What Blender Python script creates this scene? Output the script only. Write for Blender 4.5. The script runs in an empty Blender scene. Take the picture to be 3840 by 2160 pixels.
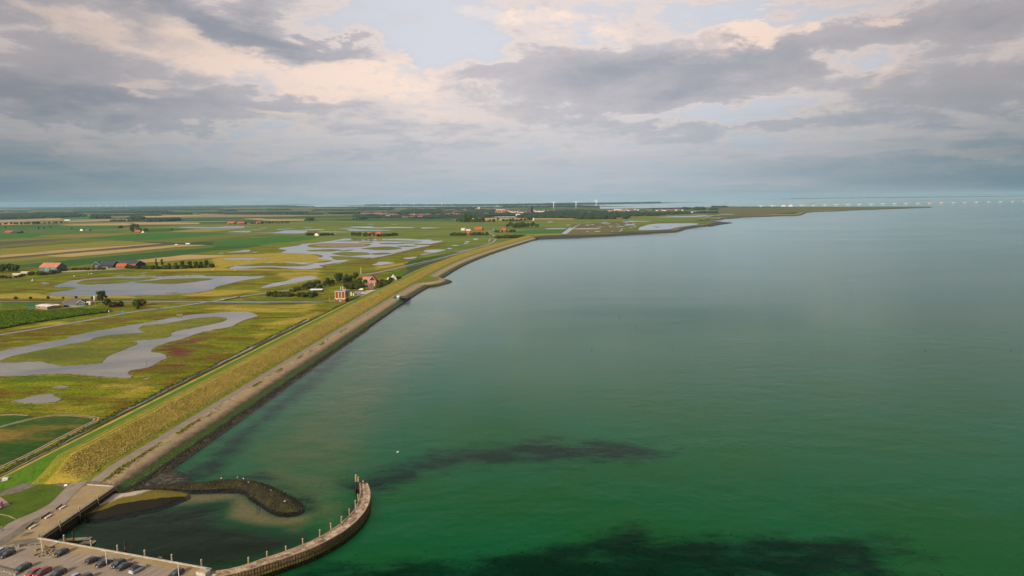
import bpy, math, random
import numpy as np
from mathutils import Vector, Matrix
from mathutils.geometry import tessellate_polygon

# ------------------------------------------------------------------ camera
SC = bpy.context.scene
COL = SC.collection
H = 106.0                        # drone height above the water
FPX = 2595.0                     # focal length in pixels of a 3840 wide frame
ROLL = math.atan(0.0108)
PITCH = math.atan(330.7 / 2595.0)
cam_d = bpy.data.cameras.new('camera')
cam_d.sensor_width = 36.0
cam_d.lens = 36.0 * FPX / 3840.0
cam_d.clip_start = 1.0
cam_d.clip_end = 120000.0
cam = bpy.data.objects.new('camera', cam_d)
COL.objects.link(cam)
cam.matrix_world = (Matrix.Translation((0, 0, H)) @ Matrix.Rotation(math.pi / 2 - PITCH, 4, 'X')
                    @ Matrix.Rotation(-ROLL, 4, 'Z'))
SC.camera = cam

# ------------------------------------------------------------------ light
SUN_AZ = math.radians(212.0)     # clockwise from +Y: behind the camera, to the left
SUN_EL = math.radians(24.0)
SKY_STRENGTH = 0.083
vs = SC.view_settings
vs.view_transform = 'Standard'
vs.look = 'None'
vs.exposure = 0.5
vs.gamma = 1.0
sd = bpy.data.lights.new('sun', 'SUN')
sd.energy = 3.7
sd.angle = math.radians(8.0)
sd.color = (1.0, 0.86, 0.70)
sun = bpy.data.objects.new('sun', sd)
COL.objects.link(sun)
to_sun = Vector((math.sin(SUN_AZ) * math.cos(SUN_EL), math.cos(SUN_AZ) * math.cos(SUN_EL), math.sin(SUN_EL)))
sun.rotation_euler = to_sun.to_track_quat('Z', 'Y').to_euler()
sun.location = (0, 0, 300)

def px_dir(u, v):
    x = (u - 1920) / FPX
    y = -(v - 1080) / FPX
    c, s = math.cos(ROLL), math.sin(ROLL)
    x2, y2 = x * c + y * s, -x * s + y * c
    cp, sp = math.cos(PITCH), math.sin(PITCH)
    return x2, cp + y2 * sp, -sp + y2 * cp

class NT:
    """small helper for node trees"""
    def __init__(s, tree):
        s.t = tree
    def n(s, typ, **kw):
        nd = s.t.nodes.new(typ)
        for k, v in kw.items():
            setattr(nd, k, v)
        return nd
    def link(s, a, b):
        s.t.links.new(a, b)
    def put(s, sock, v):
        if v is None:
            return
        if isinstance(v, bpy.types.NodeSocket):
            s.link(v, sock)
        else:
            sock.default_value = v
    def m(s, op, a, b=None, c=None, clamp=False):
        nd = s.n('ShaderNodeMath', operation=op, use_clamp=clamp)
        s.put(nd.inputs[0], a); s.put(nd.inputs[1], b); s.put(nd.inputs[2], c)
        return nd.outputs[0]
    def vm(s, op, a, b=None, out=0):
        nd = s.n('ShaderNodeVectorMath', operation=op)
        s.put(nd.inputs[0], a)
        if op == 'SCALE':
            s.put(nd.inputs[3], b)
        else:
            s.put(nd.inputs[1], b)
        return nd.outputs[out]
    def mix(s, f, a, b, mode='MIX'):
        nd = s.n('ShaderNodeMix', data_type='RGBA', blend_type=mode)
        s.put(nd.inputs[0], f)
        s.put(nd.inputs[6], col4(a) if not isinstance(a, bpy.types.NodeSocket) else a)
        s.put(nd.inputs[7], col4(b) if not isinstance(b, bpy.types.NodeSocket) else b)
        return nd.outputs[2]
    def ramp(s, v, lo, hi, a=0.0, b=1.0, smooth=True):
        nd = s.n('ShaderNodeMapRange')
        nd.interpolation_type = 'SMOOTHSTEP' if smooth else 'LINEAR'
        s.put(nd.inputs[0], v); s.put(nd.inputs[1], lo); s.put(nd.inputs[2], hi)
        s.put(nd.inputs[3], a); s.put(nd.inputs[4], b)
        return nd.outputs[0]
    def noise(s, vec, scale, detail=4.0, rough=0.55, dist=0.0, color=False):
        nd = s.n('ShaderNodeTexNoise')
        s.put(nd.inputs['Vector'], vec)
        nd.inputs['Scale'].default_value = scale
        nd.inputs['Detail'].default_value = detail
        nd.inputs['Roughness'].default_value = rough
        nd.inputs['Distortion'].default_value = dist
        return nd.outputs['Color' if color else 'Fac']
    def pos(s, sc=(1, 1, 1), rot=0.0):
        g = s.n('ShaderNodeNewGeometry')
        mp = s.n('ShaderNodeMapping')
        s.link(g.outputs['Position'], mp.inputs[0])
        mp.inputs['Scale'].default_value = sc
        mp.inputs['Rotation'].default_value = (0, 0, rot)
        return mp.outputs[0]
    def attr(s, name, out='Fac'):
        a = s.n('ShaderNodeAttribute', attribute_name=name)
        return a.outputs[out]

def col4(c):
    if isinstance(c, (int, float)):
        return (c, c, c, 1.0)
    return (c[0], c[1], c[2], 1.0) if len(c) == 3 else tuple(c)

def build_world():
    w = bpy.data.worlds.new('World')
    SC.world = w
    w.use_nodes = True
    T = NT(w.node_tree)
    w.node_tree.nodes.clear()
    out = T.n('ShaderNodeOutputWorld')
    bg = T.n('ShaderNodeBackground')
    bg.inputs[1].default_value = SKY_STRENGTH
    T.link(bg.outputs[0], out.inputs[0])
    sky = T.n('ShaderNodeTexSky', sky_type='NISHITA')
    sky.sun_disc = False
    sky.sun_elevation = SUN_EL
    sky.sun_rotation = SUN_AZ
    sky.altitude = 100
    sky.dust_density = 2.0
    tc = T.n('ShaderNodeTexCoord')
    sep = T.n('ShaderNodeSeparateXYZ')
    T.link(tc.outputs['Generated'], sep.inputs[0])
    x, y, z = sep.outputs
    zz = T.m('MAXIMUM', z, 0.0)
    az = T.m('ARCTAN2', x, y)
    el = T.m('ARCSINE', z)
    def comb(a, b, c=0.0):
        nd = T.n('ShaderNodeCombineXYZ')
        T.put(nd.inputs[0], a); T.put(nd.inputs[1], b); T.put(nd.inputs[2], c)
        return nd.outputs[0]
    # cloud layer seen from below: directions projected on a flat layer, bands get thinner to the horizon
    k = T.m('DIVIDE', 1.0, T.m('ADD', zz, 0.10))
    P = comb(T.m('MULTIPLY', x, k), T.m('MULTIPLY', y, k), 0.0)
    Pb = T.vm('ADD', P, (3.7, 1.3, 0.0))
    A = comb(az, el)
    A2 = comb(az, T.m('MULTIPLY', T.m('POWER', T.m('MAXIMUM', el, 0.0), 0.8), 2.5))
    big = T.noise(Pb, 0.75, 3.0, 0.5, 0.4)
    mid = T.noise(T.vm('ADD', A2, (11.0, 4.2, 0.0)), 4.2, 8.0, 0.64, 0.5)
    fine = T.noise(T.vm('ADD', A2, (1.0, 9.0, 0.0)), 14.0, 6.0, 0.66, 0.4)
    wv = T.noise(A2, 3.2, 3.0, 0.6, 0.3, color=True)
    wv = T.vm('MULTIPLY', T.vm('SUBTRACT', wv, (0.5, 0.5, 0.5)), (0.24, 0.10, 0.0))
    wv2 = T.noise(A2, 11.0, 6.0, 0.68, 0.2, color=True)
    wv2 = T.vm('MULTIPLY', T.vm('SUBTRACT', wv2, (0.5, 0.5, 0.5)), (0.16, 0.075, 0.0))
    AW = T.vm('ADD', T.vm('ADD', A, wv), wv2)
    def blob(u, v, rx, ry, ang, s):
        d = px_dir(u, v)
        a0 = math.atan2(d[0], d[1]); e0 = math.atan2(d[2], math.hypot(d[0], d[1]))
        mp = T.n('ShaderNodeMapping', vector_type='TEXTURE')
        T.link(AW, mp.inputs[0])
        mp.inputs['Location'].default_value = (a0, e0, 0)
        mp.inputs['Rotation'].default_value = (0, 0, math.radians(ang))
        mp.inputs['Scale'].default_value = (rx / FPX, ry / FPX, 1)
        ln = T.vm('LENGTH', mp.outputs[0], out=1)
        return T.ramp(ln, 1.25, 0.1, 0.0, s)
    def total(lst):
        o = None
        for b in lst:
            q = blob(*b)
            o = q if o is None else T.m('ADD', o, q)
        return o
    dark = total(SKY_DARK)
    lit = total(SKY_LIT)
    clear = total(SKY_CLEAR)
    # thin gaps, a grey-mauve sheet, dark undersides, lit tops
    n0 = T.m('ADD', T.m('MULTIPLY', T.m('SUBTRACT', mid, 0.5), 1.25), T.m('MULTIPLY', T.m('SUBTRACT', big, 0.5), 0.55))
    nf = T.m('ADD', n0, T.m('MULTIPLY', T.m('SUBTRACT', fine, 0.5), 0.80))
    gap = T.mix(0.86, T.mix(1.0, sky.outputs[0], (0.85, 0.85, 0.9), 'MULTIPLY'), tuple(SKY_COL['veil']))
    sheetm = T.ramp(T.m('SUBTRACT', T.m('ADD', T.m('ADD', nf, 0.10), T.m('MULTIPLY', dark, 1.2)), clear), -0.22, 0.42)
    c = T.mix(T.m('MULTIPLY', sheetm, 0.95), gap, tuple(SKY_COL['grey1']))
    rim = T.m('MULTIPLY', T.ramp(sheetm, 0.10, 0.45), T.ramp(sheetm, 0.95, 0.5))
    dk_ = T.ramp(T.m('ADD', T.m('ADD', n0, dark), T.m('MULTIPLY', T.m('SUBTRACT', fine, 0.5), 0.35)), 0.10, 1.05)
    c = T.mix(T.m('MULTIPLY', dk_, 0.68), c, tuple(SKY_COL['grey2']))
    lm = T.ramp(T.m('ADD', T.m('MULTIPLY', nf, 1.1), T.m('MULTIPLY', lit, 1.25)), 0.12, 1.15)
    lm = T.m('ADD', T.m('MULTIPLY', lm, T.ramp(lit, 0.0, 0.35)), T.m('MULTIPLY', rim, 0.48), clamp=True)
    c = T.mix(T.m('MULTIPLY', lm, 0.9), c, tuple(SKY_COL['lit']))
    # broad change of the cover from the bright middle of the view to the duller sides
    side = T.ramp(T.m('ABSOLUTE', T.m('SUBTRACT', az, 0.03)), 0.08, 0.85, 1.0, 0.62)
    c = T.mix(1.0, c, T.vm('SCALE', (1, 1, 1), side), 'MULTIPLY')
    # dull air low over the horizon
    hz = T.ramp(el, -0.005, 0.175, 1.0, 0.0)
    ha = T.ramp(T.m('ABSOLUTE', T.m('SUBTRACT', az, 0.02)), 0.05, 0.75)
    hc = T.mix(ha, tuple(SKY_COL['hor_mid']), tuple(SKY_COL['hor_side']))
    streak = T.noise(comb(T.m('MULTIPLY', az, 1.0), T.m('MULTIPLY', el, 14.0)), 3.0, 4.0, 0.6)
    hf = T.m('MULTIPLY', hz, T.ramp(streak, 0.3, 0.75, 1.0, 0.72))
    c = T.mix(hf, c, hc)
    # ground side of the world: never seen, dull
    c = T.mix(T.ramp(z, -0.02, 0.0, 1.0, 0.0), c, (1.2, 1.4, 1.5))
    T.link(c, bg.inputs[0])

SKY_COL = dict(veil=(6.3, 6.3, 6.75), lit=(8.8, 6.9, 5.8), grey1=(4.75, 4.42, 4.62), grey2=(2.0, 2.45, 3.1),
               hor_mid=(3.4, 3.95, 4.6), hor_side=(.72, 1.55, 1.95))
# u, v, radius u, radius v, tilt (deg), strength
SKY_DARK = [(700, 60, 620, 110, -12, .55), (1150, 150, 380, 70, -12, .45), (150, 330, 420, 110, 0, .50),
            (520, 420, 520, 60, -3, .40), (300, 180, 420, 70, -12, .25), (2350, 300, 620, 120, 3, .55),
            (2050, 230, 380, 80, -3, .30), (2750, 260, 420, 100, -4, .30), (3400, 90, 620, 80, 3, .45),
            (3600, 330, 420, 140, 0, .35), (2900, 470, 620, 55, 0, .28), (1000, 400, 420, 45, 0, .28),
            (1500, 480, 520, 50, 0, .15)]
SKY_LIT = [(1210, 255, 150, 70, -8, .85), (930, 240, 330, 80, -22, .65), (350, 120, 460, 60, -16, .34),
           (2020, 90, 420, 60, -3, .60), (2900, 95, 160, 40, 0, .95), (3110, 65, 60, 25, 0, .7),
           (3320, 260, 110, 60, 20, .55), (3400, 30, 60, 25, 0, .7), (520, 345, 70, 50, 0, .6),
           (1000, 470, 260, 30, -3, .55), (3600, 560, 220, 30, 3, .5), (1800, 420, 420, 60, 0, .35),
           (1400, 330, 420, 90, 0, .35), (300, 560, 160, 22, 0, .4), (2650, 150, 300, 60, 0, .3),
           (700, 170, 520, 110, -14, .26), (1450, 300, 620, 130, 0, .22)]
SKY_CLEAR = [(1650, 60, 420, 110, 0, .34), (2700, 60, 300, 70, 0, .35), (1150, 110, 160, 40, 0, .35),
             (3100, 200, 220, 60, 0, .35), (1600, 200, 420, 60, 0, .35), (2600, 430, 420, 40, 0, .30),
             (300, 290, 160, 40, 0, .25), (3300, 430, 420, 60, 0, .2)]
build_world()
SC.world.cycles.sampling_method = 'MANUAL'
SC.world.cycles.sample_map_resolution = 256
SC.cycles.use_denoising = True
SC.cycles.max_bounces = 6
SC.cycles.transparent_max_bounces = 12
SC.cycles.volume_bounces = 0
SC.cycles.caustics_reflective = False
SC.cycles.caustics_refractive = False

# ------------------------------------------------------------------ picture regions -> ground positions
REG = dict(A=(0, 1500, 4.025), B=(500, 1300, 4.025), C=(1000, 1080, 4.025), D=(1400, 860, 4.025),
           E=(0, 1140, 4.025), F=(560, 1000, 4.025), G=(0, 1660, 5.367), Q=(400, 1700, 3.22),
           I=(0, 1900, 5.5725), J=(300, 1980, 5.152), K=(1150, 980, 6.44), L=(700, 1700, 3.15),
           M=(0, 1700, 3.15), N=(0, 900, 3.22), V=(0, 960, 5.152), a=(0, 840, 5.152), b=(500, 780, 5.152),
           c=(800, 820, 5.152), d=(1200, 820, 5.152), e=(1650, 740, 5.152), f=(2050, 740, 3.68),
           h=(0, 740, 5.152), i=(1350, 740, 5.152), U=(2700, 680, 2.2596), O=(0, 0, 0.67083),
           S=(0, 0, 1.0), X=(1920, 1050, 1.3052), W=(1300, 1700, 7.245))

def px(r, x, y):
    a, b, s = REG[r]
    return a + x / s, b + y / s

def gp(r, x, y, z=0.5):
    u, v = px(r, x, y)
    d = px_dir(u, v)
    t = (z - H) / min(d[2], -1e-4)
    return np.array((d[0] * t, d[1] * t))

def gps(spec, z=0.5):
    """spec: list of (region, [(x,y),...])"""
    return np.array([gp(r, x, y, z) for r, pts in spec for x, y in pts])

def up_h(r, x, ybase, ytop, z=0.5):
    """height of an upright thing whose foot and top are read off the picture"""
    p = gp(r, x, ybase, z)
    u, v = px(r, x, ytop)
    d = px_dir(u, v)
    return H + d[2] * (p[1] / d[1]) - z

def smooth(poly, n=3, closed=True, jit=0.0, seed=0):
    """Catmull-Rom through the points"""
    P = np.asarray(poly, float)
    m = len(P)
    out = []
    rng = np.random.RandomState(seed)
    rngs = range(m if closed else m - 1)
    for i in rngs:
        if closed:
            p0, p1, p2, p3 = P[(i - 1) % m], P[i], P[(i + 1) % m], P[(i + 2) % m]
        else:
            p0, p1, p2, p3 = P[max(i - 1, 0)], P[i], P[i + 1], P[min(i + 2, m - 1)]
        seg = np.linalg.norm(p2 - p1)
        for k in range(n):
            t = k / n
            q = 0.5 * ((2 * p1) + (-p0 + p2) * t + (2 * p0 - 5 * p1 + 4 * p2 - p3) * t * t + (-p0 + 3 * p1 - 3 * p2 + p3) * t ** 3)
            if jit:
                q = q + rng.normal(0, 1, 2) * min(jit, seg * 0.12)
            out.append(q)
    if not closed:
        out.append(P[-1])
    return np.array(out)

def inside(pts, poly):
    x, y = pts[:, 0], pts[:, 1]
    c = np.zeros(len(pts), bool)
    j = len(poly) - 1
    for i in range(len(poly)):
        xi, yi = poly[i]; xj, yj = poly[j]
        if yi != yj:
            t = ((yi > y) != (yj > y)) & (x < (xj - xi) * (y - yi) / (yj - yi) + xi)
            c ^= t
        j = i
    return c

def seg_dist(pts, poly, closed=True):
    d = np.full(len(pts), 1e9)
    n = len(poly)
    for i in range(n if closed else n - 1):
        a, b = poly[i], poly[(i + 1) % n]
        ab = b - a
        L2 = max(float(ab @ ab), 1e-9)
        t = np.clip(((pts - a) @ ab) / L2, 0, 1)
        q = a + t[:, None] * ab
        d = np.minimum(d, np.hypot(*(pts - q).T))
    return d

def soft(pts, poly, w):
    """1 well inside the outline, 0 well outside, blended over +-w metres"""
    s = np.where(inside(pts, poly), 1.0, -1.0) * seg_dist(pts, poly)
    return np.clip(0.5 + s / (2 * w), 0, 1)

_rs = np.random.RandomState(7)
_LAT = _rs.rand(64, 64)
def vnoise(x, y):
    xi = np.floor(x).astype(int); yi = np.floor(y).astype(int)
    fx = x - xi; fy = y - yi
    fx = fx * fx * (3 - 2 * fx); fy = fy * fy * (3 - 2 * fy)
    g = lambda i, j: _LAT[i % 64, j % 64]
    return (g(xi, yi) * (1 - fx) + g(xi + 1, yi) * fx) * (1 - fy) + (g(xi, yi + 1) * (1 - fx) + g(xi + 1, yi + 1) * fx) * fy
def fbm(x, y, o=4):
    s = 0; a = 0.5
    for k in range(o):
        s = s + a * vnoise(x * 2 ** k + 17.3 * k, y * 2 ** k + 5.1 * k); a *= 0.5
    return s / (1 - 0.5 ** o)

# ------------------------------------------------------------------ materials
MATS = {}
def pmat(name, color, rough=0.6, metal=0.0, spec=0.5, **kw):
    if name in MATS:
        return MATS[name]
    m = bpy.data.materials.new(name)
    m.use_nodes = True
    b = m.node_tree.nodes['Principled BSDF']
    b.inputs['Base Color'].default_value = col4(color)
    b.inputs['Roughness'].default_value = rough
    b.inputs['Metallic'].default_value = metal
    b.inputs['Specular IOR Level'].default_value = spec
    for k, v in kw.items():
        b.inputs[k].default_value = v
    MATS[name] = m
    return m

def nmat(name, c1, c2, scale=0.3, c3=None, s3=0.03, rough=0.9, bump=0.0, bscale=None, stretch=(1, 1, 1), rot=0.0,
         lo=0.35, hi=0.65, spec=0.2, detail=5.0, obj_var=0.0, fine=0.0, fscale=2.0):
    """two or three colours mixed by noise laid out in the world"""
    if name in MATS:
        return MATS[name]
    if any(w in name for w in ('grass', 'crop', 'marsh', 'lawn', 'leaves', 'meadow', 'maize', 'pasture', 'turf', 'plants', 'verge', 'reeds')):
        c1, c2, c3 = [None if c is None else (c[0] * 1.08, c[1] * 1.08, c[2] * .45) for c in (c1, c2, c3)]   # plants reflect next to no blue
    m = bpy.data.materials.new(name)
    m.use_nodes = True
    T = NT(m.node_tree)
    b = m.node_tree.nodes['Principled BSDF']
    p = T.pos(stretch, rot)
    n1 = T.noise(p, scale, detail, 0.6, 0.2)
    c = T.mix(T.ramp(n1, lo, hi), c1, c2)
    if c3 is not None:
        n3 = T.noise(T.vm('ADD', p, (37., 11., 5.)), s3, 4.0, 0.55, 0.3)
        c = T.mix(T.ramp(n3, 0.45, 0.68), c, c3)
    if fine:
        nf = T.noise(T.vm('ADD', p, (3., 71., 5.)), fscale, 3.0, 0.6)
        f = T.ramp(nf, 0.3, 0.7, 1 - fine, 1 + fine)
        c = T.mix(1.0, c, T.vm('SCALE', (1, 1, 1), f), 'MULTIPLY')
    if obj_var:
        oi = T.n('ShaderNodeObjectInfo')
        hs = T.n('ShaderNodeHueSaturation')
        T.link(T.ramp(oi.outputs['Random'], 0, 1, 0.5 - obj_var * 0.12, 0.5 + obj_var * 0.10, False), hs.inputs['Hue'])
        T.link(T.ramp(T.m('FRACT', T.m('MULTIPLY', oi.outputs['Random'], 7.3)), 0, 1, 1 - obj_var, 1 + obj_var, False), hs.inputs['Value'])
        T.link(c, hs.inputs['Color'])
        c = hs.outputs[0]
    T.link(c, b.inputs['Base Color'])
    b.inputs['Roughness'].default_value = rough
    b.inputs['Specular IOR Level'].default_value = spec
    if bump:
        bp = T.n('ShaderNodeBump')
        bp.inputs['Strength'].default_value = 1.0
        bp.inputs['Distance'].default_value = bump
        T.link(T.noise(p, bscale or scale * 4, 5.0, 0.65), bp.inputs['Height'])
        T.link(bp.outputs[0], b.inputs['Normal'])
    MATS[name] = m
    return m

def water_mat(name, tint, wave=1.2, wdist=0.06, rough=0.10, streak=True, body=None, ior=1.333, gloss=(1, 1, 1), sscale=(0.0020, 0.009, 1), calm=None, body2=None, pol=0.0):
    m = bpy.data.materials.new(name)
    m.use_nodes = True
    T = NT(m.node_tree)
    nt = m.node_tree
    nt.nodes.clear()
    out = T.n('ShaderNodeOutputMaterial')
    p = T.pos((1.0, 0.6, 1), 0.5)
    pw = T.pos((1, 1, 1))
    n1 = T.noise(p, wave, 4.0, 0.6, 0.4)
    n2 = T.noise(T.pos((0.6, 1.0, 1), -0.4), wave * 0.22, 3.0, 0.5, 0.2)
    hgt = T.m('ADD', T.m('MULTIPLY', n1, 0.5), n2)
    bp = T.n('ShaderNodeBump')
    bp.inputs['Strength'].default_value = 1.0
    T.link(hgt, bp.inputs['Height'])
    if streak:
        st = T.noise(T.pos(sscale, 0.12), 1.0, 4.0, 0.55, 0.6)
        amp = T.ramp(st, 0.35, 0.65, wdist * 0.45, wdist * 1.3)
        if calm:      # sheltered water lies flatter
            dd = T.vm('LENGTH', T.vm('MULTIPLY', T.vm('SUBTRACT', pw, (calm[0], calm[1], 0.0)), (1 / calm[2], 1 / calm[3], 0.0)), out=1)
            dd = T.m('ADD', dd, T.m('MULTIPLY', T.m('SUBTRACT', st, 0.5), 1.6))
            amp = T.m('MULTIPLY', amp, T.ramp(dd, 0.35, 1.1, 0.12, 1.0))
        T.link(amp, bp.inputs['Distance'])
        rg = T.ramp(st, 0.35, 0.65, rough * 0.8, rough * 1.7)
    else:
        bp.inputs['Distance'].default_value = wdist
        rg = rough
    fr = T.n('ShaderNodeFresnel')
    fr.inputs['IOR'].default_value = ior
    T.link(bp.outputs[0], fr.inputs['Normal'])
    gl = T.n('ShaderNodeBsdfGlossy')
    gl.inputs['Color'].default_value = col4(gloss)
    T.put(gl.inputs['Roughness'], rg)
    T.link(bp.outputs[0], gl.inputs['Normal'])
    if body is None:
        un = T.n('ShaderNodeBsdfTransparent')
        un.inputs['Color'].default_value = col4(tint)
    else:
        un = T.n('ShaderNodeBsdfDiffuse')
        un.inputs['Color'].default_value = col4(body)
        if body2:
            T.link(T.mix(T.ramp(T.noise(T.pos((.5, 1, 1)), .035, 4.0, .55, .4), .35, .65), body, body2), un.inputs['Color'])
    mx = T.n('ShaderNodeMixShader')
    T.link(T.m('MULTIPLY', T.m('SUBTRACT', fr.outputs[0], pol), 1.0 + 8.0 * pol, clamp=True), mx.inputs[0])   # a polarised lens takes off the weak steep glare
    T.link(un.outputs[0], mx.inputs[1])
    T.link(gl.outputs[0], mx.inputs[2])
    T.link(mx.outputs[0], out.inputs[0])
    MATS[name] = m
    return m

# ------------------------------------------------------------------ mesh building
class MB:
    def __init__(s):
        s.v = []; s.f = []; s.k = []
    def add(s, v, f, k=0):
        o = len(s.v)
        s.v += [tuple(map(float, p)) for p in v]
        s.f += [tuple(i + o for i in q) for q in f]
        s.k += [k] * len(f)
        return s
    def box(s, x0, y0, z0, x1, y1, z1, k=0, rz=0.0, o=(0, 0, 0)):
        c, n = math.cos(rz), math.sin(rz)
        v = [(x, y, z) for z in (z0, z1) for x, y in ((x0, y0), (x1, y0), (x1, y1), (x0, y1))]
        v = [(o[0] + x * c - y * n, o[1] + x * n + y * c, o[2] + z) for x, y, z in v]
        return s.add(v, [(3, 2, 1, 0), (4, 5, 6, 7), (0, 1, 5, 4), (1, 2, 6, 5), (2, 3, 7, 6), (3, 0, 4, 7)], k)
    def tube(s, pts, rad, n=8, k=0, cap=True):
        pts = [Vector(p) for p in pts]
        r = rad if isinstance(rad, (list, tuple)) else [rad] * len(pts)
        o = len(s.v); V = []; Fc = []
        for i, p in enumerate(pts):
            t = (pts[min(i + 1, len(pts) - 1)] - pts[max(i - 1, 0)])
            t = t.normalized() if t.length > 1e-9 else Vector((0, 0, 1))
            a = t.cross(Vector((0, 0, 1)))
            if a.length < 1e-3:
                a = t.cross(Vector((0, 1, 0)))
            a.normalize(); b = t.cross(a)
            for q in range(n):
                an = 2 * math.pi * q / n
                V.append(p + (a * math.cos(an) + b * math.sin(an)) * r[i])
        for i in range(len(pts) - 1):
            for q in range(n):
                Fc.append((i * n + q, i * n + (q + 1) % n, (i + 1) * n + (q + 1) % n, (i + 1) * n + q))
        if cap:
            Fc.append(tuple(range(n - 1, -1, -1)))
            e = (len(pts) - 1) * n
            Fc.append(tuple(range(e, e + n)))
        return s.add(V, Fc, k)
    def prism(s, poly, z0, z1, k=0, kside=None):
        n = len(poly)
        v = [(p[0], p[1], z0) for p in poly] + [(p[0], p[1], z1) for p in poly]
        kside = k if kside is None else kside
        s.add(v, [tuple(range(n, 2 * n))], k)
        o = len(s.v) - 2 * n
        for i in range(n):
            s.f.append((o + i, o + (i + 1) % n, o + n + (i + 1) % n, o + n + i)); s.k.append(kside)
        return s
    def data(s, name, mats, smooth=False):
        me = bpy.data.meshes.new(name)
        me.from_pydata(s.v, [], s.f)
        for m in (mats if isinstance(mats, (list, tuple)) else [mats]):
            me.materials.append(m)
        if any(s.k):
            me.polygons.foreach_set('material_index', s.k)
        if smooth:
            me.polygons.foreach_set('use_smooth', [True] * len(me.polygons))
        me.update()
        return me

def obj(name, data, parent=None, loc=(0, 0, 0), rz=0.0, label=None, cat=None, group=None, kind=None, sc=None):
    o = bpy.data.objects.new(name, data)
    COL.objects.link(o)
    o.location = loc
    o.rotation_euler = (0, 0, rz)
    if sc is not None:
        o.scale = sc if isinstance(sc, (tuple, list)) else (sc, sc, sc)
    if parent is not None:
        o.parent = parent
    if label: o['label'] = label
    if cat: o['category'] = cat
    if group: o['group'] = group
    if kind: o['kind'] = kind
    return o

def thing(name, label, cat, loc=(0, 0, 0), rz=0.0, group=None):
    return obj(name, None, None, loc, rz, label, cat, group)

def np_mesh(name, V, Fq, mats, mi=None, smooth=False, attrs=None):
    """mesh from numpy verts and a uniform face array"""
    V = np.asarray(V, np.float32); Fq = np.asarray(Fq, np.int32)
    me = bpy.data.meshes.new(name)
    nf, k = Fq.shape
    me.vertices.add(len(V)); me.vertices.foreach_set('co', V.ravel())
    me.loops.add(nf * k); me.loops.foreach_set('vertex_index', Fq.ravel())
    me.polygons.add(nf)
    me.polygons.foreach_set('loop_start', np.arange(0, nf * k, k, dtype=np.int32))
    me.polygons.foreach_set('loop_total', np.full(nf, k, np.int32))
    for m in (mats if isinstance(mats, (list, tuple)) else [mats]):
        me.materials.append(m)
    if mi is not None:
        me.polygons.foreach_set('material_index', np.asarray(mi, np.int32))
    if smooth:
        me.polygons.foreach_set('use_smooth', np.ones(nf, bool))
    for nm, val in (attrs or {}).items():
        at = me.attributes.new(nm, 'FLOAT', 'POINT')
        at.data.foreach_set('value', np.asarray(val, np.float32))
    me.update(calc_edges=True)
    return me

def ccw(p):
    p = np.asarray(p)
    x, y = p[:, 0], p[:, 1]
    return p if np.sum(x * np.roll(y, -1) - np.roll(x, -1) * y) > 0 else p[::-1]

_layer = [0]
def next_z(step=0.0014):
    _layer[0] += 1
    return 0.60 + step * _layer[0]

def sheet(name, poly, mat, z=None, kind='structure', label=None, cat=None, parent=None):
    p = ccw(poly)
    if z is None:
        z = next_z()
    tri = tessellate_polygon([[Vector((q[0], q[1], 0)) for q in p]])
    me = bpy.data.meshes.new(name)
    me.from_pydata([(q[0], q[1], z) for q in p], [], [t for t in tri])
    me.materials.append(mat)
    me.update()
    o = obj(name, me, parent, label=label, cat=cat, kind=kind)
    # all faces up
    if len(me.polygons) and me.polygons[0].normal.z < 0:
        me.flip_normals()
    return o

def normals2(line):
    """right-hand normals with mitre along an open polyline"""
    L = np.asarray(line)
    t = np.zeros_like(L)
    sg = L[1:] - L[:-1]
    sg = sg / np.maximum(np.linalg.norm(sg, axis=1, keepdims=True), 1e-9)
    t[0] = sg[0]; t[-1] = sg[-1]
    t[1:-1] = sg[:-1] + sg[1:]
    t = t / np.maximum(np.linalg.norm(t, axis=1, keepdims=True), 1e-9)
    n = np.stack([t[:, 1], -t[:, 0]], 1)
    mit = np.ones(len(L))
    mit[1:-1] = 1 / np.maximum(0.6, np.einsum('ij,ij->i', n[1:-1], np.stack([sg[1:, 1], -sg[1:, 0]], 1)))
    return n * mit[:, None]

def resample(line, step):
    L = np.asarray(line, float)
    d = np.concatenate([[0], np.cumsum(np.hypot(*(L[1:] - L[:-1]).T))])
    n = max(2, int(d[-1] / step) + 1)
    s = np.linspace(0, d[-1], n)
    return np.stack([np.interp(s, d, L[:, 0]), np.interp(s, d, L[:, 1])], 1)

def sweep(name, line, prof, mats, kind='structure', zscale=None, parent=None, wob=0.0):
    """prof: list of (offset to the right, z, material index of the strip that starts here)"""
    L = np.asarray(line); N = normals2(L)
    n, m = len(L), len(prof)
    V = np.zeros((n, m, 3))
    rng = np.random.RandomState(3)
    for j, (o, z, k) in enumerate(prof):
        oo = np.full(n, float(o))
        if wob:
            oo = oo + (fbm(np.arange(n) * 0.35 + j * 9.1, np.full(n, j * 3.3)) - 0.5) * wob
        V[:, j, :2] = L + N * oo[:, None]
        V[:, j, 2] = z if zscale is None else zscale(z, np.arange(n), L)
    idx = np.arange(n * m).reshape(n, m)
    F = np.stack([idx[:-1, :-1], idx[:-1, 1:], idx[1:, 1:], idx[1:, :-1]], -1).reshape(-1, 4)
    mi = np.tile([p[2] for p in prof[:-1]], n - 1)
    me = np_mesh(name, V.reshape(-1, 3), F, mats, mi)
    return obj(name, me, parent, kind=kind)

def strip(name, line, w, mat, z=None, parent=None, kind='structure'):
    if z is None:
        z = next_z()
    return sweep(name, line, [(-w / 2, z, 0), (w / 2, z, 0)], [mat], kind, parent=parent)

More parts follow.
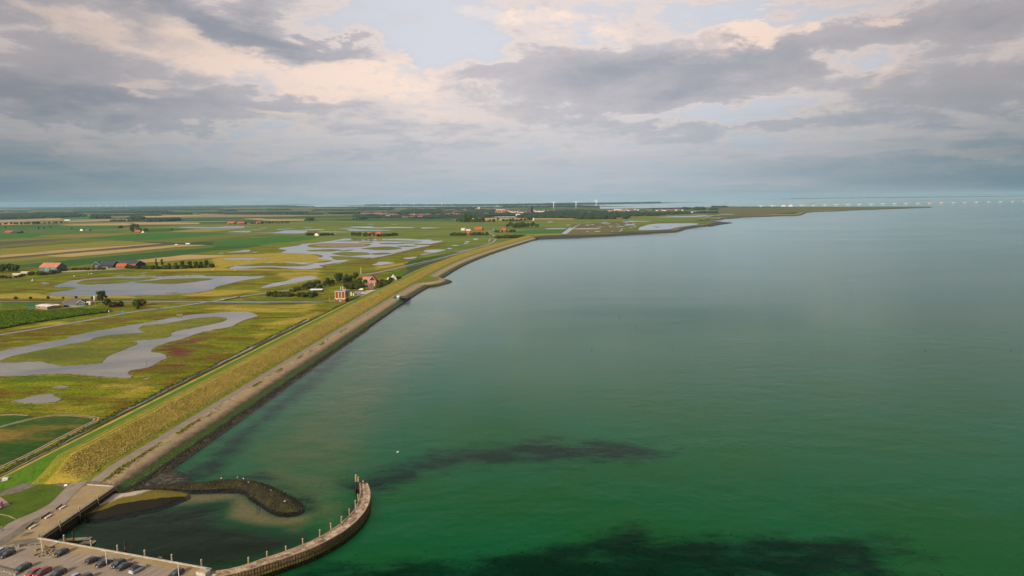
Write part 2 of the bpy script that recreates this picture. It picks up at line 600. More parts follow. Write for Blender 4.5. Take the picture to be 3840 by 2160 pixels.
def copy_tree(o, parent=None, loc=None, rz=None, sc=None, label=None, group=None):
    c = o.copy()
    COL.objects.link(c)
    if parent is not None:
        c.parent = parent
    if loc is not None: c.location = loc
    if rz is not None: c.rotation_euler = (0, 0, rz)
    if sc is not None: c.scale = sc if isinstance(sc, (tuple, list)) else (sc, sc, sc)
    if label: c['label'] = label
    if group: c['group'] = group
    for ch in o.children:
        copy_tree(ch, c)
    return c

# ================================================================== SETTING
# ---- materials of the ground
def land_mat():
    m = bpy.data.materials.new('polder_fields')
    m.use_nodes = True
    T = NT(m.node_tree)
    b = m.node_tree.nodes['Principled BSDF']
    p = T.pos((0.0011, 0.0040, 1), 0.35)
    vo = T.n('ShaderNodeTexVoronoi')
    vo.inputs['Randomness'].default_value = 0.8
    vo.inputs['Scale'].default_value = 1.0
    T.link(p, vo.inputs['Vector'])
    sp = T.n('ShaderNodeSeparateXYZ')
    T.link(vo.outputs['Color'], sp.inputs[0])
    r = sp.outputs[0]
    c = T.mix(T.ramp(r, .30, .34), (.038, .088, .014), (.070, .120, .016))
    c = T.mix(T.ramp(r, .52, .56), c, (.13, .145, .030))
    c = T.mix(T.ramp(r, .70, .74), c, (.30, .235, .115))
    c = T.mix(T.ramp(r, .88, .92), c, (.028, .066, .016))
    n = T.noise(T.pos((1, 1, 1)), 0.05, 6.0, 0.6)
    c = T.mix(T.ramp(n, .3, .7), T.mix(1.0, c, (.78, .80, .78), 'MULTIPLY'), c)
    T.link(c, b.inputs['Base Color'])
    b.inputs['Roughness'].default_value = 0.95
    b.inputs['Specular IOR Level'].default_value = 0.1
    return m

def marsh_mat():
    m = bpy.data.materials.new('salt_marsh')
    m.use_nodes = True
    T = NT(m.node_tree)
    b = m.node_tree.nodes['Principled BSDF']
    p = T.pos((1, 1, 1))
    ps = T.pos((0.35, 1.0, 1), 0.15)
    red, yel, grn = T.attr('red'), T.attr('yellow'), T.attr('green')
    n1 = T.noise(ps, 0.09, 6.0, 0.62, 0.4)
    n2 = T.noise(ps, 0.030, 5.0, 0.58, 0.5)
    n3 = T.noise(p, 0.9, 5.0, 0.65)
    n4 = T.noise(T.vm('ADD', ps, (90, 40, 0)), 0.05, 6.0, 0.6, 0.6)
    c = T.mix(T.ramp(n1, .35, .66), (.105, .145, .003), (.215, .225, .005))
    c = T.mix(T.ramp(n4, .45, .62), c, (.130, .085, .006))
    n5 = T.noise(T.vm('ADD', ps, (9, 140, 0)), 0.22, 5.0, 0.65, 0.4)
    c = T.mix(T.m('MULTIPLY', T.ramp(n5, .54, .68), .75), c, (.050, .080, .003))
    y = T.m('ADD', T.m('MULTIPLY', yel, 0.9), T.m('MULTIPLY', T.m('SUBTRACT', n2, .5), 2.1))
    c = T.mix(T.ramp(y, .18, .62), c, T.mix(T.ramp(n1, .38, .62), (.30, .245, .014), (.36, .285, .055)))
    g = T.m('ADD', grn, T.m('MULTIPLY', T.m('SUBTRACT', n1, .5), 1.0))
    c = T.mix(T.ramp(g, .3, .7), c, (.070, .140, .004))
    rr = T.m('ADD', T.m('MULTIPLY', red, .68), T.m('MULTIPLY', T.m('SUBTRACT', n1, .5), 2.4))
    c = T.mix(T.ramp(rr, .38, .68), c, T.mix(T.ramp(n2, .4, .6), (.125, .048, .022), (.150, .085, .025)))
    f = T.ramp(n3, .28, .72, .50, 1.5)
    c = T.mix(1.0, c, T.vm('SCALE', (1, 1, 1), f), 'MULTIPLY')
    T.link(c, b.inputs['Base Color'])
    b.inputs['Roughness'].default_value = 0.95
    b.inputs['Specular IOR Level'].default_value = 0.1
    bp = T.n('ShaderNodeBump')
    bp.inputs['Distance'].default_value = 0.5
    T.link(T.noise(p, 0.7, 5.0, 0.7), bp.inputs['Height'])
    T.link(bp.outputs[0], b.inputs['Normal'])
    return m

def seabed_mat():
    m = bpy.data.materials.new('sea_bed')
    m.use_nodes = True
    T = NT(m.node_tree)
    b = m.node_tree.nodes['Principled BSDF']
    p = T.pos((1, 1, 1))
    weed, sand, deep = T.attr('weed'), T.attr('sand'), T.attr('deep')
    n1 = T.noise(T.pos((0.5, 1, 1), 0.1), 0.10, 7.0, 0.66, 0.3)
    n2 = T.noise(p, 0.018, 4.0, 0.5)
    n3 = T.noise(p, 0.9, 4.0, 0.7)
    c = T.mix(T.ramp(n2, .3, .7), SEA['near'], SEA['near2'])
    c = T.mix(T.attr('far'), c, T.mix(T.ramp(T.noise(p, .006, 4.0, .5), .3, .7), SEA['far'], SEA['far2']))
    c = T.mix(deep, c, SEA['basin'])
    s = T.m('ADD', sand, T.m('MULTIPLY', T.m('SUBTRACT', n1, .5), .5))
    c = T.mix(T.ramp(s, .15, .85), c, T.mix(T.ramp(n3, .4, .65), SEA['sand'], SEA['sand2']))
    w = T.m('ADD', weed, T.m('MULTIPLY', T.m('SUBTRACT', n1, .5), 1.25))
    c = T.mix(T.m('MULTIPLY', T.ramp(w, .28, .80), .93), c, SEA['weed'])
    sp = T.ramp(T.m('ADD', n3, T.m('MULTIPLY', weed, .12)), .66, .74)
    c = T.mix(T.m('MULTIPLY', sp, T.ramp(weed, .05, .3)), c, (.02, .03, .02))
    T.link(c, b.inputs['Base Color'])
    b.inputs['Roughness'].default_value = 1.0
    b.inputs['Specular IOR Level'].default_value = 0.0
    return m

SEA = dict(far=(.115, .330, .215), far2=(.095, .345, .240), near=(.040, .345, .095), near2=(.022, .370, .160), basin=(.055, .078, .050), sand=(.72, .52, .27),
           sand2=(.54, .40, .21), weed=(.006, .060, .038))
M_land = land_mat()
M_marsh = marsh_mat()
M_seabed = seabed_mat()
M_sea = water_mat('sea_water', (.78, .86, .74), wave=0.42, wdist=0.30, rough=0.10, pol=0.030, ior=1.17, gloss=(.86, .99, .98), calm=(20, 560, 150, 260))
M_pond = water_mat('pond_water', (.5, .5, .5), wave=1.2, wdist=0.022, rough=0.05, sscale=(.010, .035, 1), body=(.20, .20, .155), body2=(.105, .125, .125))
M_bank = nmat('pond_mud_bank', (.22, .17, .10), (.10, .075, .035), .25, rough=.9, bump=.1)
M_grass_yel = nmat('dike_long_grass', (.365, .275, .085), (.235, .190, .050), .16, c3=(.290, .230, .060), s3=.045, bump=.16,
                   bscale=1.1, fine=.24, fscale=1.3)
M_grass_edge = nmat('dike_mixed_grass', (.200, .185, .035), (.110, .140, .022), .22, bump=.15, fine=.25, fscale=1.5)
M_grass_pale = nmat('dike_dry_grass', (.36, .270, .085), (.24, .200, .050), .12, bump=.15, fine=.25)
M_grass_green = nmat('dike_mown_grass', (.050, .125, .008), (.078, .138, .012), .10, stretch=(1, .25, 1), bump=.12, fine=.25,
                     fscale=1.2)
M_asphalt = nmat('asphalt_path', (.285, .240, .185), (.245, .205, .160), .25, rough=.95, fine=.08, fscale=6)
M_asphalt2 = nmat('asphalt_road', (.26, .27, .27), (.22, .23, .23), .1, rough=.9)
M_stone = nmat('revetment_stones', (.330, .250, .165), (.235, .180, .125), .35, rough=.9, bump=.12, bscale=2.2, fine=.22, fscale=2.4)
M_stone_dk = nmat('revetment_wet_stones', (.125, .090, .062), (.068, .050, .036), .30, rough=.8, bump=.15, bscale=2.0, fine=.3)
M_algae = nmat('green_sea_algae', (.050, .115, .006), (.022, .045, .005), .35, rough=.7, bump=.2, bscale=1.6, fine=.4, lo=.42, hi=.58)
def revet_mat():
    m = bpy.data.materials.new('sea_revetment')
    m.use_nodes = True
    T = NT(m.node_tree); b = m.node_tree.nodes['Principled BSDF']
    p = T.pos((1, 1, 1)); sp = T.n('ShaderNodeSeparateXYZ')
    T.link(p, sp.inputs[0]); z = sp.outputs[2]
    n1 = T.noise(p, .30, 5, .6, .3); n2 = T.noise(p, 2.0, 4, .65); n3 = T.noise(T.pos((1, .25, 1), .06), .5, 4, .6)
    zn = T.m('ADD', z, T.m('MULTIPLY', T.m('SUBTRACT', n3, .5), .9))
    dry = T.mix(T.ramp(n1, .35, .65), (.420, .320, .170), (.340, .255, .140))
    wet = T.mix(T.ramp(n1, .35, .65), (.105, .075, .052), (.060, .044, .032))
    c = T.mix(T.ramp(zn, 1.35, 3.0), wet, dry)
    alg = T.mix(T.ramp(n2, .40, .62), (.020, .038, .005), (.062, .125, .008))
    c = T.mix(T.m('MULTIPLY', T.ramp(zn, 1.70, 1.30), T.ramp(n1, .25, .45)), c, alg)
    c = T.mix(T.ramp(zn, .85, .50), c, (.017, .014, .009))
    edge = T.m('MULTIPLY', T.ramp(z, 3.45, 3.8), T.ramp(n1, .50, .60))
    c = T.mix(T.m('MULTIPLY', edge, .7), c, (.10, .12, .02))
    f = T.ramp(n2, .28, .72, .72, 1.25)
    c = T.mix(1.0, c, T.vm('SCALE', (1, 1, 1), f), 'MULTIPLY')
    T.link(c, b.inputs['Base Color'])
    b.inputs['Roughness'].default_value = .85; b.inputs['Specular IOR Level'].default_value = .25
    bp = T.n('ShaderNodeBump'); bp.inputs['Distance'].default_value = .14
    T.link(n2, bp.inputs['Height']); T.link(bp.outputs[0], b.inputs['Normal'])
    return m
M_revet = revet_mat()
M_black = nmat('black_wet_rock', (.020, .015, .010), (.034, .028, .016), .5, rough=.6, bump=.2, bscale=1.5)
M_basalt = nmat('basalt_slope', (.040, .034, .036), (.060, .050, .050), .3, rough=.8, bump=.1)
M_lawn = nmat('lawn_grass', (.040, .088, .006), (.062, .108, .010), .15, c3=(.095, .115, .020), s3=.06, bump=.05, fine=.2, fscale=1.5)
M_crop_dk = nmat('dark_crop', (.016, .074, .006), (.026, .098, .008), .05, stretch=(.2, 1, 1), rot=.35, fine=.2, fscale=.6)
M_crop_gr = nmat('green_crop', (.034, .135, .005), (.025, .105, .006), .02, fine=.15, fscale=.3)
M_crop_ol = nmat('olive_crop', (.115, .130, .024), (.090, .118, .020), .02, stretch=(.2, 1, 1), rot=.3, fine=.15, fscale=.3)
M_crop_ye = nmat('yellow_crop', (.205, .180, .025), (.150, .155, .025), .03, stretch=(.15, 1, 1), rot=.3, fine=.15, fscale=.3)
M_wheat = nmat('stubble_field', (.420, .300, .115), (.350, .255, .095), .02, stretch=(.1, 1, 1), rot=.3, fine=.12, fscale=.3)
M_soil = nmat('ploughed_soil', (.105, .075, .055), (.080, .060, .045), .05, stretch=(.2, 1, 1), rot=.3, fine=.15)
M_ditchdk = nmat('ditch_reeds', (.030, .045, .012), (.050, .060, .016), .2)
M_pave = nmat('quay_paving', (.335, .255, .135), (.285, .210, .110), .25, rough=.95, fine=.14, fscale=5.0)
M_park = nmat('parking_paving', (.290, .240, .180), (.250, .205, .155), .2, rough=.95, fine=.12, fscale=5.0)
M_conc = nmat('pale_concrete', (.50, .46, .38), (.38, .34, .27), .8, rough=.85)
M_track = nmat('shell_track', (.42, .36, .25), (.30, .26, .16), .5, rough=.95)

# ---- the sea, its bed and the far ground sheets
R0 = 40000.0
sheet('seabed', [(-R0, -R0), (R0, -R0), (R0, R0), (-R0, R0)], nmat('deep_sea_bed', SEA['far'], SEA['far2'], .006, rough=1.0, spec=0.0), z=-1.8)
sheet('sea', [(-R0, -R0), (R0, -R0), (R0, R0), (-R0, R0)], M_sea, z=0.0)

# ---- dike line (left edge of the asphalt path on its sea side)
_rl = gps([('A', [(1190, 1240), (1700, 965)]), ('B', [(240, 1449), (900, 1065), (1570, 655)]),
           ('C', [(0, 1275), (560, 950), (1080, 630), (1880, 130)])], 4.0)
DC = _rl.mean(0)
_u, _s, _vt = np.linalg.svd(_rl - DC)
DD = _vt[0] if _vt[0][1] > 0 else -_vt[0]          # along the dike, away from the camera
DN = np.array([DD[1], -DD[0]])                     # towards the sea
def dk(s, n):
    return DC + DD * s + DN * n
_far = gps([('D', [(1150, 540), (1500, 400), (1900, 270), (2420, 120)])], 4.0)
S_BUMP0 = 340.0
_q = gp('G', 1760, 850, 3.0) - DC
DIKE_S0 = float(_q @ DD) - 1.0
line1 = np.concatenate([resample([dk(DIKE_S0, 0), dk(S_BUMP0, 0)], 8.0), resample(smooth([dk(S_BUMP0 + 40, 0), dk(S_BUMP0 + 110, 2), *_far], 4, False), 14.0)])
def dike_z(z, i, L):
    s = (L - DC) @ DD
    t = np.clip((s - DIKE_S0 - 2) / 14.0, 0, 1)
    t = t * t * (3 - 2 * t)
    return np.where(z > 2.55, 2.55 + (z - 2.55) * t, z) + 0 * s
DIKE_PROF = [(-53, .44, 0), (-42.6, .56, 1), (-39.6, 1.1, 2), (-20.5, 8.6, 3), (-18.5, 9.0, 3), (-15.5, 9.0, 4), (-13.5, 8.6, 4),
             (-4.0, 5.2, 5), (0, 4.05, 6), (3.9, 3.9, 7), (6.0, 3.35, 7), (8.0, 2.75, 7), (9.7, 2.15, 7), (11.3, 1.55, 7), (13.0, 1.08, 7), (15.6, .60, 7), (18.6, -.04, 7), (19.3, -1.9, 7)]
DIKE_MATS = [M_ditchdk, M_grass_pale, M_grass_green, M_grass_edge, M_grass_yel, M_grass_edge, M_asphalt, M_revet]
sweep('dike_end', resample([dk(DIKE_S0 - 75, 0), dk(DIKE_S0, 0)], 5.0), DIKE_PROF[:9], [M_ditchdk, M_grass_pale, M_grass_green, M_grass_edge, M_grass_yel, M_grass_edge, M_asphalt, M_revet], zscale=dike_z, wob=0.7)
strip('crest_track', resample([dk(DIKE_S0 + 18, -16.6), dk(S_BUMP0 + 30, -16.9)], 8.0), 1.1, M_grass_pale, z=9.05)
sweep('dike', line1, DIKE_PROF, DIKE_MATS, zscale=dike_z, wob=0.7)

# headland on the sea side of the dike, with the path running round it
head = smooth(gps([('D', [(470, 905), (600, 835), (720, 808), (850, 795), (960, 772), (1003, 748), (960, 726), (880, 712), (800, 697), (818, 655), (880, 618), (1000, 580)])], 4.0), 5, False)
head = resample(head, 4.0)
sweep('headland_bank', head, [(-.3, 4.12, 0), (3.2, 4.0, 1), (6.0, 3.0, 2), (8.6, 1.5, 3), (10.5, 1.0, 4), (13.5, .5, 4), (16.2, -.04, 4), (17, -1.9, 4)],
      [M_asphalt, M_revet, M_revet, M_revet, M_revet], wob=0.6)
sheet('headland_grass', np.concatenate([head, [dk(S_BUMP0 + 90, -4), dk(S_BUMP0 - 10, -4)]]),
      nmat('headland_turf', (.090, .135, .015), (.130, .150, .022), .12, fine=.2), z=4.16)

# second dike: dark basalt slope that turns to the right behind the bay
l2 = smooth(gps([('e', [(1835, 772), (1990, 757), (2300, 748), (2576, 742)]), ('f', [(600, 520), (1100, 492), (1500, 470), (1770, 452), (1850, 425), (2000, 398), (2180, 378), (2290, 352), (2390, 335)])], 5.0), 4, False)
l2 = resample(l2, 16.0)
sweep('far_dike', l2, [(-26, .62, 0), (-14, 1.2, 0), (-3, 5.0, 1), (0, 5.0, 2), (5, 3.6, 2), (13, .6, 2), (17, -.5, 2), (20, -1.9, 2)],
      [M_grass_edge, M_asphalt, M_basalt])
l3 = smooth(gps([('f', [(2150, 312), (2400, 296)]), ('U', [(0, 312), (200, 300), (420, 290), (560, 285), (640, 286), (690, 272), (735, 258), (900, 250), (1200, 238), (1500, 228), (1780, 217)])], 4.0), 3, False)
l3 = resample(l3, 30.0)
sweep('distant_dike', l3, [(-40, .62, 0), (-8, 4.0, 1), (0, 4.0, 2), (14, .4, 2), (20, -.6, 2), (24, -1.9, 2)], [M_grass_edge, M_stone, M_basalt])
tipw = gps([('f', [(2240, 372), (2390, 340), (2480, 346), (2560, 352), (2470, 362), (2260, 400), (2200, 395)])], .5)
MB_t = MB(); MB_t.prism([tuple(p) for p in ccw(tipw)], -1.9, 1.6, 0)
obj('groyne_point', MB_t.data('groyne_point', [M_basalt]), kind='structure')

# ---- land sheet under everything: coast in world metres
coast = [dk(-420, -14), dk(-300, -14), dk(S_BUMP0, -14), dk(S_BUMP0 + 110, -10)]
coast += [tuple(p + n * -10) for p, n in zip(_far, normals2(_far))]
coast += [tuple(p + n * -6) for p, n in zip(l2[2:], normals2(l2)[2:])]
coast += list(gps([('f', [(2390, 331), (2250, 322), (2120, 316)])]))
coast += [tuple(p + n * -6) for p, n in zip(l3, normals2(l3))]
coast += list(gps([('U', [(1800, 213.5), (1500, 214), (1100, 214), (600, 215), (300, 213), (0, 211)]), ('f', [(2300, 132), (2000, 136), (1600, 143), (1300, 149), (900, 155), (740, 158), (745, 140), (690, 131), (600, 124), (300, 119), (0, 117)]),
              ('e', [(1950, 166), (1880, 160), (1600, 168), (1170, 176), (600, 180)]), ('i', [(2100, 182), (1500, 184), (960, 188), (600, 189), (0, 187)])]))
coast += list(gps([('S', [(1180, 777), (1120, 775), (1000, 774.5)])])) + [(-9000, 34000), (-34000, 30000), (-36000, -9000), (-3000, -9000), tuple(dk(-420, -60))]
sheet('ground', coast, M_land, z=0.40)

# far shores beyond the water
M_far = nmat('far_shore_land', (.055, .075, .035), (.090, .090, .050), .003)
for nm, spec in (('far_shore', [('i', [(130, 163), (1000, 163), (2576, 164)]), ('e', [(1170, 163), (2576, 146)]), ('f', [(0, 104), (700, 100), (1000, 92), (1560, 84), (1800, 76), (1500, 72), (600, 71)]), ('S', [(1900, 764.5), (1200, 769)])]),
                 ('spit', [('f', [(700, 112), (900, 124), (1250, 130), (900, 132), (760, 128)])]),
                 ('far_coast', [('U', [(200, 156.5), (700, 149.5), (1130, 143), (1700, 139), (2576, 128), (2576, 121), (1700, 131), (1130, 138), (600, 147)])]),
                 ('far_sandbank', [('f', [(1560, 66), (2000, 68), (2250, 69), (2000, 72), (1600, 72)])])):
    sheet(nm, gps(spec), M_far, z=0.8)

# ---- near marsh: a fine sheet whose plant cover changes from place to place
dom = np.array([dk(-330, -44), dk(S_BUMP0 + 60, -44), dk(620, -44), dk(760, -80), (-160, 1720), (-1300, 1720), (-1300, 900), (-760, 420), (-420, 150)])
sp = 4.5
gx = np.arange(dom[:, 0].min(), dom[:, 0].max(), sp); gy = np.arange(dom[:, 1].min(), dom[:, 1].max(), sp)
GX, GY = np.meshgrid(gx, gy)
P2 = np.stack([GX.ravel(), GY.ravel()], 1)
def zone(spec_list, w):
    o = np.zeros(len(P2))
    for spec, s in spec_list:
        poly = gps(spec)
        lo, hi = poly.min(0) - 3 * w, poly.max(0) + 3 * w
        q = np.all((P2 > lo) & (P2 < hi), 1)
        if q.any():
            o[q] = np.maximum(o[q], s * soft(P2[q], poly, w))
    return o
RED = [([('F', [(40, 1280), (250, 1170), (560, 1090), (830, 1040), (1080, 1010), (980, 1070), (860, 1110), (640, 1170), (760, 1260), (720, 1340), (560, 1400), (260, 1390), (240, 1330)])], 1.0),
       ([('E', [(640, 870), (800, 830), (1200, 810), (1600, 780), (1590, 850), (1500, 900), (1000, 940), (830, 930)])], .95),
       ([('F', [(240, 1020), (330, 970), (480, 960), (340, 1020), (330, 1060), (220, 1070)])], .9),
       ([('B', [(350, 280), (700, 260), (1100, 260), (1000, 330), (800, 350), (500, 330)])], .95),
       ([('B', [(0, 360), (200, 310), (380, 280), (300, 360), (100, 420), (0, 420)])], .85),
       ([('B', [(500, 150), (800, 60), (1000, 80), (1100, 160), (800, 220), (620, 190)])], .75),
       ([('B', [(300, 430), (520, 420), (640, 470), (400, 500)])], .7),
       ([('E', [(960, 1370), (1250, 1350), (1320, 1400), (1080, 1440)])], .9),
       ([('F', [(1560, 700), (1660, 700), (1780, 770), (1660, 790)])], .7),
       ([('d', [(1440, 690), (1700, 610), (2100, 530), (2420, 440), (2576, 500), (2200, 560), (1800, 640), (1420, 730), (1100, 770), (900, 780)])], .75),
       ([('d', [(1500, 760), (1900, 720), (2000, 740), (1880, 790), (1600, 800)])], .8),
       ([('D', [(1150, 230), (1400, 190), (1460, 220), (1240, 260)])], .9),
       ([('E', [(1300, 260), (2576, 110), (2576, 160), (1300, 360), (200, 560), (0, 610), (0, 570)])], .55)]
YEL = [([('c', [(0, 760), (300, 700), (1300, 660), (1900, 680), (2050, 740), (2300, 800), (1800, 860), (1000, 850), (500, 900), (0, 990)])], .85),
       ([('E', [(1450, 1400), (1700, 1330), (2300, 1220), (2440, 1240), (2000, 1449), (1300, 1449)])], .65),
       ([('E', [(1470, 1220), (1700, 1190), (2150, 1190), (2220, 1230), (1900, 1260), (1500, 1270)])], .8),
       ([('A', [(0, 60), (900, 90), (1600, 40), (1900, 20), (1800, 120), (900, 140), (0, 110)])], .45),
       ([('A', [(600, 180), (1000, 170), (1400, 200), (1560, 240), (1500, 300), (1420, 230), (900, 220)])], .65),
       ([('F', [(700, 650), (1200, 570), (2000, 570), (2500, 560), (2576, 640), (2300, 700), (1700, 690), (1200, 660)])], .55),
       ([('F', [(1700, 850), (2200, 760), (2576, 660), (2576, 740), (2000, 960), (1650, 1080), (1500, 1000)])], .5),
       ([('V', [(0, 750), (400, 715), (760, 715), (1000, 770), (1700, 790), (2576, 760), (2576, 800), (1100, 815), (0, 820)])], .95),
       ([('F', [(1900, 90), (2576, 80), (2576, 190), (2100, 290), (1300, 430), (900, 450), (500, 440), (900, 360), (1200, 330), (1900, 330), (2300, 200), (1900, 150)])], .7),
       ([('F', [(900, 20), (2576, 50), (2576, 75), (900, 60), (0, 70), (0, 45)])], .75),
       ([('E', [(150, 380), (500, 330), (820, 280), (830, 300), (500, 350), (200, 400)])], 1.0),
       ([('D', [(0, 560), (700, 470), (1200, 350), (1650, 190), (1740, 130), (1740, 190), (1300, 340), (700, 490), (0, 620)])], .7),
       ([('d', [(1500, 330), (1900, 300), (2400, 320), (2400, 350), (1700, 360)])], .9)]
GRN = [([('V', [(0, 490), (1000, 385), (2000, 285), (2576, 260), (2576, 290), (1600, 350), (800, 430), (0, 530)])], .9),
       ([('E', [(0, 1110), (900, 1070), (1500, 1110), (1950, 1130), (1700, 1180), (900, 1180), (300, 1200), (0, 1210)])], .6),
       ([('D', [(120, 700), (500, 590), (820, 520), (1200, 420), (1500, 330), (1500, 350), (760, 590), (520, 680), (420, 730), (200, 720)])], 1.0),
       ([('e', [(230, 745), (900, 740), (920, 760), (700, 790), (200, 760)])], .9),
       ([('K', [(1000, 850), (1350, 850), (1450, 840), (1200, 960), (950, 1010)])], 1.0),
       ([('V', [(0, 900), (900, 890), (700, 960), (0, 1000)])], .8),
       ([('F', [(1680, 480), (2576, 470), (2576, 510), (1700, 510)])], .7)]
w_red = zone(RED, 7.0); w_yel = zone(YEL, 9.0); w_grn = zone(GRN, 6.0)
hz_ = 0.46 + 0.10 * fbm(P2[:, 0] * .08, P2[:, 1] * .08)
idx = np.arange(len(P2)).reshape(GX.shape)
Fq = np.stack([idx[:-1, :-1], idx[:-1, 1:], idx[1:, 1:], idx[1:, :-1]], -1).reshape(-1, 4)
cen = P2[Fq].mean(1)
Fq = Fq[inside(cen, dom)]
used = np.unique(Fq); remap = np.full(len(P2), -1); remap[used] = np.arange(len(used))
me = np_mesh('salt_marsh', np.column_stack([P2, hz_])[used], remap[Fq], M_marsh, smooth=True,
             attrs={'red': w_red[used], 'yellow': w_yel[used], 'green': w_grn[used]})
obj('salt_marsh', me, kind='structure')

# wetland further back, seen as one green sheet with its own patches
M_marsh_far = nmat('far_meadow', (.100, .140, .012), (.150, .165, .018), .012, c3=(.055, .115, .010), s3=.006, stretch=(.35, 1, 1), fine=.15, fscale=.15)
sheet('meadow', gps([('a', [(0, 470), (2100, 318), (2576, 300)]), ('b', [(2576, 520)]), ('c', [(1150, 300), (0, 420)]), ('S', [(900, 940), (1000, 1000), (1500, 985), (1960, 893), (2060, 880), (2500, 862), (2640, 838), (2650, 812), (2560, 800), (2300, 815), (2000, 822), (1600, 822), (1200, 828), (900, 838), (500, 850), (0, 862)])]), M_marsh_far, z=.44)

# ---- fields
def field(spec, mat, n=0):
    p = gps(spec)
    if n:
        p = smooth(p, n)
    return sheet('field', p, mat)
field([('a', [(0, 750), (700, 695), (1350, 635), (1840, 595), (2576, 525)]), ('b', [(200, 824), (850, 750), (1400, 716), (1650, 725), (1500, 760), (0, 870)]), ('a', [(2576, 600), (1400, 680), (600, 775), (0, 800)])], M_crop_ol)
field([('N', [(0, 290), (260, 300), (1000, 228), (1800, 150), (2576, 90)]), ('c', [(0, 530), (600, 530), (1000, 500), (700, 560), (300, 600), (0, 622)]), ('N', [(2200, 180), (1560, 245), (820, 320), (260, 335), (0, 330)])], M_crop_dk)
field([('N', [(1480, 262), (1900, 220), (2250, 178), (2576, 183)]), ('c', [(330, 708), (0, 755)]), ('N', [(1900, 265), (1640, 275)])], M_wheat)
field([('a', [(0, 650), (1000, 570), (2576, 430)]), ('b', [(580, 685), (740, 690), (880, 705), (0, 775)]), ('a', [(1500, 545), (0, 685)])], M_soil)
field([('a', [(880, 617), (1500, 560), (2576, 475)]), ('b', [(870, 706), (1400, 715), (1300, 728), (850, 750), (200, 815)]), ('a', [(2576, 525), (1840, 595), (1350, 635), (1100, 632)])], M_wheat)
field([('a', [(0, 686), (880, 617), (1100, 632), (700, 693), (0, 748)])], M_crop_ye)
field([('a', [(0, 605), (400, 570), (1200, 500), (2050, 440), (2576, 405)]), ('b', [(440, 682), (580, 684)]), ('a', [(2576, 428), (1000, 568), (0, 648)])], M_wheat)
field([('a', [(0, 480), (750, 420), (2100, 325), (2576, 335)]), ('b', [(0, 650), (440, 680)]), ('a', [(2576, 402), (1600, 470), (1200, 498), (0, 600)])], M_crop_ye)
field([('a', [(0, 410), (1000, 330), (1700, 290), (2050, 312), (780, 408), (0, 465)])], M_crop_ol)
field([('a', [(0, 340), (800, 300), (1500, 288), (1000, 328), (0, 408)])], M_soil)
field([('a', [(0, 190), (500, 175), (900, 200), (600, 255), (0, 285)])], M_crop_gr)
field([('a', [(850, 255), (1600, 190), (2576, 188), (2300, 215), (1650, 262), (1200, 265)])], nmat('dry_crop', (.19, .16, .05), (.16, .14, .045), .02))
field([('a', [(1550, 282), (2576, 205)]), ('b', [(300, 490), (1000, 480), (1500, 480), (2000, 495), (1300, 545), (300, 615), (0, 632)]), ('a', [(2300, 310)])], M_crop_gr)
field([('b', [(0, 640), (1300, 548), (2000, 498), (2576, 520), (1700, 610), (1000, 682), (560, 662)])], M_crop_ol)
field([('c', [(0, 450), (600, 390), (1300, 335), (2050, 355), (1900, 400), (1000, 500), (600, 528), (0, 520)])], M_crop_gr)
field([('b', [(700, 455), (1200, 412), (2050, 405), (1500, 460), (900, 462)])], nmat('ripe_crop', (.27, .205, .075), (.23, .18, .06), .02))
field([('b', [(200, 405), (700, 395), (1200, 395), (700, 450), (200, 470)])], M_crop_dk)
field([('a', [(0, 60), (700, 62), (1400, 40), (2300, 30), (2300, 90), (1500, 130), (700, 120), (0, 120)])], M_crop_gr)
field([('a', [(0, 125), (1500, 135), (2300, 130), (2350, 170), (1600, 185), (900, 210), (500, 175), (0, 180)])], nmat('grey_crop', (.075, .115, .045), (.065, .100, .040), .02))
field([('h', [(1090, 532), (1700, 512), (2450, 498), (2576, 520), (2440, 540), (1400, 546)])], M_wheat)
field([('b', [(0, 286), (600, 280), (1300, 284), (1250, 312), (600, 318), (0, 322)])], M_wheat)
field([('h', [(0, 440), (800, 420), (1700, 386), (1760, 402), (900, 440), (0, 472)])], M_wheat)
field([('h', [(680, 492), (2100, 432), (2576, 420), (2576, 440), (1400, 480), (900, 504)])], M_wheat)
field([('h', [(0, 500), (600, 492), (640, 520), (0, 540)])], M_wheat)
field([('b', [(0, 152), (640, 142), (1300, 132), (1300, 150), (640, 180), (0, 186)])], M_wheat)
field([('b', [(1280, 108), (1800, 96), (1790, 112), (1500, 126), (1290, 126)])], M_wheat)
field([('h', [(1700, 320), (2576, 300), (2576, 330), (1800, 350)])], M_crop_ol)
field([('h', [(1100, 380), (1800, 360), (2300, 370), (1800, 420), (1200, 420)])], M_crop_gr)
field([('h', [(400, 280), (740, 278), (730, 292), (400, 292)]), ], M_wheat)
field([('b', [(880, 195), (1500, 185), (1450, 230), (880, 245)])], M_crop_dk)
field([('b', [(2100, 205), (2576, 195)]), ('c', [(900, 10), (1750, 12), (1750, 40), (1100, 45), (600, 5)])], M_wheat)
field([('d', [(0, 25), (800, 18), (1300, 5), (2576, 8), (2576, 40), (1200, 48), (0, 38)])], M_crop_dk)
field([('e', [(600, 400), (900, 395), (2000, 402), (2576, 405), (2576, 425), (1800, 425), (1650, 440), (1100, 450), (600, 450)])], M_wheat)
field([('e', [(1490, 660), (1700, 632), (2420, 630), (2330, 690), (1700, 700), (1300, 690)])], M_crop_gr)
field([('e', [(1620, 715), (2330, 700), (2350, 728), (1990, 738), (1700, 730)])], nmat('dry_verge', (.24, .20, .06), (.19, .17, .05), .03))
field([('f', [(1060, 440), (1300, 370), (1500, 335), (2000, 325), (2360, 335), (2200, 365), (2060, 360), (1400, 365), (1280, 410), (1260, 455), (1050, 465)])], nmat('rough_pasture', (.075, .120, .018), (.095, .125, .025), .01))
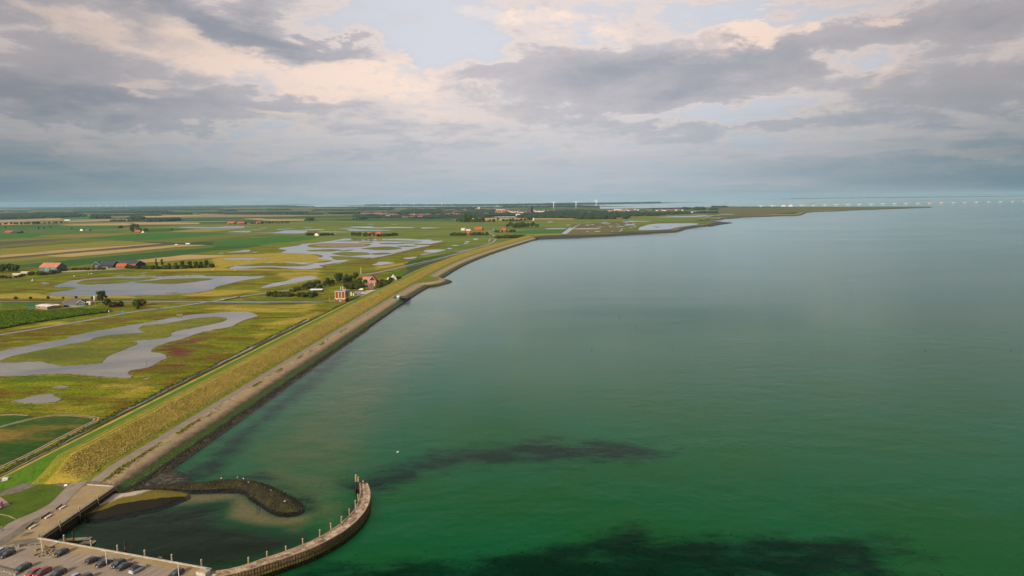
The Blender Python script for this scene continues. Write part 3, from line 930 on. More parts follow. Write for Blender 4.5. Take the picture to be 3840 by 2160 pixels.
field([('f', [(320, 450), (420, 440), (1000, 430), (1010, 465), (320, 500)])], nmat('brown_marsh', (.155, .110, .035), (.110, .085, .030), .03))
field([('f', [(340, 370), (460, 372), (1000, 330), (1240, 345), (1200, 385), (1080, 410), (1000, 430), (380, 440)])], nmat('brown_marsh_grey', (.115, .100, .050), (.085, .080, .035), .02))
field([('U', [(0, 225), (600, 225), (1100, 220), (1700, 217), (1500, 226), (900, 246), (640, 256), (420, 282), (0, 300)])], nmat('spit_grass', (.085, .090, .032), (.110, .095, .040), .01))
# near field with the shell track round it
FA = smooth(gps([('A', [(-120, 470), (300, 350), (860, 240), (1250, 255), (1390, 290), (1370, 330), (1290, 380), (900, 560), (500, 770), (200, 910), (-120, 1060)])]), 3)
sheet('field', FA, nmat('near_crop', (.016, .058, .005), (.030, .078, .008), .08, c3=(.190, .125, .045), s3=.045, stretch=(.35, 1, 1), rot=.25, fine=.3, fscale=.8, bump=.2, bscale=.8))
sheet('field', gps([('A', [(-100, 245), (420, 240), (520, 255), (300, 320), (0, 400), (-100, 420)])]), nmat('near_crop_green', (.020, .070, .006), (.034, .090, .010), .1, fine=.25))
trk = smooth(gps([('A', [(-60, 430), (250, 340), (600, 262), (860, 234), (1150, 240), (1380, 262), (1470, 282), (1430, 325), (1280, 392), (920, 572), (520, 785), (280, 900), (-40, 1045)])]), 4, False)
for off in (-.85, .85):
    strip('track', resample(trk, 5) + normals2(resample(trk, 5)) * off, .7, M_track)
strip('track', smooth(gps([('A', [(-60, 236), (150, 226), (420, 236)])]), 4, False), 1.2, M_track)

# ditches between the fields
for spec in ([('a', [(0, 470), (780, 410), (2100, 318)])], [('b', [(0, 640), (300, 655), (880, 695), (1300, 650), (2000, 580), (2576, 528)])], [('c', [(0, 415), (500, 360), (1150, 300)])],
             [('a', [(380, 576), (940, 535)])], [('a', [(2050, 440), (2576, 406)])], [('a', [(600, 255), (1200, 270), (1600, 270), (2576, 205)])], [('b', [(1500, 460), (2050, 415)])],
             [('d', [(1600, 245), (2100, 245), (2576, 240)])]):
    strip('field_ditch', gps(spec), 5.0, M_ditchdk)

# ---- water in the land: ponds with a low muddy rim, islands standing in them
_pn = [0]
def pond(outline, islands=(), n=3, rim=.9, jit=.6, name='pond'):
    _pn[0] += 1
    p = smooth(ccw(gps(outline)), n, jit=jit, seed=_pn[0])
    z = .70 + .001 * _pn[0]
    o = sheet(name, p, M_pond, z)
    ring(p, rim, z, 'pond_bank')
    for k, isl in enumerate(islands):
        spec, mat = isl
        q = smooth(ccw(gps(spec)), n, jit=jit, seed=_pn[0] * 31 + k)
        sheet('marsh_island', q, mat, z + .20 + .01 * k)
        ring(q[::-1], rim, z, 'island_bank', up=.19 + .01 * k)
    return o

def ring(p, w, z, name, up=.10, mat=None):
    # closed bank along an outline given anticlockwise: inner foot in the water, outer edge on the land
    t = np.roll(p, -1, 0) - np.roll(p, 1, 0)
    t = t / np.maximum(np.linalg.norm(t, axis=1, keepdims=True), 1e-9)
    nrm = np.stack([t[:, 1], -t[:, 0]], 1)
    A = np.column_stack([p - nrm * w * .5, np.full(len(p), z - .03)])
    B = np.column_stack([p + nrm * w * .1, np.full(len(p), z + up)])
    C_ = np.column_stack([p + nrm * w * .9, np.full(len(p), (z - .2) if name == 'pond_bank' else z + up + .004)])
    n = len(p); i = np.arange(n); j = (i + 1) % n
    V = np.concatenate([A, B, C_])
    F = np.concatenate([np.stack([i, i + n, j + n, j], 1), np.stack([i + n, i + 2 * n, j + 2 * n, j + n], 1)])
    obj(name, np_mesh(name, V, F, mat or M_bank), kind='structure')

M_isl = nmat('island_marsh', (.110, .130, .014), (.175, .165, .022), .10, c3=(.085, .110, .014), s3=.04, stretch=(.4, 1, 1), bump=.3, bscale=.7, fine=.3, fscale=.9)
M_isl_red = nmat('island_marsh_red', (.115, .125, .010), (.130, .065, .022), .08, stretch=(.4, 1, 1), lo=.48, hi=.75, bump=.2, bscale=.7, fine=.25, fscale=.9)
M_isl_tan = nmat('island_bare', (.27, .19, .13), (.23, .17, .11), .06)
# nearest pond
pond([('E', [(-400, 830), (0, 715), (500, 615), (1000, 525), (1060, 490), (1600, 385), (2060, 305), (2400, 265)]), ('F', [(0, 840), (200, 800), (480, 745), (800, 715), (1150, 690), (1350, 683), (1500, 690), (1600, 715), (1643, 740), (1560, 772), (1400, 820), (1290, 880), (1200, 915), (900, 970), (700, 1020), (500, 1090), (250, 1160), (90, 1220), (35, 1285), (120, 1300), (230, 1330), (265, 1380), (210, 1410)]),
      ('E', [(2400, 870), (2330, 920), (2200, 970), (1960, 1010), (1940, 1060), (2000, 1100), (1900, 1120), (1400, 1085), (900, 1055), (500, 1070), (0, 1095), (-400, 1110)])],
     [([('E', [(0, 860), (100, 815), (350, 755), (900, 640), (1300, 570), (1450, 510), (1750, 465), (2150, 440), (2200, 425), (2110, 400), (2090, 375), (2150, 335), (2400, 310)]), ('F', [(0, 900), (300, 855), (640, 790), (900, 765), (1080, 765), (1170, 795), (1080, 840), (700, 920), (480, 960), (350, 995), (320, 1020), (340, 1045), (240, 1075), (0, 1105)]), ('E', [(2200, 540), (1920, 570), (2020, 575), (2070, 605), (1980, 650), (1750, 740), (1600, 800), (1580, 850), (1500, 895), (1200, 925), (950, 935), (800, 915), (650, 880), (500, 872), (250, 885), (100, 890), (20, 880)])], M_isl)])
# second pond
pond([('V', [(915, 720), (1100, 695), (1300, 665), (1480, 630), (1420, 605), (1290, 600), (1150, 605), (1010, 600), (1100, 570), (1280, 500), (1500, 465), (1800, 430), (2200, 405), (2576, 398)]),
      ('F', [(0, 150), (260, 145), (480, 130), (780, 127), (860, 145), (1200, 142), (1500, 150), (1755, 148), (1620, 180), (1400, 215), (1180, 265), (1010, 310), (980, 340), (780, 380), (520, 410), (200, 430), (0, 435)]), ('V', [(2300, 770), (1700, 782), (1300, 778), (1050, 770), (980, 735)])],
     [([('V', [(1480, 520), (1600, 480), (1900, 445), (2300, 430), (2576, 440)]), ('N', [(1780, 455), (1900, 462), (1700, 490), (1400, 525), (1100, 540), (960, 535)])], M_isl),
      ([('F', [(-250, 235), (0, 215), (250, 190), (500, 180), (900, 178), (940, 190), (800, 215), (500, 252), (300, 260), (0, 252)])], M_isl_red),
      ([('F', [(240, 400), (350, 396), (490, 400), (350, 404)])], M_isl)], jit=1.0)
pond([('F', [(1680, 318), (1750, 285), (1900, 245), (2060, 215), (2200, 170), (2350, 150), (2500, 150), (2545, 165), (2500, 190), (2350, 215), (2150, 255), (1900, 300), (1750, 320)])], jit=.5)
# big pond with islands
pond([('c', [(1255, 575), (1450, 545), (1680, 515), (1690, 495), (1950, 470), (2200, 440), (2450, 400), (2520, 385)]), ('d', [(500, 385), (700, 385), (800, 400), (1000, 390), (1600, 388), (1900, 405), (2130, 405), (2160, 428), (2390, 430), (2250, 465), (2150, 490), (2110, 520), (1900, 560), (1700, 610), (1430, 670), (1380, 690), (1250, 720), (1050, 755), (860, 785), (620, 797), (480, 830), (250, 880), (0, 905)]),
      ('c', [(2576, 830), (2300, 880), (2060, 905), (2100, 940), (1900, 970), (1700, 978), (1400, 958), (1100, 940), (800, 950), (560, 975), (300, 980), (370, 930), (440, 915), (700, 920), (1000, 920), (1400, 925), (1700, 920), (1840, 900), (1600, 870), (1370, 850), (1600, 845), (1900, 852), (2100, 850), (2330, 815), (2200, 800), (2010, 780), (2060, 755), (2120, 725), (1980, 690), (1700, 675), (1450, 665), (1310, 655), (1420, 612)])],
     [([('d', [(-240, 520), (-100, 490), (100, 480), (500, 478), (900, 485), (990, 495), (920, 525), (800, 545), (400, 560), (0, 560), (-200, 550)])], M_isl),
      ([('d', [(-100, 505), (100, 488), (500, 483), (860, 492), (840, 535), (400, 548), (0, 540), (-80, 525)])], M_isl_tan),
      ([('c', [(1810, 610), (2000, 600), (2300, 593), (2480, 610), (2300, 632), (2000, 635), (1860, 630)])], M_isl),
      ([('d', [(235, 680), (450, 650), (700, 650), (900, 658), (975, 680), (900, 700), (600, 720), (400, 712)])], M_isl),
      ([('d', [(980, 682), (1080, 670), (1250, 660), (1390, 672), (1250, 692), (1080, 698)])], M_isl_red),
      ([('d', [(800, 583), (1000, 555), (1300, 540), (1500, 555), (1580, 572), (1450, 595), (1250, 610), (1050, 605), (900, 590)])], M_isl_red),
      ([('d', [(180, 735), (300, 728), (600, 738), (860, 755), (1010, 757), (850, 780), (600, 792), (330, 797), (260, 780), (250, 765)])], M_isl),
      ([('d', [(1150, 478), (1300, 470), (1500, 478), (1640, 484), (1450, 492), (1200, 490)])], M_isl),
      ([('d', [(1500, 475), (1700, 462), (1930, 472), (1750, 480)])], M_isl_red),
      ([('d', [(1470, 533), (1650, 524), (1880, 532), (1700, 545), (1550, 542)])], M_isl),
      ([('d', [(1820, 505), (1900, 490), (2140, 492), (2100, 510)])], M_isl_red),
      ([('d', [(930, 428), (1200, 420), (1600, 424), (1980, 434), (1850, 443), (1300, 438)])], M_isl),
      ([('d', [(300, 435), (500, 425), (700, 415), (800, 405), (780, 425), (920, 428), (600, 438)])], M_isl),
      ([('d', [(730, 462), (880, 455), (1020, 462), (880, 468)])], M_isl),
      ([('d', [(400, 632), (500, 612), (640, 603), (560, 620), (470, 634)])], M_isl),
      ([('c', [(1780, 880), (1870, 872), (1950, 872), (1850, 884)])], M_isl)], jit=1.2)
for o_ in ([('c', [(205, 780), (400, 765), (700, 760), (1080, 768), (850, 778), (780, 795), (500, 800), (230, 797)])],
           [('c', [(570, 835), (640, 822), (780, 830), (700, 842)])], [('c', [(960, 858), (1100, 847), (1225, 848), (1100, 860)])],
           [('c', [(270, 655), (450, 630), (600, 608), (700, 606), (720, 628), (640, 645), (400, 655)])], [('c', [(740, 652), (800, 642), (885, 650), (800, 657)])],
           [('c', [(1700, 762), (1760, 757), (1830, 764), (1760, 769)])], [('c', [(80, 668), (150, 660), (215, 668), (150, 675)])],
           [('d', [(1000, 893), (1110, 860), (1120, 838), (1250, 832), (1330, 840), (1440, 860), (1300, 880), (1150, 900)])],
           [('d', [(1600, 768), (1700, 750), (1860, 735), (1870, 748), (1800, 770), (1680, 782)])], [('d', [(2000, 632), (2050, 608), (2200, 598), (2440, 602), (2320, 635), (2240, 655), (2150, 660), (2060, 650)])],
           [('d', [(1925, 690), (2000, 678), (2140, 672), (2060, 690), (1960, 696)])], [('D', [(1110, 290), (1150, 280), (1190, 288), (1160, 298)])],
           [('D', [(1175, 245), (1230, 238), (1300, 242), (1230, 252)])], [('D', [(1375, 195), (1410, 182), (1455, 185), (1430, 200)])], [('D', [(1495, 145), (1545, 138), (1595, 145), (1540, 162)])],
           [('D', [(1355, 215), (1400, 207), (1425, 212), (1390, 220)])], [('D', [(1738, 190), (1750, 145), (1765, 145), (1758, 175)])],
           [('V', [(800, 520), (840, 508), (920, 522), (960, 540), (880, 547), (820, 538)])], [('V', [(2230, 375), (2320, 363), (2440, 366), (2350, 380)])], [('N', [(1675, 430), (1720, 422), (1775, 428), (1720, 434)])], [('N', [(1700, 405), (1735, 398), (1775, 400), (1730, 409)])],
           [('E', [(280, 1449), (520, 1390), (780, 1355), (830, 1400), (930, 1430)]), ('A', [(880, 15), (820, 40), (600, 52), (380, 50), (200, 25)])],
           [('E', [(800, 1255), (900, 1235), (1050, 1250), (960, 1275), (880, 1270)])], [('E', [(2170, 1140), (2220, 1115), (2275, 1115), (2230, 1130)])],
           [('F', [(1680, 945), (1710, 938), (1735, 942), (1700, 952)])], [('F', [(0, 512), (700, 516), (740, 525), (650, 545), (0, 542)]), ('N', [(1400, 752), (1360, 735)])]):
    pond(o_, jit=.3)
# far flooded meadow
for o_ in ([('c', [(0, 165), (200, 150), (420, 140), (700, 146), (600, 165), (560, 185), (200, 190), (0, 192)]), ('b', [(1200, 395), (860, 382), (1050, 362)])],
           [('c', [(260, 258), (520, 235), (700, 235), (720, 255), (640, 268), (500, 262)])], [('c', [(760, 275), (1150, 270), (1300, 245), (1400, 228), (1800, 228), (1780, 270), (1650, 286), (1200, 280)])],
           [('c', [(1210, 210), (1300, 200), (1500, 185), (1560, 187), (1400, 202), (1280, 215)])], [('c', [(1750, 220), (1850, 205), (2140, 205), (2100, 220), (1900, 222)])],
           [('d', [(530, 165), (720, 152), (1060, 152), (1000, 170), (1200, 172), (1400, 160), (1810, 170), (1800, 182), (1450, 180), (1100, 190), (800, 178)])],
           [('d', [(520, 213), (600, 206), (900, 215), (1330, 225), (1300, 234), (900, 232), (600, 235)])], [('d', [(1940, 182), (1980, 170), (2340, 175), (2200, 184), (2000, 190)])],
           [('c', [(2280, 290), (2330, 282), (2410, 284), (2330, 294)])], [('d', [(370, 190), (500, 186), (760, 190), (500, 197)])], [('d', [(920, 110), (980, 104), (1060, 106), (980, 113)])],
           [('c', [(1700, 165), (1820, 160), (1950, 165), (1820, 169)])], [('d', [(1370, 110), (1450, 105), (1510, 108), (1440, 113)])],
           [('c', [(700, 222), (800, 214), (960, 218), (820, 224)])], [('c', [(880, 184), (980, 178), (1080, 182), (980, 187)])], [('d', [(0, 248), (300, 250), (620, 262), (300, 260), (0, 258)])],
           [('e', [(2345, 708), (2500, 592), (2576, 590)]), ('f', [(440, 375), (462, 376), (400, 410), (290, 502), (208, 503)])], [('f', [(370, 432), (600, 425), (760, 432), (600, 440), (380, 440)])],
           [('f', [(998, 472), (1040, 432), (1058, 434), (1020, 472)])], [('f', [(1268, 448), (1290, 415), (1400, 380), (1560, 362), (2000, 358), (2090, 366), (2060, 380), (1850, 405), (1690, 440), (1400, 452)])],
           [('f', [(0, 430), (100, 427), (255, 428), (255, 436), (0, 438)])], [('f', [(0, 342), (60, 334), (105, 334), (30, 346)])], [('f', [(265, 385), (300, 378), (330, 382), (290, 390)])],
           [('f', [(1040, 338), (1110, 320), (1200, 325), (1410, 328), (1400, 334), (1200, 336), (1100, 342)])], [('f', [(1060, 385), (1120, 372), (1200, 370), (1210, 382), (1120, 386)])],
           [('f', [(1480, 276), (1700, 262), (2080, 255), (2210, 248), (2230, 252), (2100, 270), (1800, 276)])], [('f', [(2180, 275), (2260, 255), (2310, 252), (2240, 268), (2200, 278)])], [('f', [(2360, 234), (2450, 231), (2576, 230), (2576, 236), (2440, 238)])],
           [('f', [(650, 470), (700, 464), (745, 470), (700, 476)])], [('f', [(545, 470), (560, 464), (580, 470), (560, 478)])], [('f', [(890, 472), (905, 466), (918, 470), (900, 478)])]):
    pond(o_, rim=1.5, jit=1.5, n=2)
rng = np.random.RandomState(5)
for k in range(34):
    x, y = rng.uniform(560, 1230), rng.uniform(345, 425)
    w, hh = rng.uniform(12, 42), rng.uniform(2.0, 4.0)
    pond([('f', [(x - w, y), (x - w * .3, y - hh), (x + w * .6, y - hh * .8), (x + w, y + hh * .2), (x + w * .2, y + hh)])], rim=1.2, jit=1.5, n=2, name='puddle')
# bare islet in the far lagoon
sheet('marsh_island', gps([('f', [(1468, 410), (1500, 404), (1566, 408), (1540, 414)])]), M_isl, z=.98)

# ditch along the dike foot
ds_ = np.arange(-330, 216, 6.0)
dn_ = np.interp(ds_, [-330, -150, -96, -50, 60, 260], [-42.6, -43.4, -44.4, -45.9, -47.2, -48.2])
rng = np.random.RandomState(11)
dl = DC + ds_[:, None] * DD + (dn_ + (rng.rand(len(ds_)) - .5) * 1.4)[:, None] * DN
strip('ditch_bank', dl - DN * .8, 5.4, M_ditchdk, z=.63)
wd = .25 + 4.6 * np.clip(fbm(np.arange(len(dl)) * .22, np.zeros(len(dl))) - .30, 0, 1) * np.clip((ds_ + 215) / 110, .06, 1)
p_ = np.concatenate([dl + DN * wd[:, None] * .5, (dl - DN * wd[:, None] * .5)[::-1]])
sheet('ditch_water', p_, M_pond, z=.67)
# canal
can = smooth(ccw(gps([('N', [(-60, 742), (560, 742), (760, 742)]), ('F', [(0, 521), (700, 522), (1150, 522), (1700, 526), (2300, 528)]), ('C', [(560, 204), (880, 212), (850, 221), (0, 222)]), ('F', [(2300, 549), (1200, 546), (650, 540), (0, 538)]), ('N', [(760, 752), (560, 752), (-60, 753)])])), 2)
sheet('canal', can, M_pond, z=.70)
ring(can, 2.6, .70, 'canal_bank', mat=M_ditchdk)

# ---- roads
M_line = pmat('white_road_paint', (.72, .72, .70), .7)
def road(spec, w, mat=M_asphalt2, lines=False, name='road'):
    c_ = resample(smooth(gps(spec), 5, False), 6.0)
    o = strip(name, c_, w, mat, z=.84 if name == 'road' else .80)
    if lines:
        zz = .85
        for off in (-w / 2 + .35, w / 2 - .35):
            strip('edge_line', c_ + normals2(c_) * off, .16, M_line, z=zz, parent=o, kind=None)
    return c_
RD = [('N', [(-200, 1188), (0, 1150), (1000, 985), (1500, 890), (2000, 820)]), ('F', [(0, 665), (500, 595), (850, 540), (1130, 500), (1500, 440), (2050, 362), (2350, 315)]),
      ('K', [(322, 555), (760, 425), (1200, 360), (1450, 318), (1750, 262), (2200, 165), (2576, 70)]), ('D', [(700, 508), (1100, 412), (1450, 312), (1700, 240), (1810, 190), (1845, 145), (1820, 95), (1760, 58)]), ('e', [(930, 682), (1000, 650), (1060, 640)])]
road(RD, 5.4, lines=True)
road([('D', [(-100, 700), (0, 672), (700, 530), (1100, 428), (1450, 326), (1690, 262), (1760, 230)])], 3.0, M_asphalt, name='cycle_path')
road([('K', [(880, 985), (885, 860), (900, 760), (1000, 690), (1100, 640)])], 3.5, M_track, name='farm_track')
sheet('yard', gps([('K', [(1120, 745), (1180, 725), (1450, 718), (1460, 780), (1400, 800), (1240, 810)])]), M_asphalt2)
sheet('yard', gps([('V', [(1170, 1000), (1340, 955), (1560, 965), (1700, 950), (1560, 985), (1250, 1005)])]), M_track)
sheet('yard', gps([('N', [(640, 390), (900, 365), (1240, 345), (1560, 345), (1200, 370), (700, 395)])]), M_track)
strip('footpath', gps([('K', [(1060, 830), (1430, 825), (1440, 840)])]), 3.0, M_track)

# ---- harbour plateau
ZP = 2.9
M_wallst = nmat('quay_wall_concrete', (.20, .17, .13), (.14, .12, .09), .6)
plat = gps([('M', [(-700, 900), (-700, 330), (-60, 470), (0, 470), (100, 415), (400, 300), (545, 250), (700, 300), (830, 330), (1040, 300), (1350, 385), (1345, 395), (1150, 535), (935, 680), (700, 835), (455, 1003), (740, 1050), (1370, 1165), (2010, 1275), (2495, 1370), (2480, 1449), (2400, 1900), (-900, 1900)])], ZP)
MBp = MB(); MBp.prism([tuple(p) for p in ccw(plat)], -1.8, ZP, 0)
obj('harbour_plateau', MBp.data('harbour_plateau', [M_wallst]), kind='structure')
lawn = gps([('G', [(-400, 1100), (20, 1075), (200, 1040), (420, 980), (760, 845), (905, 780), (960, 790), (1180, 870), (1360, 925), (1420, 915), (1300, 1030), (1130, 1210), (860, 1360), (600, 1449)]), ('I', [(420, 230), (340, 270), (180, 390), (90, 470), (0, 510), (-300, 640)])], ZP)
sheet('lawn', lawn, M_lawn, z=ZP + .012)
sheet('lawn_path', gps([('I', [(-60, 150), (60, 160), (200, 190), (340, 262), (330, 272), (180, 205), (60, 175), (-60, 168)])], ZP), M_track, z=ZP + .020)
sheet('lawn_path', gps([('G', [(-60, 1080), (20, 1095), (210, 1250), (40, 1320), (-60, 1350)])], ZP), nmat('pink_paving', (.36, .25, .19), (.30, .21, .16), .5), z=ZP + .020)
qpath = smooth(gps([('G', [(1600, 790), (1480, 900), (1330, 1050), (1190, 1200), (1000, 1320), (760, 1440)]), ('I', [(380, 330), (180, 480), (0, 600), (-300, 760)])], ZP), 4, False)
strip('quay_path', resample(qpath, 3), 5.2, M_asphalt, z=ZP + .028)
sheet('quay_deck', gps([('G', [(1760, 850), (2290, 885)]), ('M', [(1340, 395), (1150, 535), (935, 680), (700, 835), (460, 1000), (300, 1015), (160, 1040), (60, 1080), (240, 960), (300, 915), (420, 830), (640, 680), (790, 600), (870, 500), (970, 400), (1030, 380)])], ZP), M_pave, z=ZP + .036)
park = gps([('M', [(-400, 1120), (230, 1085), (440, 1060), (470, 1040), (740, 1075), (1370, 1190), (2010, 1300), (2400, 1370), (2300, 1900), (-900, 1900)])], ZP)
sheet('parking_lot', park, M_park, z=ZP + .020)
sheet('quay_deck', gps([('M', [(460, 1012), (740, 1056), (1370, 1170), (2010, 1281), (2490, 1372), (2440, 1400), (2330, 1400), (2280, 1449), (2150, 1420), (1960, 1350), (1740, 1330), (1500, 1255), (1210, 1190), (860, 1190), (800, 1180), (640, 1240), (480, 1190), (440, 1150), (470, 1060)])], ZP), M_pave, z=ZP + .044)

# revetment toe between dike and quay, dark stones at its foot
# ---- heightfield patches
def patch(name, poly, zf, sp, mat, attrs=None, kind='structure', margin=0):
    poly = np.asarray(poly)
    lo, hi = poly.min(0) - margin, poly.max(0) + margin
    gx = np.arange(lo[0], hi[0] + sp, sp); gy = np.arange(lo[1], hi[1] + sp, sp)
    X, Y = np.meshgrid(gx, gy)
    P = np.stack([X.ravel(), Y.ravel()], 1)
    sd = np.where(inside(P, poly), 1, -1) * seg_dist(P, poly)
    idx = np.arange(len(P)).reshape(X.shape)
    F = np.stack([idx[:-1, :-1], idx[:-1, 1:], idx[1:, 1:], idx[1:, :-1]], -1).reshape(-1, 4)
    F = F[(sd[F] > -margin - sp).all(1)]
    us = np.unique(F); rm = np.full(len(P), -1); rm[us] = np.arange(len(us))
    Z = zf(P[us], sd[us])
    at = {k: f(P[us], sd[us], Z) for k, f in (attrs or {}).items()}
    return obj(name, np_mesh(name, np.column_stack([P[us], Z]), rm[F], mat, smooth=True, attrs=at), kind=kind)

# seabed near the harbour: sand, weed beds with breakwater shade painted in, dredged basin
def O(*pts): return [('O', list(pts))]
WEED_SHADE = [(O((845, 1215), (870, 1195), (960, 1180), (1060, 1145), (1180, 1120), (1300, 1110), (1500, 1100), (1700, 1130), (1650, 1160), (1450, 1165), (1200, 1175), (1060, 1190), (960, 1225), (900, 1235)), .86, 16.0),
        (O((880, 1240), (850, 1215), (1000, 1185), (1060, 1160), (1060, 1200), (960, 1228)), 1.0),
        (O((700, 1445), (760, 1412), (900, 1405), (1100, 1400), (1300, 1372), (1480, 1345), (1540, 1338), (1580, 1308), (1620, 1320), (1650, 1345), (1800, 1345), (1750, 1449), (1500, 1700), (600, 1600)), .80, 12.0),
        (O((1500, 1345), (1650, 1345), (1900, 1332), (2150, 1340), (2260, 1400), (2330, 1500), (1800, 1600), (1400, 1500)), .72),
        (O((1800, 1340), (2250, 1310), (2420, 1400), (2500, 1500), (2000, 1600)), .42),
        (O((470, 1180), (560, 1105), (640, 1050), (760, 950), (830, 890), (870, 860), (900, 870), (850, 930), (720, 1030), (640, 1100), (590, 1170), (540, 1200)), .80),
        ([('L', [(330, 280), (800, 235), (950, 245), (1050, 300), (1200, 380), (1480, 490), (1550, 590), (1440, 690), (1380, 640), (1200, 480), (900, 350), (600, 310)])], .95),  # weed ring plus the breakwater's shadow, painted dark into the bed colour
        ([('L', [(-300, 330), (-100, 200), (60, 130), (240, 140), (330, 250), (330, 320), (0, 380)])], .85),
        ([('L', [(1860, 760), (1870, 560), (2000, 470), (2060, 600), (1990, 720)])], .7),
        ([('L', [(1300, 980), (1400, 900), (1500, 950), (1500, 1000), (1350, 1040)])], .6),
        (O((1350, 1290), (1700, 1150), (1980, 1130), (1900, 1190), (1600, 1260)), .0),
        (O((1950, 1100), (2080, 1180), (2160, 1290), (2050, 1240)), .35)]
SAND = [([('Q', [(960, 460), (1500, 440), (1700, 520), (1800, 620), (2050, 740), (2400, 730), (2480, 800), (2200, 880), (1800, 850), (1450, 760), (1520, 640), (1530, 540), (1000, 600), (850, 620)])], .85),
        ([('Q', [(700, 250), (950, 130), (1250, 120), (1350, 230), (1300, 280), (900, 300)])], .30),
        ([('Q', [(2100, 780), (2550, 640), (2576, 820), (2300, 980), (2100, 960)])], .5),
        ([('O', [(500, 1200), (700, 1020), (900, 860), (1100, 760), (1200, 800), (1060, 960), (960, 1160), (880, 1230), (880, 1340), (760, 1300), (780, 1260), (620, 1190)])], .42, 26.0), ([('O', [(520, 1200), (700, 1150), (900, 1180), (900, 1360), (760, 1330), (600, 1230)])], .40, 12.0)]
DEEP = [([('Q', [(-520, 900), (-330, 760), (0, 755), (600, 650), (900, 600), (1400, 540), (1530, 560), (1400, 720), (1500, 830), (2000, 910), (2450, 970), (2500, 1060), (1900, 1300), (1300, 1449), (600, 1449), (0, 1330), (-520, 1060)])], 1.0)]
P2 = None
sbp = np.array([(-190, 110), (460, 110), (460, 720), (-190, 720)])
def zattr(zones, w):
    def f(P, sd, Z):
        global P2
        P2 = P
        r = np.zeros(len(P))
        for spec, s, *ww in zones:
            w_ = ww[0] if ww else w
            poly = gps(spec, -1.2)
            lo, hi = poly.min(0) - 3 * w_, poly.max(0) + 3 * w_
            q = np.all((P > lo) & (P < hi), 1)
            if q.any():
                r[q] = np.maximum(r[q], s * soft(P[q], poly, w_))
        return r
    return f
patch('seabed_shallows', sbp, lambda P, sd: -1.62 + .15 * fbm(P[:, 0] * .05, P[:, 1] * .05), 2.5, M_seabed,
      {'far': lambda P, sd, Z: np.clip(np.maximum((P[:, 1] - 300) / 400, (P[:, 0] - 260) / 200), 0, 1), 'weed': zattr(WEED_SHADE, 9.0), 'sand': zattr(SAND, 4.0), 'deep': zattr(DEEP, 7.0)})

# sand bank with algae inside the harbour
def shore_mat():
    m = bpy.data.materials.new('harbour_shore')
    m.use_nodes = True
    T = NT(m.node_tree); b = m.node_tree.nodes['Principled BSDF']
    p = T.pos((1, 1, 1))
    n1 = T.noise(p, .5, 6, .65, .3); n3 = T.noise(p, 2.2, 4, .6)
    dark, alg, pale = T.attr('dark'), T.attr('algae'), T.attr('pale')
    c = T.mix(T.ramp(n3, .4, .6), (.15, .12, .06), (.10, .085, .045))
    c = T.mix(T.ramp(T.m('ADD', alg, T.m('MULTIPLY', T.m('SUBTRACT', n1, .5), .8)), .3, .7), c, T.mix(T.ramp(n3, .35, .65), (.10, .095, .010), (.20, .155, .022)))
    c = T.mix(T.ramp(T.m('ADD', pale, T.m('MULTIPLY', T.m('SUBTRACT', n1, .5), .7)), .35, .7), c, T.mix(T.ramp(n3, .4, .6), (.60, .50, .40), (.42, .34, .26)))
    c = T.mix(T.ramp(T.m('ADD', dark, T.m('MULTIPLY', T.m('SUBTRACT', n1, .5), .5)), .4, .6), c, (.018, .017, .010))
    T.link(c, b.inputs['Base Color'])
    b.inputs['Roughness'].default_value = .85; b.inputs['Specular IOR Level'].default_value = .1
    bp = T.n('ShaderNodeBump'); bp.inputs['Distance'].default_value = .15
    T.link(T.noise(p, 1.5, 5, .7), bp.inputs['Height']); T.link(bp.outputs[0], b.inputs['Normal'])
    return m
M_shore = shore_mat()
shp = smooth(gps([('Q', [(-60, 560), (0, 500), (120, 465), (300, 450), (500, 435), (760, 440), (960, 465), (1010, 490), (900, 540), (650, 640), (350, 705), (0, 775), (-200, 790), (-270, 740)])], 0.2), 3)
qd0, qd1 = gp('Q', -60, 520, .3), gp('Q', -250, 740, .3)
def sh_z(P, sd):
    return np.where(sd > 0, np.clip(.10 + sd * .16, -1.9, .85), .10 + sd * 5.0) + .25 * (fbm(P[:, 0] * .3, P[:, 1] * .3) - .5)
paleline = gps([('Q', [(-80, 560), (150, 480), (330, 450)])], .5)
patch('shore_bank', shp, sh_z, .9, M_shore,
      {'dark': lambda P, sd, Z: soft(P, gps([('Q', [(-260, 745), (0, 690), (140, 632), (450, 585), (700, 555), (900, 520), (1030, 520), (650, 660), (350, 725), (0, 800), (-260, 820)])], .2), 1.6),
       'algae': lambda P, sd, Z: np.clip(seg_dist(P, paleline, False) / 6.0 - .25, 0, 1),
       'pale': lambda P, sd, Z: np.clip(1.35 - seg_dist(P, paleline, False) / 6.5, 0, 1)}, margin=5)

# stony foreshore between dike and breakwater
M_fore = nmat('weedy_foreshore', (.035, .030, .020), (.105, .095, .068), .55, c3=(.020, .022, .010), s3=.18, rough=.75, bump=.25, bscale=1.4, fine=.3, lo=.45, hi=.6)
fsp = smooth(gps([('Q', [(80, 430), (250, 360), (450, 280), (650, 180), (760, 190), (900, 200), (1050, 300), (1100, 345), (900, 380), (500, 420), (130, 470)])], 0.2), 3)
patch('weedy_shore', fsp, lambda P, sd: np.where(sd > 0, np.clip(-.3 + sd * .10, -1.9, .25), -.3 + sd * 5.0) + .5 * (fbm(P[:, 0] * .45, P[:, 1] * .45) - .5), .8, M_fore, margin=4)

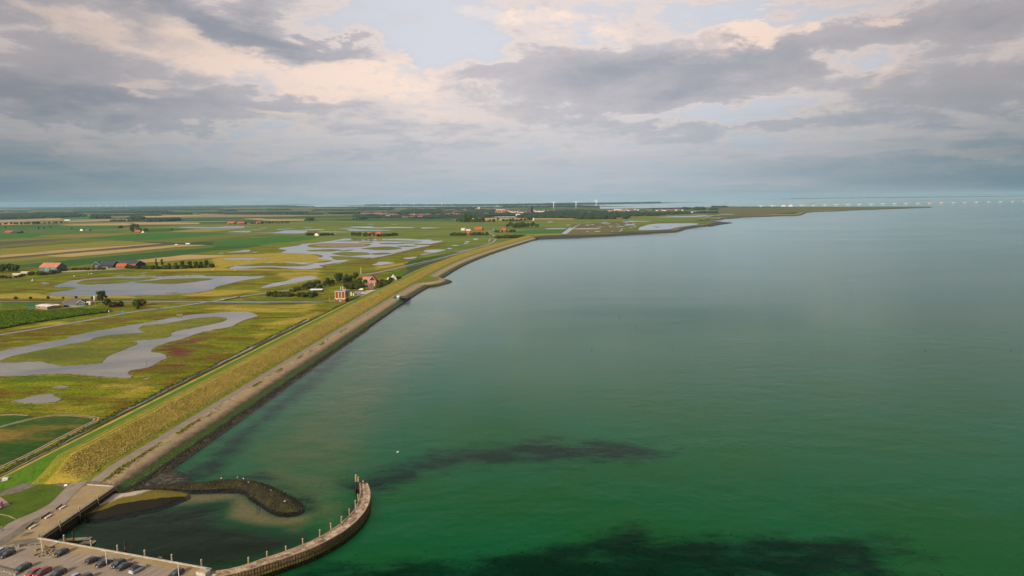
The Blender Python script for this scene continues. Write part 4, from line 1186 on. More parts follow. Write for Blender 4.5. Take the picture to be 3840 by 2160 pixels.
# breakwater: curved mound of weed-grown stone
M_bw = nmat('breakwater_weed', (.020, .018, .007), (.044, .038, .008), .35, c3=(.014, .011, .007), s3=.10, rough=.8, bump=.35, bscale=1.7, fine=.45, fscale=1.6)
bwp = smooth(gps([('Q', [(60, 440), (300, 405), (600, 385), (900, 365), (1200, 335), (1400, 312), (1600, 308), (1850, 335), (2050, 405), (2250, 505), (2385, 595), (2415, 640), (2380, 690), (2250, 728), (2100, 732), (1960, 690), (1820, 600), (1700, 520), (1610, 452), (1400, 445), (1150, 455), (900, 455), (600, 438), (300, 440), (60, 475)])], 0.0), 3)
patch('breakwater', bwp, lambda P, sd: np.where(sd > .8, np.clip(-.15 + (sd - .8) * .46, -1.9, 1.7), -.15 + (sd - .8) * 7.0) + .42 * (fbm(P[:, 0] * .8, P[:, 1] * .8) - .5), .8, M_bw, kind='structure', margin=3.5)

# ================================================================== THINGS AT THE HARBOUR
def gz(r, x, y, z):
    p = gp(r, x, y, z)
    return (float(p[0]), float(p[1]), z)

M_rust = nmat('rusty_steel', (.095, .050, .028), (.045, .028, .018), 1.2, rough=.8, bump=.03, bscale=4)
M_rustdk = nmat('rusty_pile_steel', (.060, .036, .022), (.022, .015, .010), .9, rough=.8, fine=.3, fscale=3)
M_wood = nmat('weathered_timber', (.33, .26, .14), (.22, .165, .085), 1.5, rough=.9, bump=.02, bscale=6, stretch=(1, 1, .3))
M_woodgrey = nmat('grey_timber', (.29, .255, .185), (.20, .175, .125), 1.2, rough=.9, bump=.02, bscale=6)
M_tar = pmat('black_tar', (.018, .014, .012), .7)
M_white = pmat('white_paint', (.72, .71, .67), .5)
M_galv = pmat('galvanised_metal', (.46, .46, .45), .45, .5)

def pile_mesh(name, w, d, h, mats):
    # one trapezoidal sheet pile: flange proud, webs slanting back, standing on z=0
    t = [(-w * .5, 0), (-w * .30, -d), (w * .30, -d), (w * .5, 0), (w * .5, .12), (-w * .5, .12)]
    b = MB(); b.prism(t, 0, h, 0)
    return b.data(name, mats)

# ---- left quay: sheet-pile wall with timber coping
qA, qB = gp('M', 455, 1003, ZP), gp('M', 1350, 388, ZP)
qv = (qB - qA); qL = float(np.linalg.norm(qv)); qdir = qv / qL; qn = np.array([qdir[1], -qdir[0]])
quay = thing('quay_wall', 'long rusty sheet pile quay wall with pale timber coping beside the paved quay', 'quay wall', (qA[0], qA[1], 0), math.atan2(qdir[1], qdir[0]))
pm = pile_mesh('sheet_pile', 1.15, .45, ZP + 1.6, [M_rustdk])
for k in range(int(qL / 1.15)):
    obj('sheet_pile', pm, quay, (.6 + k * 1.15, -.16, -1.7))
b = MB(); b.box(-.3, -.75, 0, qL + .2, .25, .42)
obj('coping', b.data('coping', [M_woodgrey]), quay, (0, 0, ZP - .12))
b = MB(); b.box(-.3, -.95, 0, qL + .2, -.72, .22)
obj('fender_beam', b.data('fender_beam', [M_wood]), quay, (0, 0, ZP - .75))
# ---- car park quay: concrete cap
cA, cB = gp('M', 455, 1005, ZP), gp('M', 2497, 1372, ZP)
cv = cB - cA; cL = float(np.linalg.norm(cv)); cdir = cv / cL
cap = thing('quay_edge', 'straight pale concrete quay edge between car park and harbour basin', 'quay edge', (cA[0], cA[1], 0), math.atan2(cdir[1], cdir[0]))
nb = 13
for k in range(nb):
    b = MB(); b.box(k * cL / nb + .02, -.28, 0, (k + 1) * cL / nb - .02, .28, .26)
    obj('cap_block', b.data('cap_block', [M_conc]), cap, (0, 0, ZP))
b = MB(); b.box(-.1, -.05, 0, cL + .1, .22, ZP + 1.7)
obj('wall_face', b.data('wall_face', [M_wallst]), cap, (0, 0, -1.72))
# short end wall of the quay deck
eA, eB = gp('G', 1760, 850, ZP), gp('G', 2300, 885, ZP)
ev = eB - eA; eL = float(np.linalg.norm(ev))
ew = thing('end_wall', 'low pale end wall closing the far end of the paved quay', 'wall', (eA[0], eA[1], ZP), math.atan2(ev[1], ev[0]))
b = MB(); b.box(0, -.15, 0, eL, .15, .30); obj('wall_beam', b.data('wall_beam', [M_conc]), ew)

# ---- mooring posts
def post_mesh(name, h, r, below, cap_mat=M_wood, low=M_tar, n=10):
    b = MB()
    b.tube([(0, 0, -below), (0, 0, -below * .35)], [r * 1.02, r * 1.02], n, 1)
    b.tube([(0, 0, -below * .35), (0, 0, h * .96), (0, 0, h)], [r, r * .97, r * .8], n, 0)
    return b.data(name, [cap_mat, low])
pq = [(1345, 430), (1157, 578), (940, 722), (708, 890), (458, 1000)]
ordinal = ['fifth', 'fourth', 'third', 'second', 'first']
for k, (x, y) in enumerate(pq):
    p = gp('M', x, y - (30 if k < 4 else 0), ZP)
    hh = [2.4, 2.6, 2.7, 2.9, 2.3][k]
    t = thing('mooring_post', 'timber mooring post against the sheet pile quay, %s from the car park corner' % ordinal[k], 'post', (p[0], p[1], ZP), 0, 'mooring posts along the paved quay')
    obj('shaft', post_mesh('post_shaft', hh - .9, .22, 4.5), t)
    b = MB(); b.tube([(0, 0, hh - .9), (0, 0, hh - .82)], .25, 10); obj('cap', b.data('post_cap', [M_conc]), t)
pc = [(742, 1046), (1062, 1110), (1374, 1168), (1697, 1228), (2017, 1280), (2368, 1342)]
names = ['first', 'second', 'third', 'fourth', 'fifth', 'sixth']
for k, (x, y) in enumerate(pc):
    p = gp('M', x, y, ZP) + np.array([.1, .55])
    t = thing('mooring_post', 'pale wooden post behind the car park quay edge, %s from the left' % names[k], 'post', (p[0], p[1], ZP), 0, 'mooring posts along the car park quay')
    obj('shaft', post_mesh('post_shaft', 1.9, .25, 4.5, M_woodgrey), t)
    b = MB(); b.tube([(0, 0, 1.9), (0, 0, 2.0)], [.27, .2], 10); obj('cap', b.data('post_cap', [M_conc]), t)
for (x, y, yt, lb) in ((872, 1078, 935, 'black and rust steel pole standing in water beside the floating pontoons'), (1487, 1185, 1036, 'black and rust steel pole standing alone in the harbour basin')):
    p = gp('M', x, y, 0)
    hh = 4.2
    t = thing('steel_pole', lb, 'pole', (p[0], p[1], 0), 0, 'steel poles in the basin')
    b = MB(); b.tube([(0, 0, -1.8), (0, 0, hh * .58)], .26, 10); obj('rusty_shaft', b.data('rusty_shaft', [nmat('orange_rust', (.16, .055, .018), (.08, .03, .012), 2.0)]), t)
    b = MB(); b.tube([(0, 0, hh * .58), (0, 0, hh)], [.26, .24], 10); obj('tarred_top', b.data('tarred_top', [M_tar]), t)

# ---- floating pontoons
def pontoon(spec, label):
    P = [gp('I', x, y, .35) for x, y in spec]
    a, b_, c_, d_ = P                               # near left, near right, far right, far left
    o = a; ux = (b_ - a); L = float(np.linalg.norm(ux)); ux = ux / L
    uy = np.array([-ux[1], ux[0]]); W = max(1.6, float((d_ - a) @ uy))
    t = thing('pontoon', label, 'pontoon', (o[0], o[1], 0), math.atan2(ux[1], ux[0]))
    m = MB(); m.box(0, 0, -.25, L, W, .28); obj('hull', m.data('hull', [M_tar]), t)
    n = int(L / .62)
    m = MB(); m.box(.03, -.06, .28, L / n - .03, W + .06, .40); pl = m.data('deck_plank', [M_woodgrey])
    for k in range(n):
        obj('plank', pl, t, (k * L / n, 0, 0))
    for yy in (0, W - .14):
        m = MB(); m.box(0, yy, .40, L, yy + .14, .52); obj('edge_rail', m.data('edge_rail', [M_wood]), t)
pontoon([(1640, 800), (1950, 780), (2000, 700), (1560, 745)], 'near floating wooden pontoon with slanted end beside the quay edge')
pontoon([(1180, 735), (1880, 690), (1900, 640), (1230, 715)], 'far floating wooden pontoon behind the other one by the quay')

# ---- curved jetty
ZJ = 2.7
inn = smooth(gps([('L', [(60, 1420), (400, 1390), (620, 1345), (900, 1250), (1200, 1150), (1450, 1050), (1650, 950), (1850, 810), (1975, 680), (2035, 560), (2052, 450), (2045, 350)])], ZJ), 4, False)
outr = smooth(gps([('L', [(300, 1470), (640, 1403), (900, 1322), (1170, 1232), (1450, 1132), (1680, 1022), (1880, 902), (2022, 780), (2118, 660), (2163, 540), (2160, 430), (2130, 352)])], ZJ), 4, False)
inn = resample(inn, .55); outr = resample(outr, .55)
jet = thing('jetty', 'long curved stone filled jetty with sheet pile sides enclosing the harbour', 'jetty', (0, 0, 0))
M_jdeck = nmat('jetty_fill', (.360, .260, .165), (.150, .100, .066), .55, c3=(.52, .42, .31), s3=.35, rough=.9, bump=.10, bscale=2.5, fine=.35, fscale=3.0)
M_jside = nmat('jetty_pile', (.165, .115, .055), (.090, .060, .032), .8, rough=.85, fine=.3, fscale=2)
M_jalg = nmat('jetty_pile_algae', (.165, .125, .022), (.085, .070, .015), .9, rough=.8, fine=.4, fscale=2)
M_jcap = nmat('jetty_cap', (.44, .33, .215), (.30, .22, .14), .8, rough=.9, fine=.25, fscale=4)
nn = 140
ti = np.linspace(0, 1, nn)
li = resample(inn, 10000 / 1); 
def at_t(line, t):
    d = np.concatenate([[0], np.cumsum(np.hypot(*(line[1:] - line[:-1]).T))]); s = t * d[-1]
    return np.stack([np.interp(s, d, line[:, 0]), np.interp(s, d, line[:, 1])], 1)
I_, O_ = at_t(inn, ti), at_t(outr, ti)
m_ = 9
V = []
for j in range(m_):
    q = j / (m_ - 1)
    p = I_ * (1 - q) + O_ * q
    zz = ZJ - .10 + .30 * (fbm(p[:, 0] * .5, p[:, 1] * .5) - .5) + (.10 if j in (0, m_ - 1) else 0) - (.22 if j in (2, 6) else 0)
    V.append(np.column_stack([p, zz]))
V = np.stack(V, 1)
idx = np.arange(nn * m_).reshape(nn, m_)
Fj = np.stack([idx[:-1, :-1], idx[:-1, 1:], idx[1:, 1:], idx[1:, :-1]], -1).reshape(-1, 4)
obj('stone_fill', np_mesh('stone_fill', V.reshape(-1, 3), Fj, M_jdeck), jet)
# solid core below the fill so no light leaks through
core = MB(); core.prism([tuple(p) for p in np.concatenate([I_[::4], O_[::4][::-1]])][::-1], -1.8, ZJ - .7)
obj('core', core.data('core', [M_tar]), jet)
pmO = pile_mesh('sheet_pile', .66, .30, ZJ + 1.75, [M_jside])
pmA = MB(); pmA.prism([(-.34, .02), (-.21, -.34), (.21, -.34), (.34, .02)], 0, 1.0); pmA = pmA.data('pile_foot', [M_jalg])
def pile_row(line, flip, step, low):
    L = resample(line, step)
    N = normals2(L)
    for k in range(len(L) - 1):
        c = (L[k] + L[k + 1]) / 2; d = L[k + 1] - L[k]
        an = math.atan2(d[1], d[0]) + (math.pi if flip else 0)
        o = obj('sheet_pile', pmO, jet, (c[0], c[1], -1.75), an, sc=(float(np.hypot(*d)) / .64, 1, 1 + .02 * math.sin(k * 2.3)))
        if low:
            obj('pile_foot', pmA, jet, (c[0], c[1], .05), an, sc=(float(np.hypot(*d)) / .66, 1, .9 + .35 * math.sin(k * 1.7)))
pile_row(outr, False, .85, True)
pile_row(inn, True, 1.1, False)
for line, sgn in ((inn, -1), (outr, 1)):
    L = resample(line, 3.2); N = normals2(L)
    for k in range(len(L) - 1):
        c = (L[k] + L[k + 1]) / 2; d = L[k + 1] - L[k]; w = float(np.hypot(*d))
        b = MB(); b.box(-w / 2 + .03, -.16, 0, w / 2 - .03, .16, .16)
        obj('cap_beam', b.data('cap_beam', [M_jcap]), jet, (c[0], c[1], ZJ + .02 + .03 * math.sin(k * 3.1)), math.atan2(d[1], d[0]))
b = MB(); L = resample(outr, 2.0); N = normals2(L)
b.tube([(p[0] + n[0] * .36, p[1] + n[1] * .36, 1.25) for p, n in zip(L, N)], .11, 6)
obj('waling_rail', b.data('waling_rail', [M_tar]), jet)
b = MB()
tip = np.concatenate([[I_[-1]], [O_[-1]]]); d = tip[1] - tip[0]; w = float(np.hypot(*d))
b.box(0, -.3, -1.8, w, .15, ZJ + .05)
obj('end_wall', b.data('end_wall', [M_jside]), jet, (tip[0][0], tip[0][1], 0), math.atan2(d[1], d[0]))
# step at the root of the jetty
b = MB(); b.box(0, 0, 0, 3.2, 2.2, 1.0); b.box(.25, .25, 1.0, 2.95, 1.95, 1.06, 1)
rp = gp('L', 110, 1440, ZP)
st = thing('concrete_bay', 'small concrete walled bay where the jetty meets the car park', 'concrete bay', (rp[0], rp[1], ZP), math.atan2(cdir[1], cdir[0]))
obj('bay_walls', b.data('bay_walls', [M_conc, M_track]), st)
jp = [(735, 1306), (957, 1226), (1180, 1162), (1380, 1078), (1580, 978), (1712, 902), (1835, 815), (1930, 718), (2000, 612), (2033, 545)]
jn = ['first', 'second', 'third', 'fourth', 'fifth', 'sixth', 'seventh', 'eighth', 'ninth', 'tenth']
for k, (x, y) in enumerate(jp):
    p = gp('L', x, y, ZJ - .2) + np.array([-.25, .35])
    t = thing('mooring_post', 'wooden mooring post on the inner side of the curved jetty, %s from the car park' % jn[k], 'post', (p[0], p[1], ZJ), 0, 'mooring posts along the jetty')
    t.rotation_euler = (.03 * math.sin(k * 2.7), .035 * math.cos(k * 4.1), k); t.scale = (1, 1, .9 + .12 * math.sin(k * 5.3))
    obj('shaft', post_mesh('post_shaft', 1.75, .24, 4.4, M_wood), t)
    b = MB(); b.tube([(0, 0, 1.75), (0, 0, 1.85)], [.25, .17], 10); obj('cap', b.data('post_cap', [M_conc]), t)
p = gp('L', 2018, 420, 0.0)
t = thing('dolphin', 'pair of tall timber piles bolted together at the tip of the jetty', 'mooring dolphin', (p[0], p[1], 0))
for dx, hh in ((-.45, 5.0), (.45, 4.8)):
    obj('pile', post_mesh('dolphin_pile', hh, .36, 1.8, M_wood), t, (dx, 0, 0))
b = MB(); b.box(-.9, -.42, 2.5, .9, -.30, 2.9); b.box(-.9, .30, 3.6, .9, .42, 4.0)
obj('cross_brace', b.data('cross_brace', [M_tar]), t)
for dx in (-.45, .45):
    b = MB(); b.tube([(dx, 0, -1.6), (dx, 0, 2.6)], .39, 10); obj('tarred_foot', b.data('tarred_foot', [M_tar]), t)
# two thin stakes on the sand flat
p = gp('Q', 1830, 690, -.2)
t = thing('stake_pair', 'two thin black stakes standing on the sand flat inside the breakwater', 'stakes', (p[0], p[1], 0))
for dx, hh in ((-.4, 2.2), (.5, 1.7)):
    b = MB(); b.tube([(dx, 0, -1.8), (dx, .05, hh)], [.10, .07], 8); obj('stake', b.data('stake', [M_tar]), t)

# ---- birds
M_gull = pmat('gull_white', (.80, .80, .78), .8)
M_gullg = pmat('gull_grey', (.38, .40, .43), .8)
M_gully = pmat('gull_yellow', (.70, .42, .06), .6)
def gull(loc, rz, label, fly=False, s=1.0):
    t = thing('gull', label, 'gull', loc, rz, 'gulls around the harbour')
    b = MB()
    z0 = .22 if not fly else 0
    b.tube([(-.26, 0, z0 + .04), (-.16, 0, z0 + .06), (0, 0, z0 + .07), (.14, 0, z0 + .11), (.20, 0, z0 + .20), (.27, 0, z0 + .23), (.32, 0, z0 + .22)], [.02, .07, .11, .10, .065, .065, .02], 8)
    obj('body', b.data('gull_body', [M_gull], True), t, sc=s)
    b = MB()
    for sd_ in (-1, 1):
        if fly:
            b.add([(.1, sd_ * .07, .1), (-.12, sd_ * .07, .1), (-.05, sd_ * .42, .22), (.08, sd_ * .40, .22), (-.14, sd_ * .78, .12), (-.06, sd_ * .76, .12)], [(0, 1, 2, 3), (3, 2, 4, 5)])
        else:
            b.add([(.10, sd_ * .09, z0 + .14), (-.02, sd_ * .125, z0 + .06), (-.34, sd_ * .03, z0 + .08), (-.12, sd_ * .05, z0 + .155)], [(0, 1, 2, 3)])
    obj('wings', b.data('gull_wings', [M_gullg]), t, sc=s)
    b = MB(); b.tube([(.32, 0, z0 + .22), (.40, 0, z0 + .205)], [.022, .004], 6); obj('bill', b.data('gull_bill', [M_gully]), t, sc=s)
    if not fly:
        b = MB()
        for sd_ in (-.04, .04):
            b.tube([(.0, sd_, 0), (.0, sd_, z0)], .014, 5)
        obj('legs', b.data('gull_legs', [M_gully]), t, sc=s)
gl = [(407, 303, .4, 'white gull standing on the breakwater crown, leftmost of the birds there'), (600, 293, .9, 'white gull on the outer edge of the breakwater bend'), (672, 308, .9, 'white gull right of the breakwater bend near the crown'),
      (733, 350, 1.8, 'white gull on the inner slope just below the breakwater crown'), (995, 443, 1.9, 'white gull halfway down the sloping end of the breakwater'), (1158, 575, 1.9, 'white gull near the outer tip of the breakwater')]
for k, (x, y, z, lb) in enumerate(gl):
    gull(gz('L', x, y, z), k * 1.3, lb, s=1.15)
gull(gz('L', 2085, 345, ZJ + .05), 2.0, 'white gull standing on the end of the curved jetty', s=1.3)
gull((float(gp('L', 2018, 420, 0)[0]) - .45, float(gp('L', 2018, 420, 0)[1]), 5.0), .5, 'white gull perched on top of the timber dolphin', s=1.2)
gull(gz('O', 1000, 1138, 6.0), .3, 'single gull flying low over the green water', True, 1.6)

# ---- lamp posts
def lamp(base, h, arm, label):
    p = gz('J', *base, ZP)
    t = thing('lamp_post', label, 'lamp post', p, 0, 'lamp posts on the car park')
    b = MB(); b.tube([(0, 0, 0), (0, 0, .9), (0, 0, h)], [.11, .09, .06], 10); obj('pole', b.data('lamp_pole', [M_white]), t)
    b = MB(); b.tube([(0, 0, h - .05), (arm * .5, 0, h + .05), (arm, 0, h + .02)], .045, 8); obj('arm', b.data('lamp_arm', [M_white]), t)
    hd = MB(); hd.box(arm - .35, -.13, h - .06, arm + .25, .13, h + .06); ho = obj('lamp_head', hd.data('lamp_head', [M_galv]), t)
    gl_ = MB(); gl_.box(arm - .28, -.10, h - .085, arm + .18, .10, h - .062); obj('lamp_glass', gl_.data('lamp_glass', [pmat('lamp_glass', (.6, .6, .55), .2)]), ho)
lamp((517, 722), 4.4, -1.0, 'white lamp post among the parked cars in the car park middle')
lamp((1912, 950), 4.4, -.8, 'white lamp post beside the lone black car near the jetty')
lamp((-800 + 7, 2000), .0 + 4.4, -.6, 'x') if False else None
lp = gp('I', 890, 965, ZP)
REG['J2'] = REG['I']
t = thing('lamp_post', 'white lamp post rising from the anchor bed at the harbour corner', 'lamp post', (lp[0], lp[1], ZP), 0, 'lamp posts on the car park')
b = MB(); b.tube([(0, 0, 0), (0, 0, .9), (-.15, 0, 4.4)], [.11, .09, .06], 10); obj('pole', b.data('lamp_pole', [M_white]), t)
b = MB(); b.tube([(-.15, 0, 4.35), (-.8, 0, 4.42)], .045, 8); obj('arm', b.data('lamp_arm', [M_white]), t)
hd = MB(); hd.box(-1.15, -.13, 4.34, -.6, .13, 4.46); obj('lamp_head', hd.data('lamp_head', [M_galv]), t)

# ---- anchor on its stone bed
ap = gp('I', 930, 960, ZP)
t = thing('stone_bed', 'low bed of rough stones and kerbs holding the old anchor', 'stone bed', (ap[0], ap[1], ZP + .05))
rr = random.Random(4)
stn = []
for k in range(4):
    b = MB(); s = .5 + .15 * k
    b.add([(rr.uniform(.8, 1.1) * s * x, rr.uniform(.8, 1.1) * s * y, rr.uniform(.7, 1) * s * z * .6) for x in (-.5, .5) for y in (-.5, .5) for z in (0, .9)], [(0, 1, 3, 2), (4, 6, 7, 5), (0, 4, 5, 1), (2, 3, 7, 6), (1, 5, 7, 3)])
    stn.append(b.data('bed_stone', [nmat('bed_stones', (.30, .23, .15), (.20, .155, .10), .8)]))
for k in range(30):
    an = rr.uniform(0, 6.28); r_ = rr.uniform(.3, 3.2)
    obj('stone', stn[k % 4], t, (r_ * math.cos(an) * 1.25, r_ * math.sin(an) * .8, 0), rr.uniform(0, 6))
a0 = gp('I', 990, 890, ZP); a1 = gp('I', 1240, 748, ZP)
d = a1 - a0; AL = float(np.hypot(*d))
t = thing('anchor', 'old anchor with white shank and rust brown flukes lying at the quay corner', 'anchor', (a0[0], a0[1], ZP + .1), math.atan2(d[1], d[0]))
b = MB(); b.tube([(0, 0, .45), (AL, 0, .30)], [.17, .12], 8); obj('shank', b.data('shank', [M_white]), t)
b = MB(); b.tube([(.9, -1.7, .25), (.25, -1.0, .4), (0, 0, .5), (.25, 1.0, .4), (.9, 1.7, .25)], [.08, .16, .2, .16, .08], 8); obj('arms', b.data('arms', [M_rust]), t)
for sg in (-1, 1):
    b = MB(); b.add([(.55, sg * 1.1, .1), (1.25, sg * 1.75, .1), (.75, sg * 1.75, .75), (.5, sg * 1.35, .75)], [(0, 1, 2, 3)]); b.add([(.60, sg * 1.06, .1), (1.30, sg * 1.71, .1), (.80, sg * 1.71, .75), (.55, sg * 1.31, .75)], [(3, 2, 1, 0)])
    obj('fluke', b.data('fluke', [M_rust]), t)
b = MB(); b.tube([(AL - .5, -1.1, .35), (AL - .5, 1.1, .35)], .08, 8); obj('stock', b.data('stock', [M_white]), t)
b = MB(); b.tube([(AL + .05 + .28 * math.cos(q), .28 * math.sin(q), .3) for q in np.linspace(0, 6.28, 13)], .05, 6); obj('ring', b.data('ring', [M_rust]), t)

# ---- benches, picnic table, low walls
for k, (x0, y0, x1, y1, lb) in enumerate(((615, 480, 750, 400, 'pale concrete bench on the quay nearest the picnic table'), (945, 265, 1075, 185, 'pale concrete bench in the middle of the three on the quay'), (1245, 70, 1370, -5, 'pale concrete bench farthest along the quay of the three'))):
    a = gp('I', x0, y0, ZP); c = gp('I', x1, y1, ZP); d = c - a; L = float(np.hypot(*d))
    t = thing('bench', lb, 'bench', (a[0], a[1], ZP + .04), math.atan2(d[1], d[0]), 'concrete benches on the quay')
    b = MB(); b.box(0, -.30, .32, L, .30, .48); obj('seat', b.data('bench_seat', [pmat('bench_concrete', (.62, .57, .47), .8)]), t)
    for q in (.15, L - .45):
        b = MB(); b.box(q, -.24, 0, q + .3, .24, .32); obj('leg', b.data('bench_leg', [M_conc]), t)
for k, (x0, y0, x1, y1) in enumerate(((540, 490, 715, 345), (860, 270, 1050, 140), (1170, 80, 1300, -20))):
    a = gp('I', x0, y0, ZP); c = gp('I', x1, y1, ZP); d = c - a; L = float(np.hypot(*d))
    t = thing('timber_screen', 'low dark timber screen behind the %s quay bench' % ('nearest', 'middle', 'farthest')[k], 'screen', (a[0], a[1], ZP + .04), math.atan2(d[1], d[0]), 'timber screens behind the benches')
    n = max(4, int(L / .45))
    for q in range(n):
        b = MB(); b.box(q * L / n + .02, -.05, .12, (q + 1) * L / n - .02, .05, .72 + .03 * math.sin(q * 2.1)); obj('board', b.data('screen_board', [nmat('dark_boards', (.13, .10, .065), (.085, .065, .045), 1.5)]), t)
    for q in (0.0, L / 2, L):
        b = MB(); b.box(q - .08, .05, 0, q + .08, .19, .85); obj('post', b.data('screen_post', [M_wood]), t)
p = gp('I', 505, 600, ZP)
t = thing('picnic_table', 'grey wooden picnic table beside the quay path', 'picnic table', (p[0], p[1], ZP + .03), .55)
for q in range(5):
    b = MB(); b.box(-1.1, -.42 + q * .17, .72, 1.1, -.28 + q * .17, .77); obj('top_plank', b.data('top_plank', [M_woodgrey]), t)
for yy in (-.85, .62):
    b = MB(); b.box(-1.1, yy, .43, 1.1, yy + .24, .48); obj('seat', b.data('picnic_seat', [M_woodgrey]), t)
for xx in (-.8, .72):
    for s_ in (-1, 1):
        b = MB(); b.tube([(xx, s_ * .75, 0), (xx, s_ * .22, .72)], .05, 6); obj('leg', b.data('picnic_leg', [M_wood]), t)
    b = MB(); b.box(xx - .03, -.85, .37, xx + .05, .85, .43); obj('cross_bar', b.data('cross_bar', [M_wood]), t)
def gabion(pts, h, w, label):
    P = [gp('I', x, y, ZP) for x, y in pts]
    a, c = P; d = c - a; L = float(np.hypot(*d))
    t = thing('gabion_wall', label, 'gabion wall', (a[0], a[1], ZP), math.atan2(d[1], d[0]))
    n = max(2, int(L / 1.5))
    mt = nmat('gabion_stones', (.30, .27, .22), (.13, .115, .095), 2.2, rough=.95, bump=.12, bscale=5, lo=.45, hi=.55)
    for q in range(n):
        b = MB(); b.box(q * L / n + .03, 0, 0, (q + 1) * L / n - .03, w, h); obj('basket', b.data('basket', [mt]), t)
gabion([(-260, 905), (410, 862)], .95, .8, 'stone filled gabion wall along the top of the car park')
gabion([(-500, 1240), (330, 1449)], .8, .9, 'stone filled gabion wall at the bottom left of the car park')
for k, (x, y) in enumerate(((520, 822), (658, 808), (792, 798), (965, 992), (1082, 938))):
    p = gp('I', x, y, ZP)
    t = thing('kerb_block', ('dark low kerb block %s in the row right of the gabion wall' % ('first', 'second', 'third')[k]) if k < 3 else ('dark kerb block at the %s edge of the anchor bed' % ('lower', 'right')[k - 3]), 'kerb block', (p[0], p[1], ZP + .03), .1 if k < 3 else .65, 'low kerb blocks')
    b = MB(); b.add([(-.55, -.14, 0), (.55, -.14, 0), (.55, .14, 0), (-.55, .14, 0), (-.52, -.10, .24), (.52, -.10, .24), (.52, .10, .24), (-.52, .10, .24)], [(4, 5, 6, 7), (0, 1, 5, 4), (1, 2, 6, 5), (2, 3, 7, 6), (3, 0, 4, 7)]); obj('block', b.data('kerb', [pmat('dark_block', (.085, .065, .05), .9)]), t)
# ladder hoops
p = gp('J', 1548, 618, ZP)
t = thing('ladder_rail', 'pair of pale hoop handrails of a ladder on the quay edge', 'ladder', (p[0], p[1] + .2, ZP), math.atan2(cdir[1], cdir[0]))
for dx in (-.35, .35):
    b = MB(); b.tube([(dx, -.35, .1), (dx, -.35, .75), (dx, -.2, .95), (dx, .1, .95), (dx, .25, .75), (dx, .25, -2.0)], .04, 6); obj('hoop', b.data('hoop', [M_galv]), t)
for q in range(6):
    b = MB(); b.tube([(-.35, .25, -.1 - q * .32), (.35, .25, -.1 - q * .32)], .025, 6); obj('rung', b.data('rung', [M_galv]), t)
# info board and stakes on the lawn edge
p = gp('G', 1325, 915, ZP)
t = thing('information_board', 'white slanted information board on two thin posts at the lawn corner', 'sign', (p[0], p[1], ZP), .3)
b = MB(); b.add([(-.5, -.25, .95), (.5, -.25, .95), (.5, .3, 1.35), (-.5, .3, 1.35), (-.5, -.25, .90), (.5, -.25, .90), (.5, .3, 1.30), (-.5, .3, 1.30)], [(0, 1, 2, 3), (7, 6, 5, 4), (0, 4, 5, 1), (1, 5, 6, 2), (2, 6, 7, 3), (3, 7, 4, 0)]); obj('panel', b.data('panel', [M_white]), t)
for dx in (-.4, .4):
    b = MB(); b.tube([(dx, 0, 0), (dx, 0, 1.1)], .045, 6); obj('post', b.data('board_post', [M_wood]), t)
for k, (x, y, ln) in enumerate(((770, 822, .1), (895, 782, .25), (1052, 822, -.05), (1186, 870, .05))):
    p = gp('G', x, y, ZP)
    t = thing('fence_stake', 'leaning wooden stake on the lawn edge, %s from the left' % names[k], 'stake', (p[0], p[1], ZP), 0, 'stakes along the lawn edge')
    b = MB(); b.tube([(0, 0, -.1), (ln * 1.4, 0, 1.45)], [.06, .05], 7); obj('shaft', b.data('stake_shaft', [M_wood]), t)
    b = MB(); b.tube([(ln * 1.4, 0, 1.45), (ln * 1.45, 0, 1.52)], [.05, .02], 7); obj('tip', b.data('stake_tip', [M_woodgrey]), t)
# tank and barrel by the ramp
p = gp('G', 115, 795, 1.3)
t = thing('water_tank', 'white cube shaped plastic water tank on a pallet in the grass', 'water tank', (p[0], p[1], 1.3), .4)
b = MB(); b.box(-.9, -.8, .15, .9, .8, 1.7); b.tube([(0, 0, 1.7), (0, 0, 1.8)], .2, 10); obj('tank', b.data('tank', [pmat('tank_plastic', (.62, .68, .64), .4)]), t)
for q in range(3):
    b = MB(); b.box(-.95, -.85, .45 + q * .45, .95, .85, .50 + q * .45); obj('cage_bar', b.data('cage_bar', [M_galv]), t)
b = MB(); b.box(-1, -.9, 0, 1, .9, .15); obj('pallet', b.data('pallet', [M_wood]), t)
p = gp('G', 25, 815, 1.3)
t = thing('blue_trough', 'blue plastic trough beside the white water tank', 'trough', (p[0], p[1], 1.3), .4)
b = MB(); b.add([(-.9, -.5, 0), (.9, -.5, 0), (.9, .5, 0), (-.9, .5, 0), (-1.05, -.65, .7), (1.05, -.65, .7), (1.05, .65, .7), (-1.05, .65, .7), (-.8, -.4, .15), (.8, -.4, .15), (.8, .4, .15), (-.8, .4, .15), (-.95, -.55, .7), (.95, -.55, .7), (.95, .55, .7), (-.95, .55, .7)],
                 [(0, 1, 5, 4), (1, 2, 6, 5), (2, 3, 7, 6), (3, 0, 4, 7), (8, 12, 13, 9), (9, 13, 14, 10), (10, 14, 15, 11), (11, 15, 12, 8), (8, 9, 10, 11), (4, 5, 13, 12), (5, 6, 14, 13), (6, 7, 15, 14), (7, 4, 12, 15)]); obj('tub', b.data('tub', [pmat('blue_plastic', (.02, .12, .34), .4)]), t)
b = MB(); b.tube([(-1.0, 0, .72), (1.0, 0, .72)], .04, 6); obj('bar', b.data('bar', [M_galv]), t)

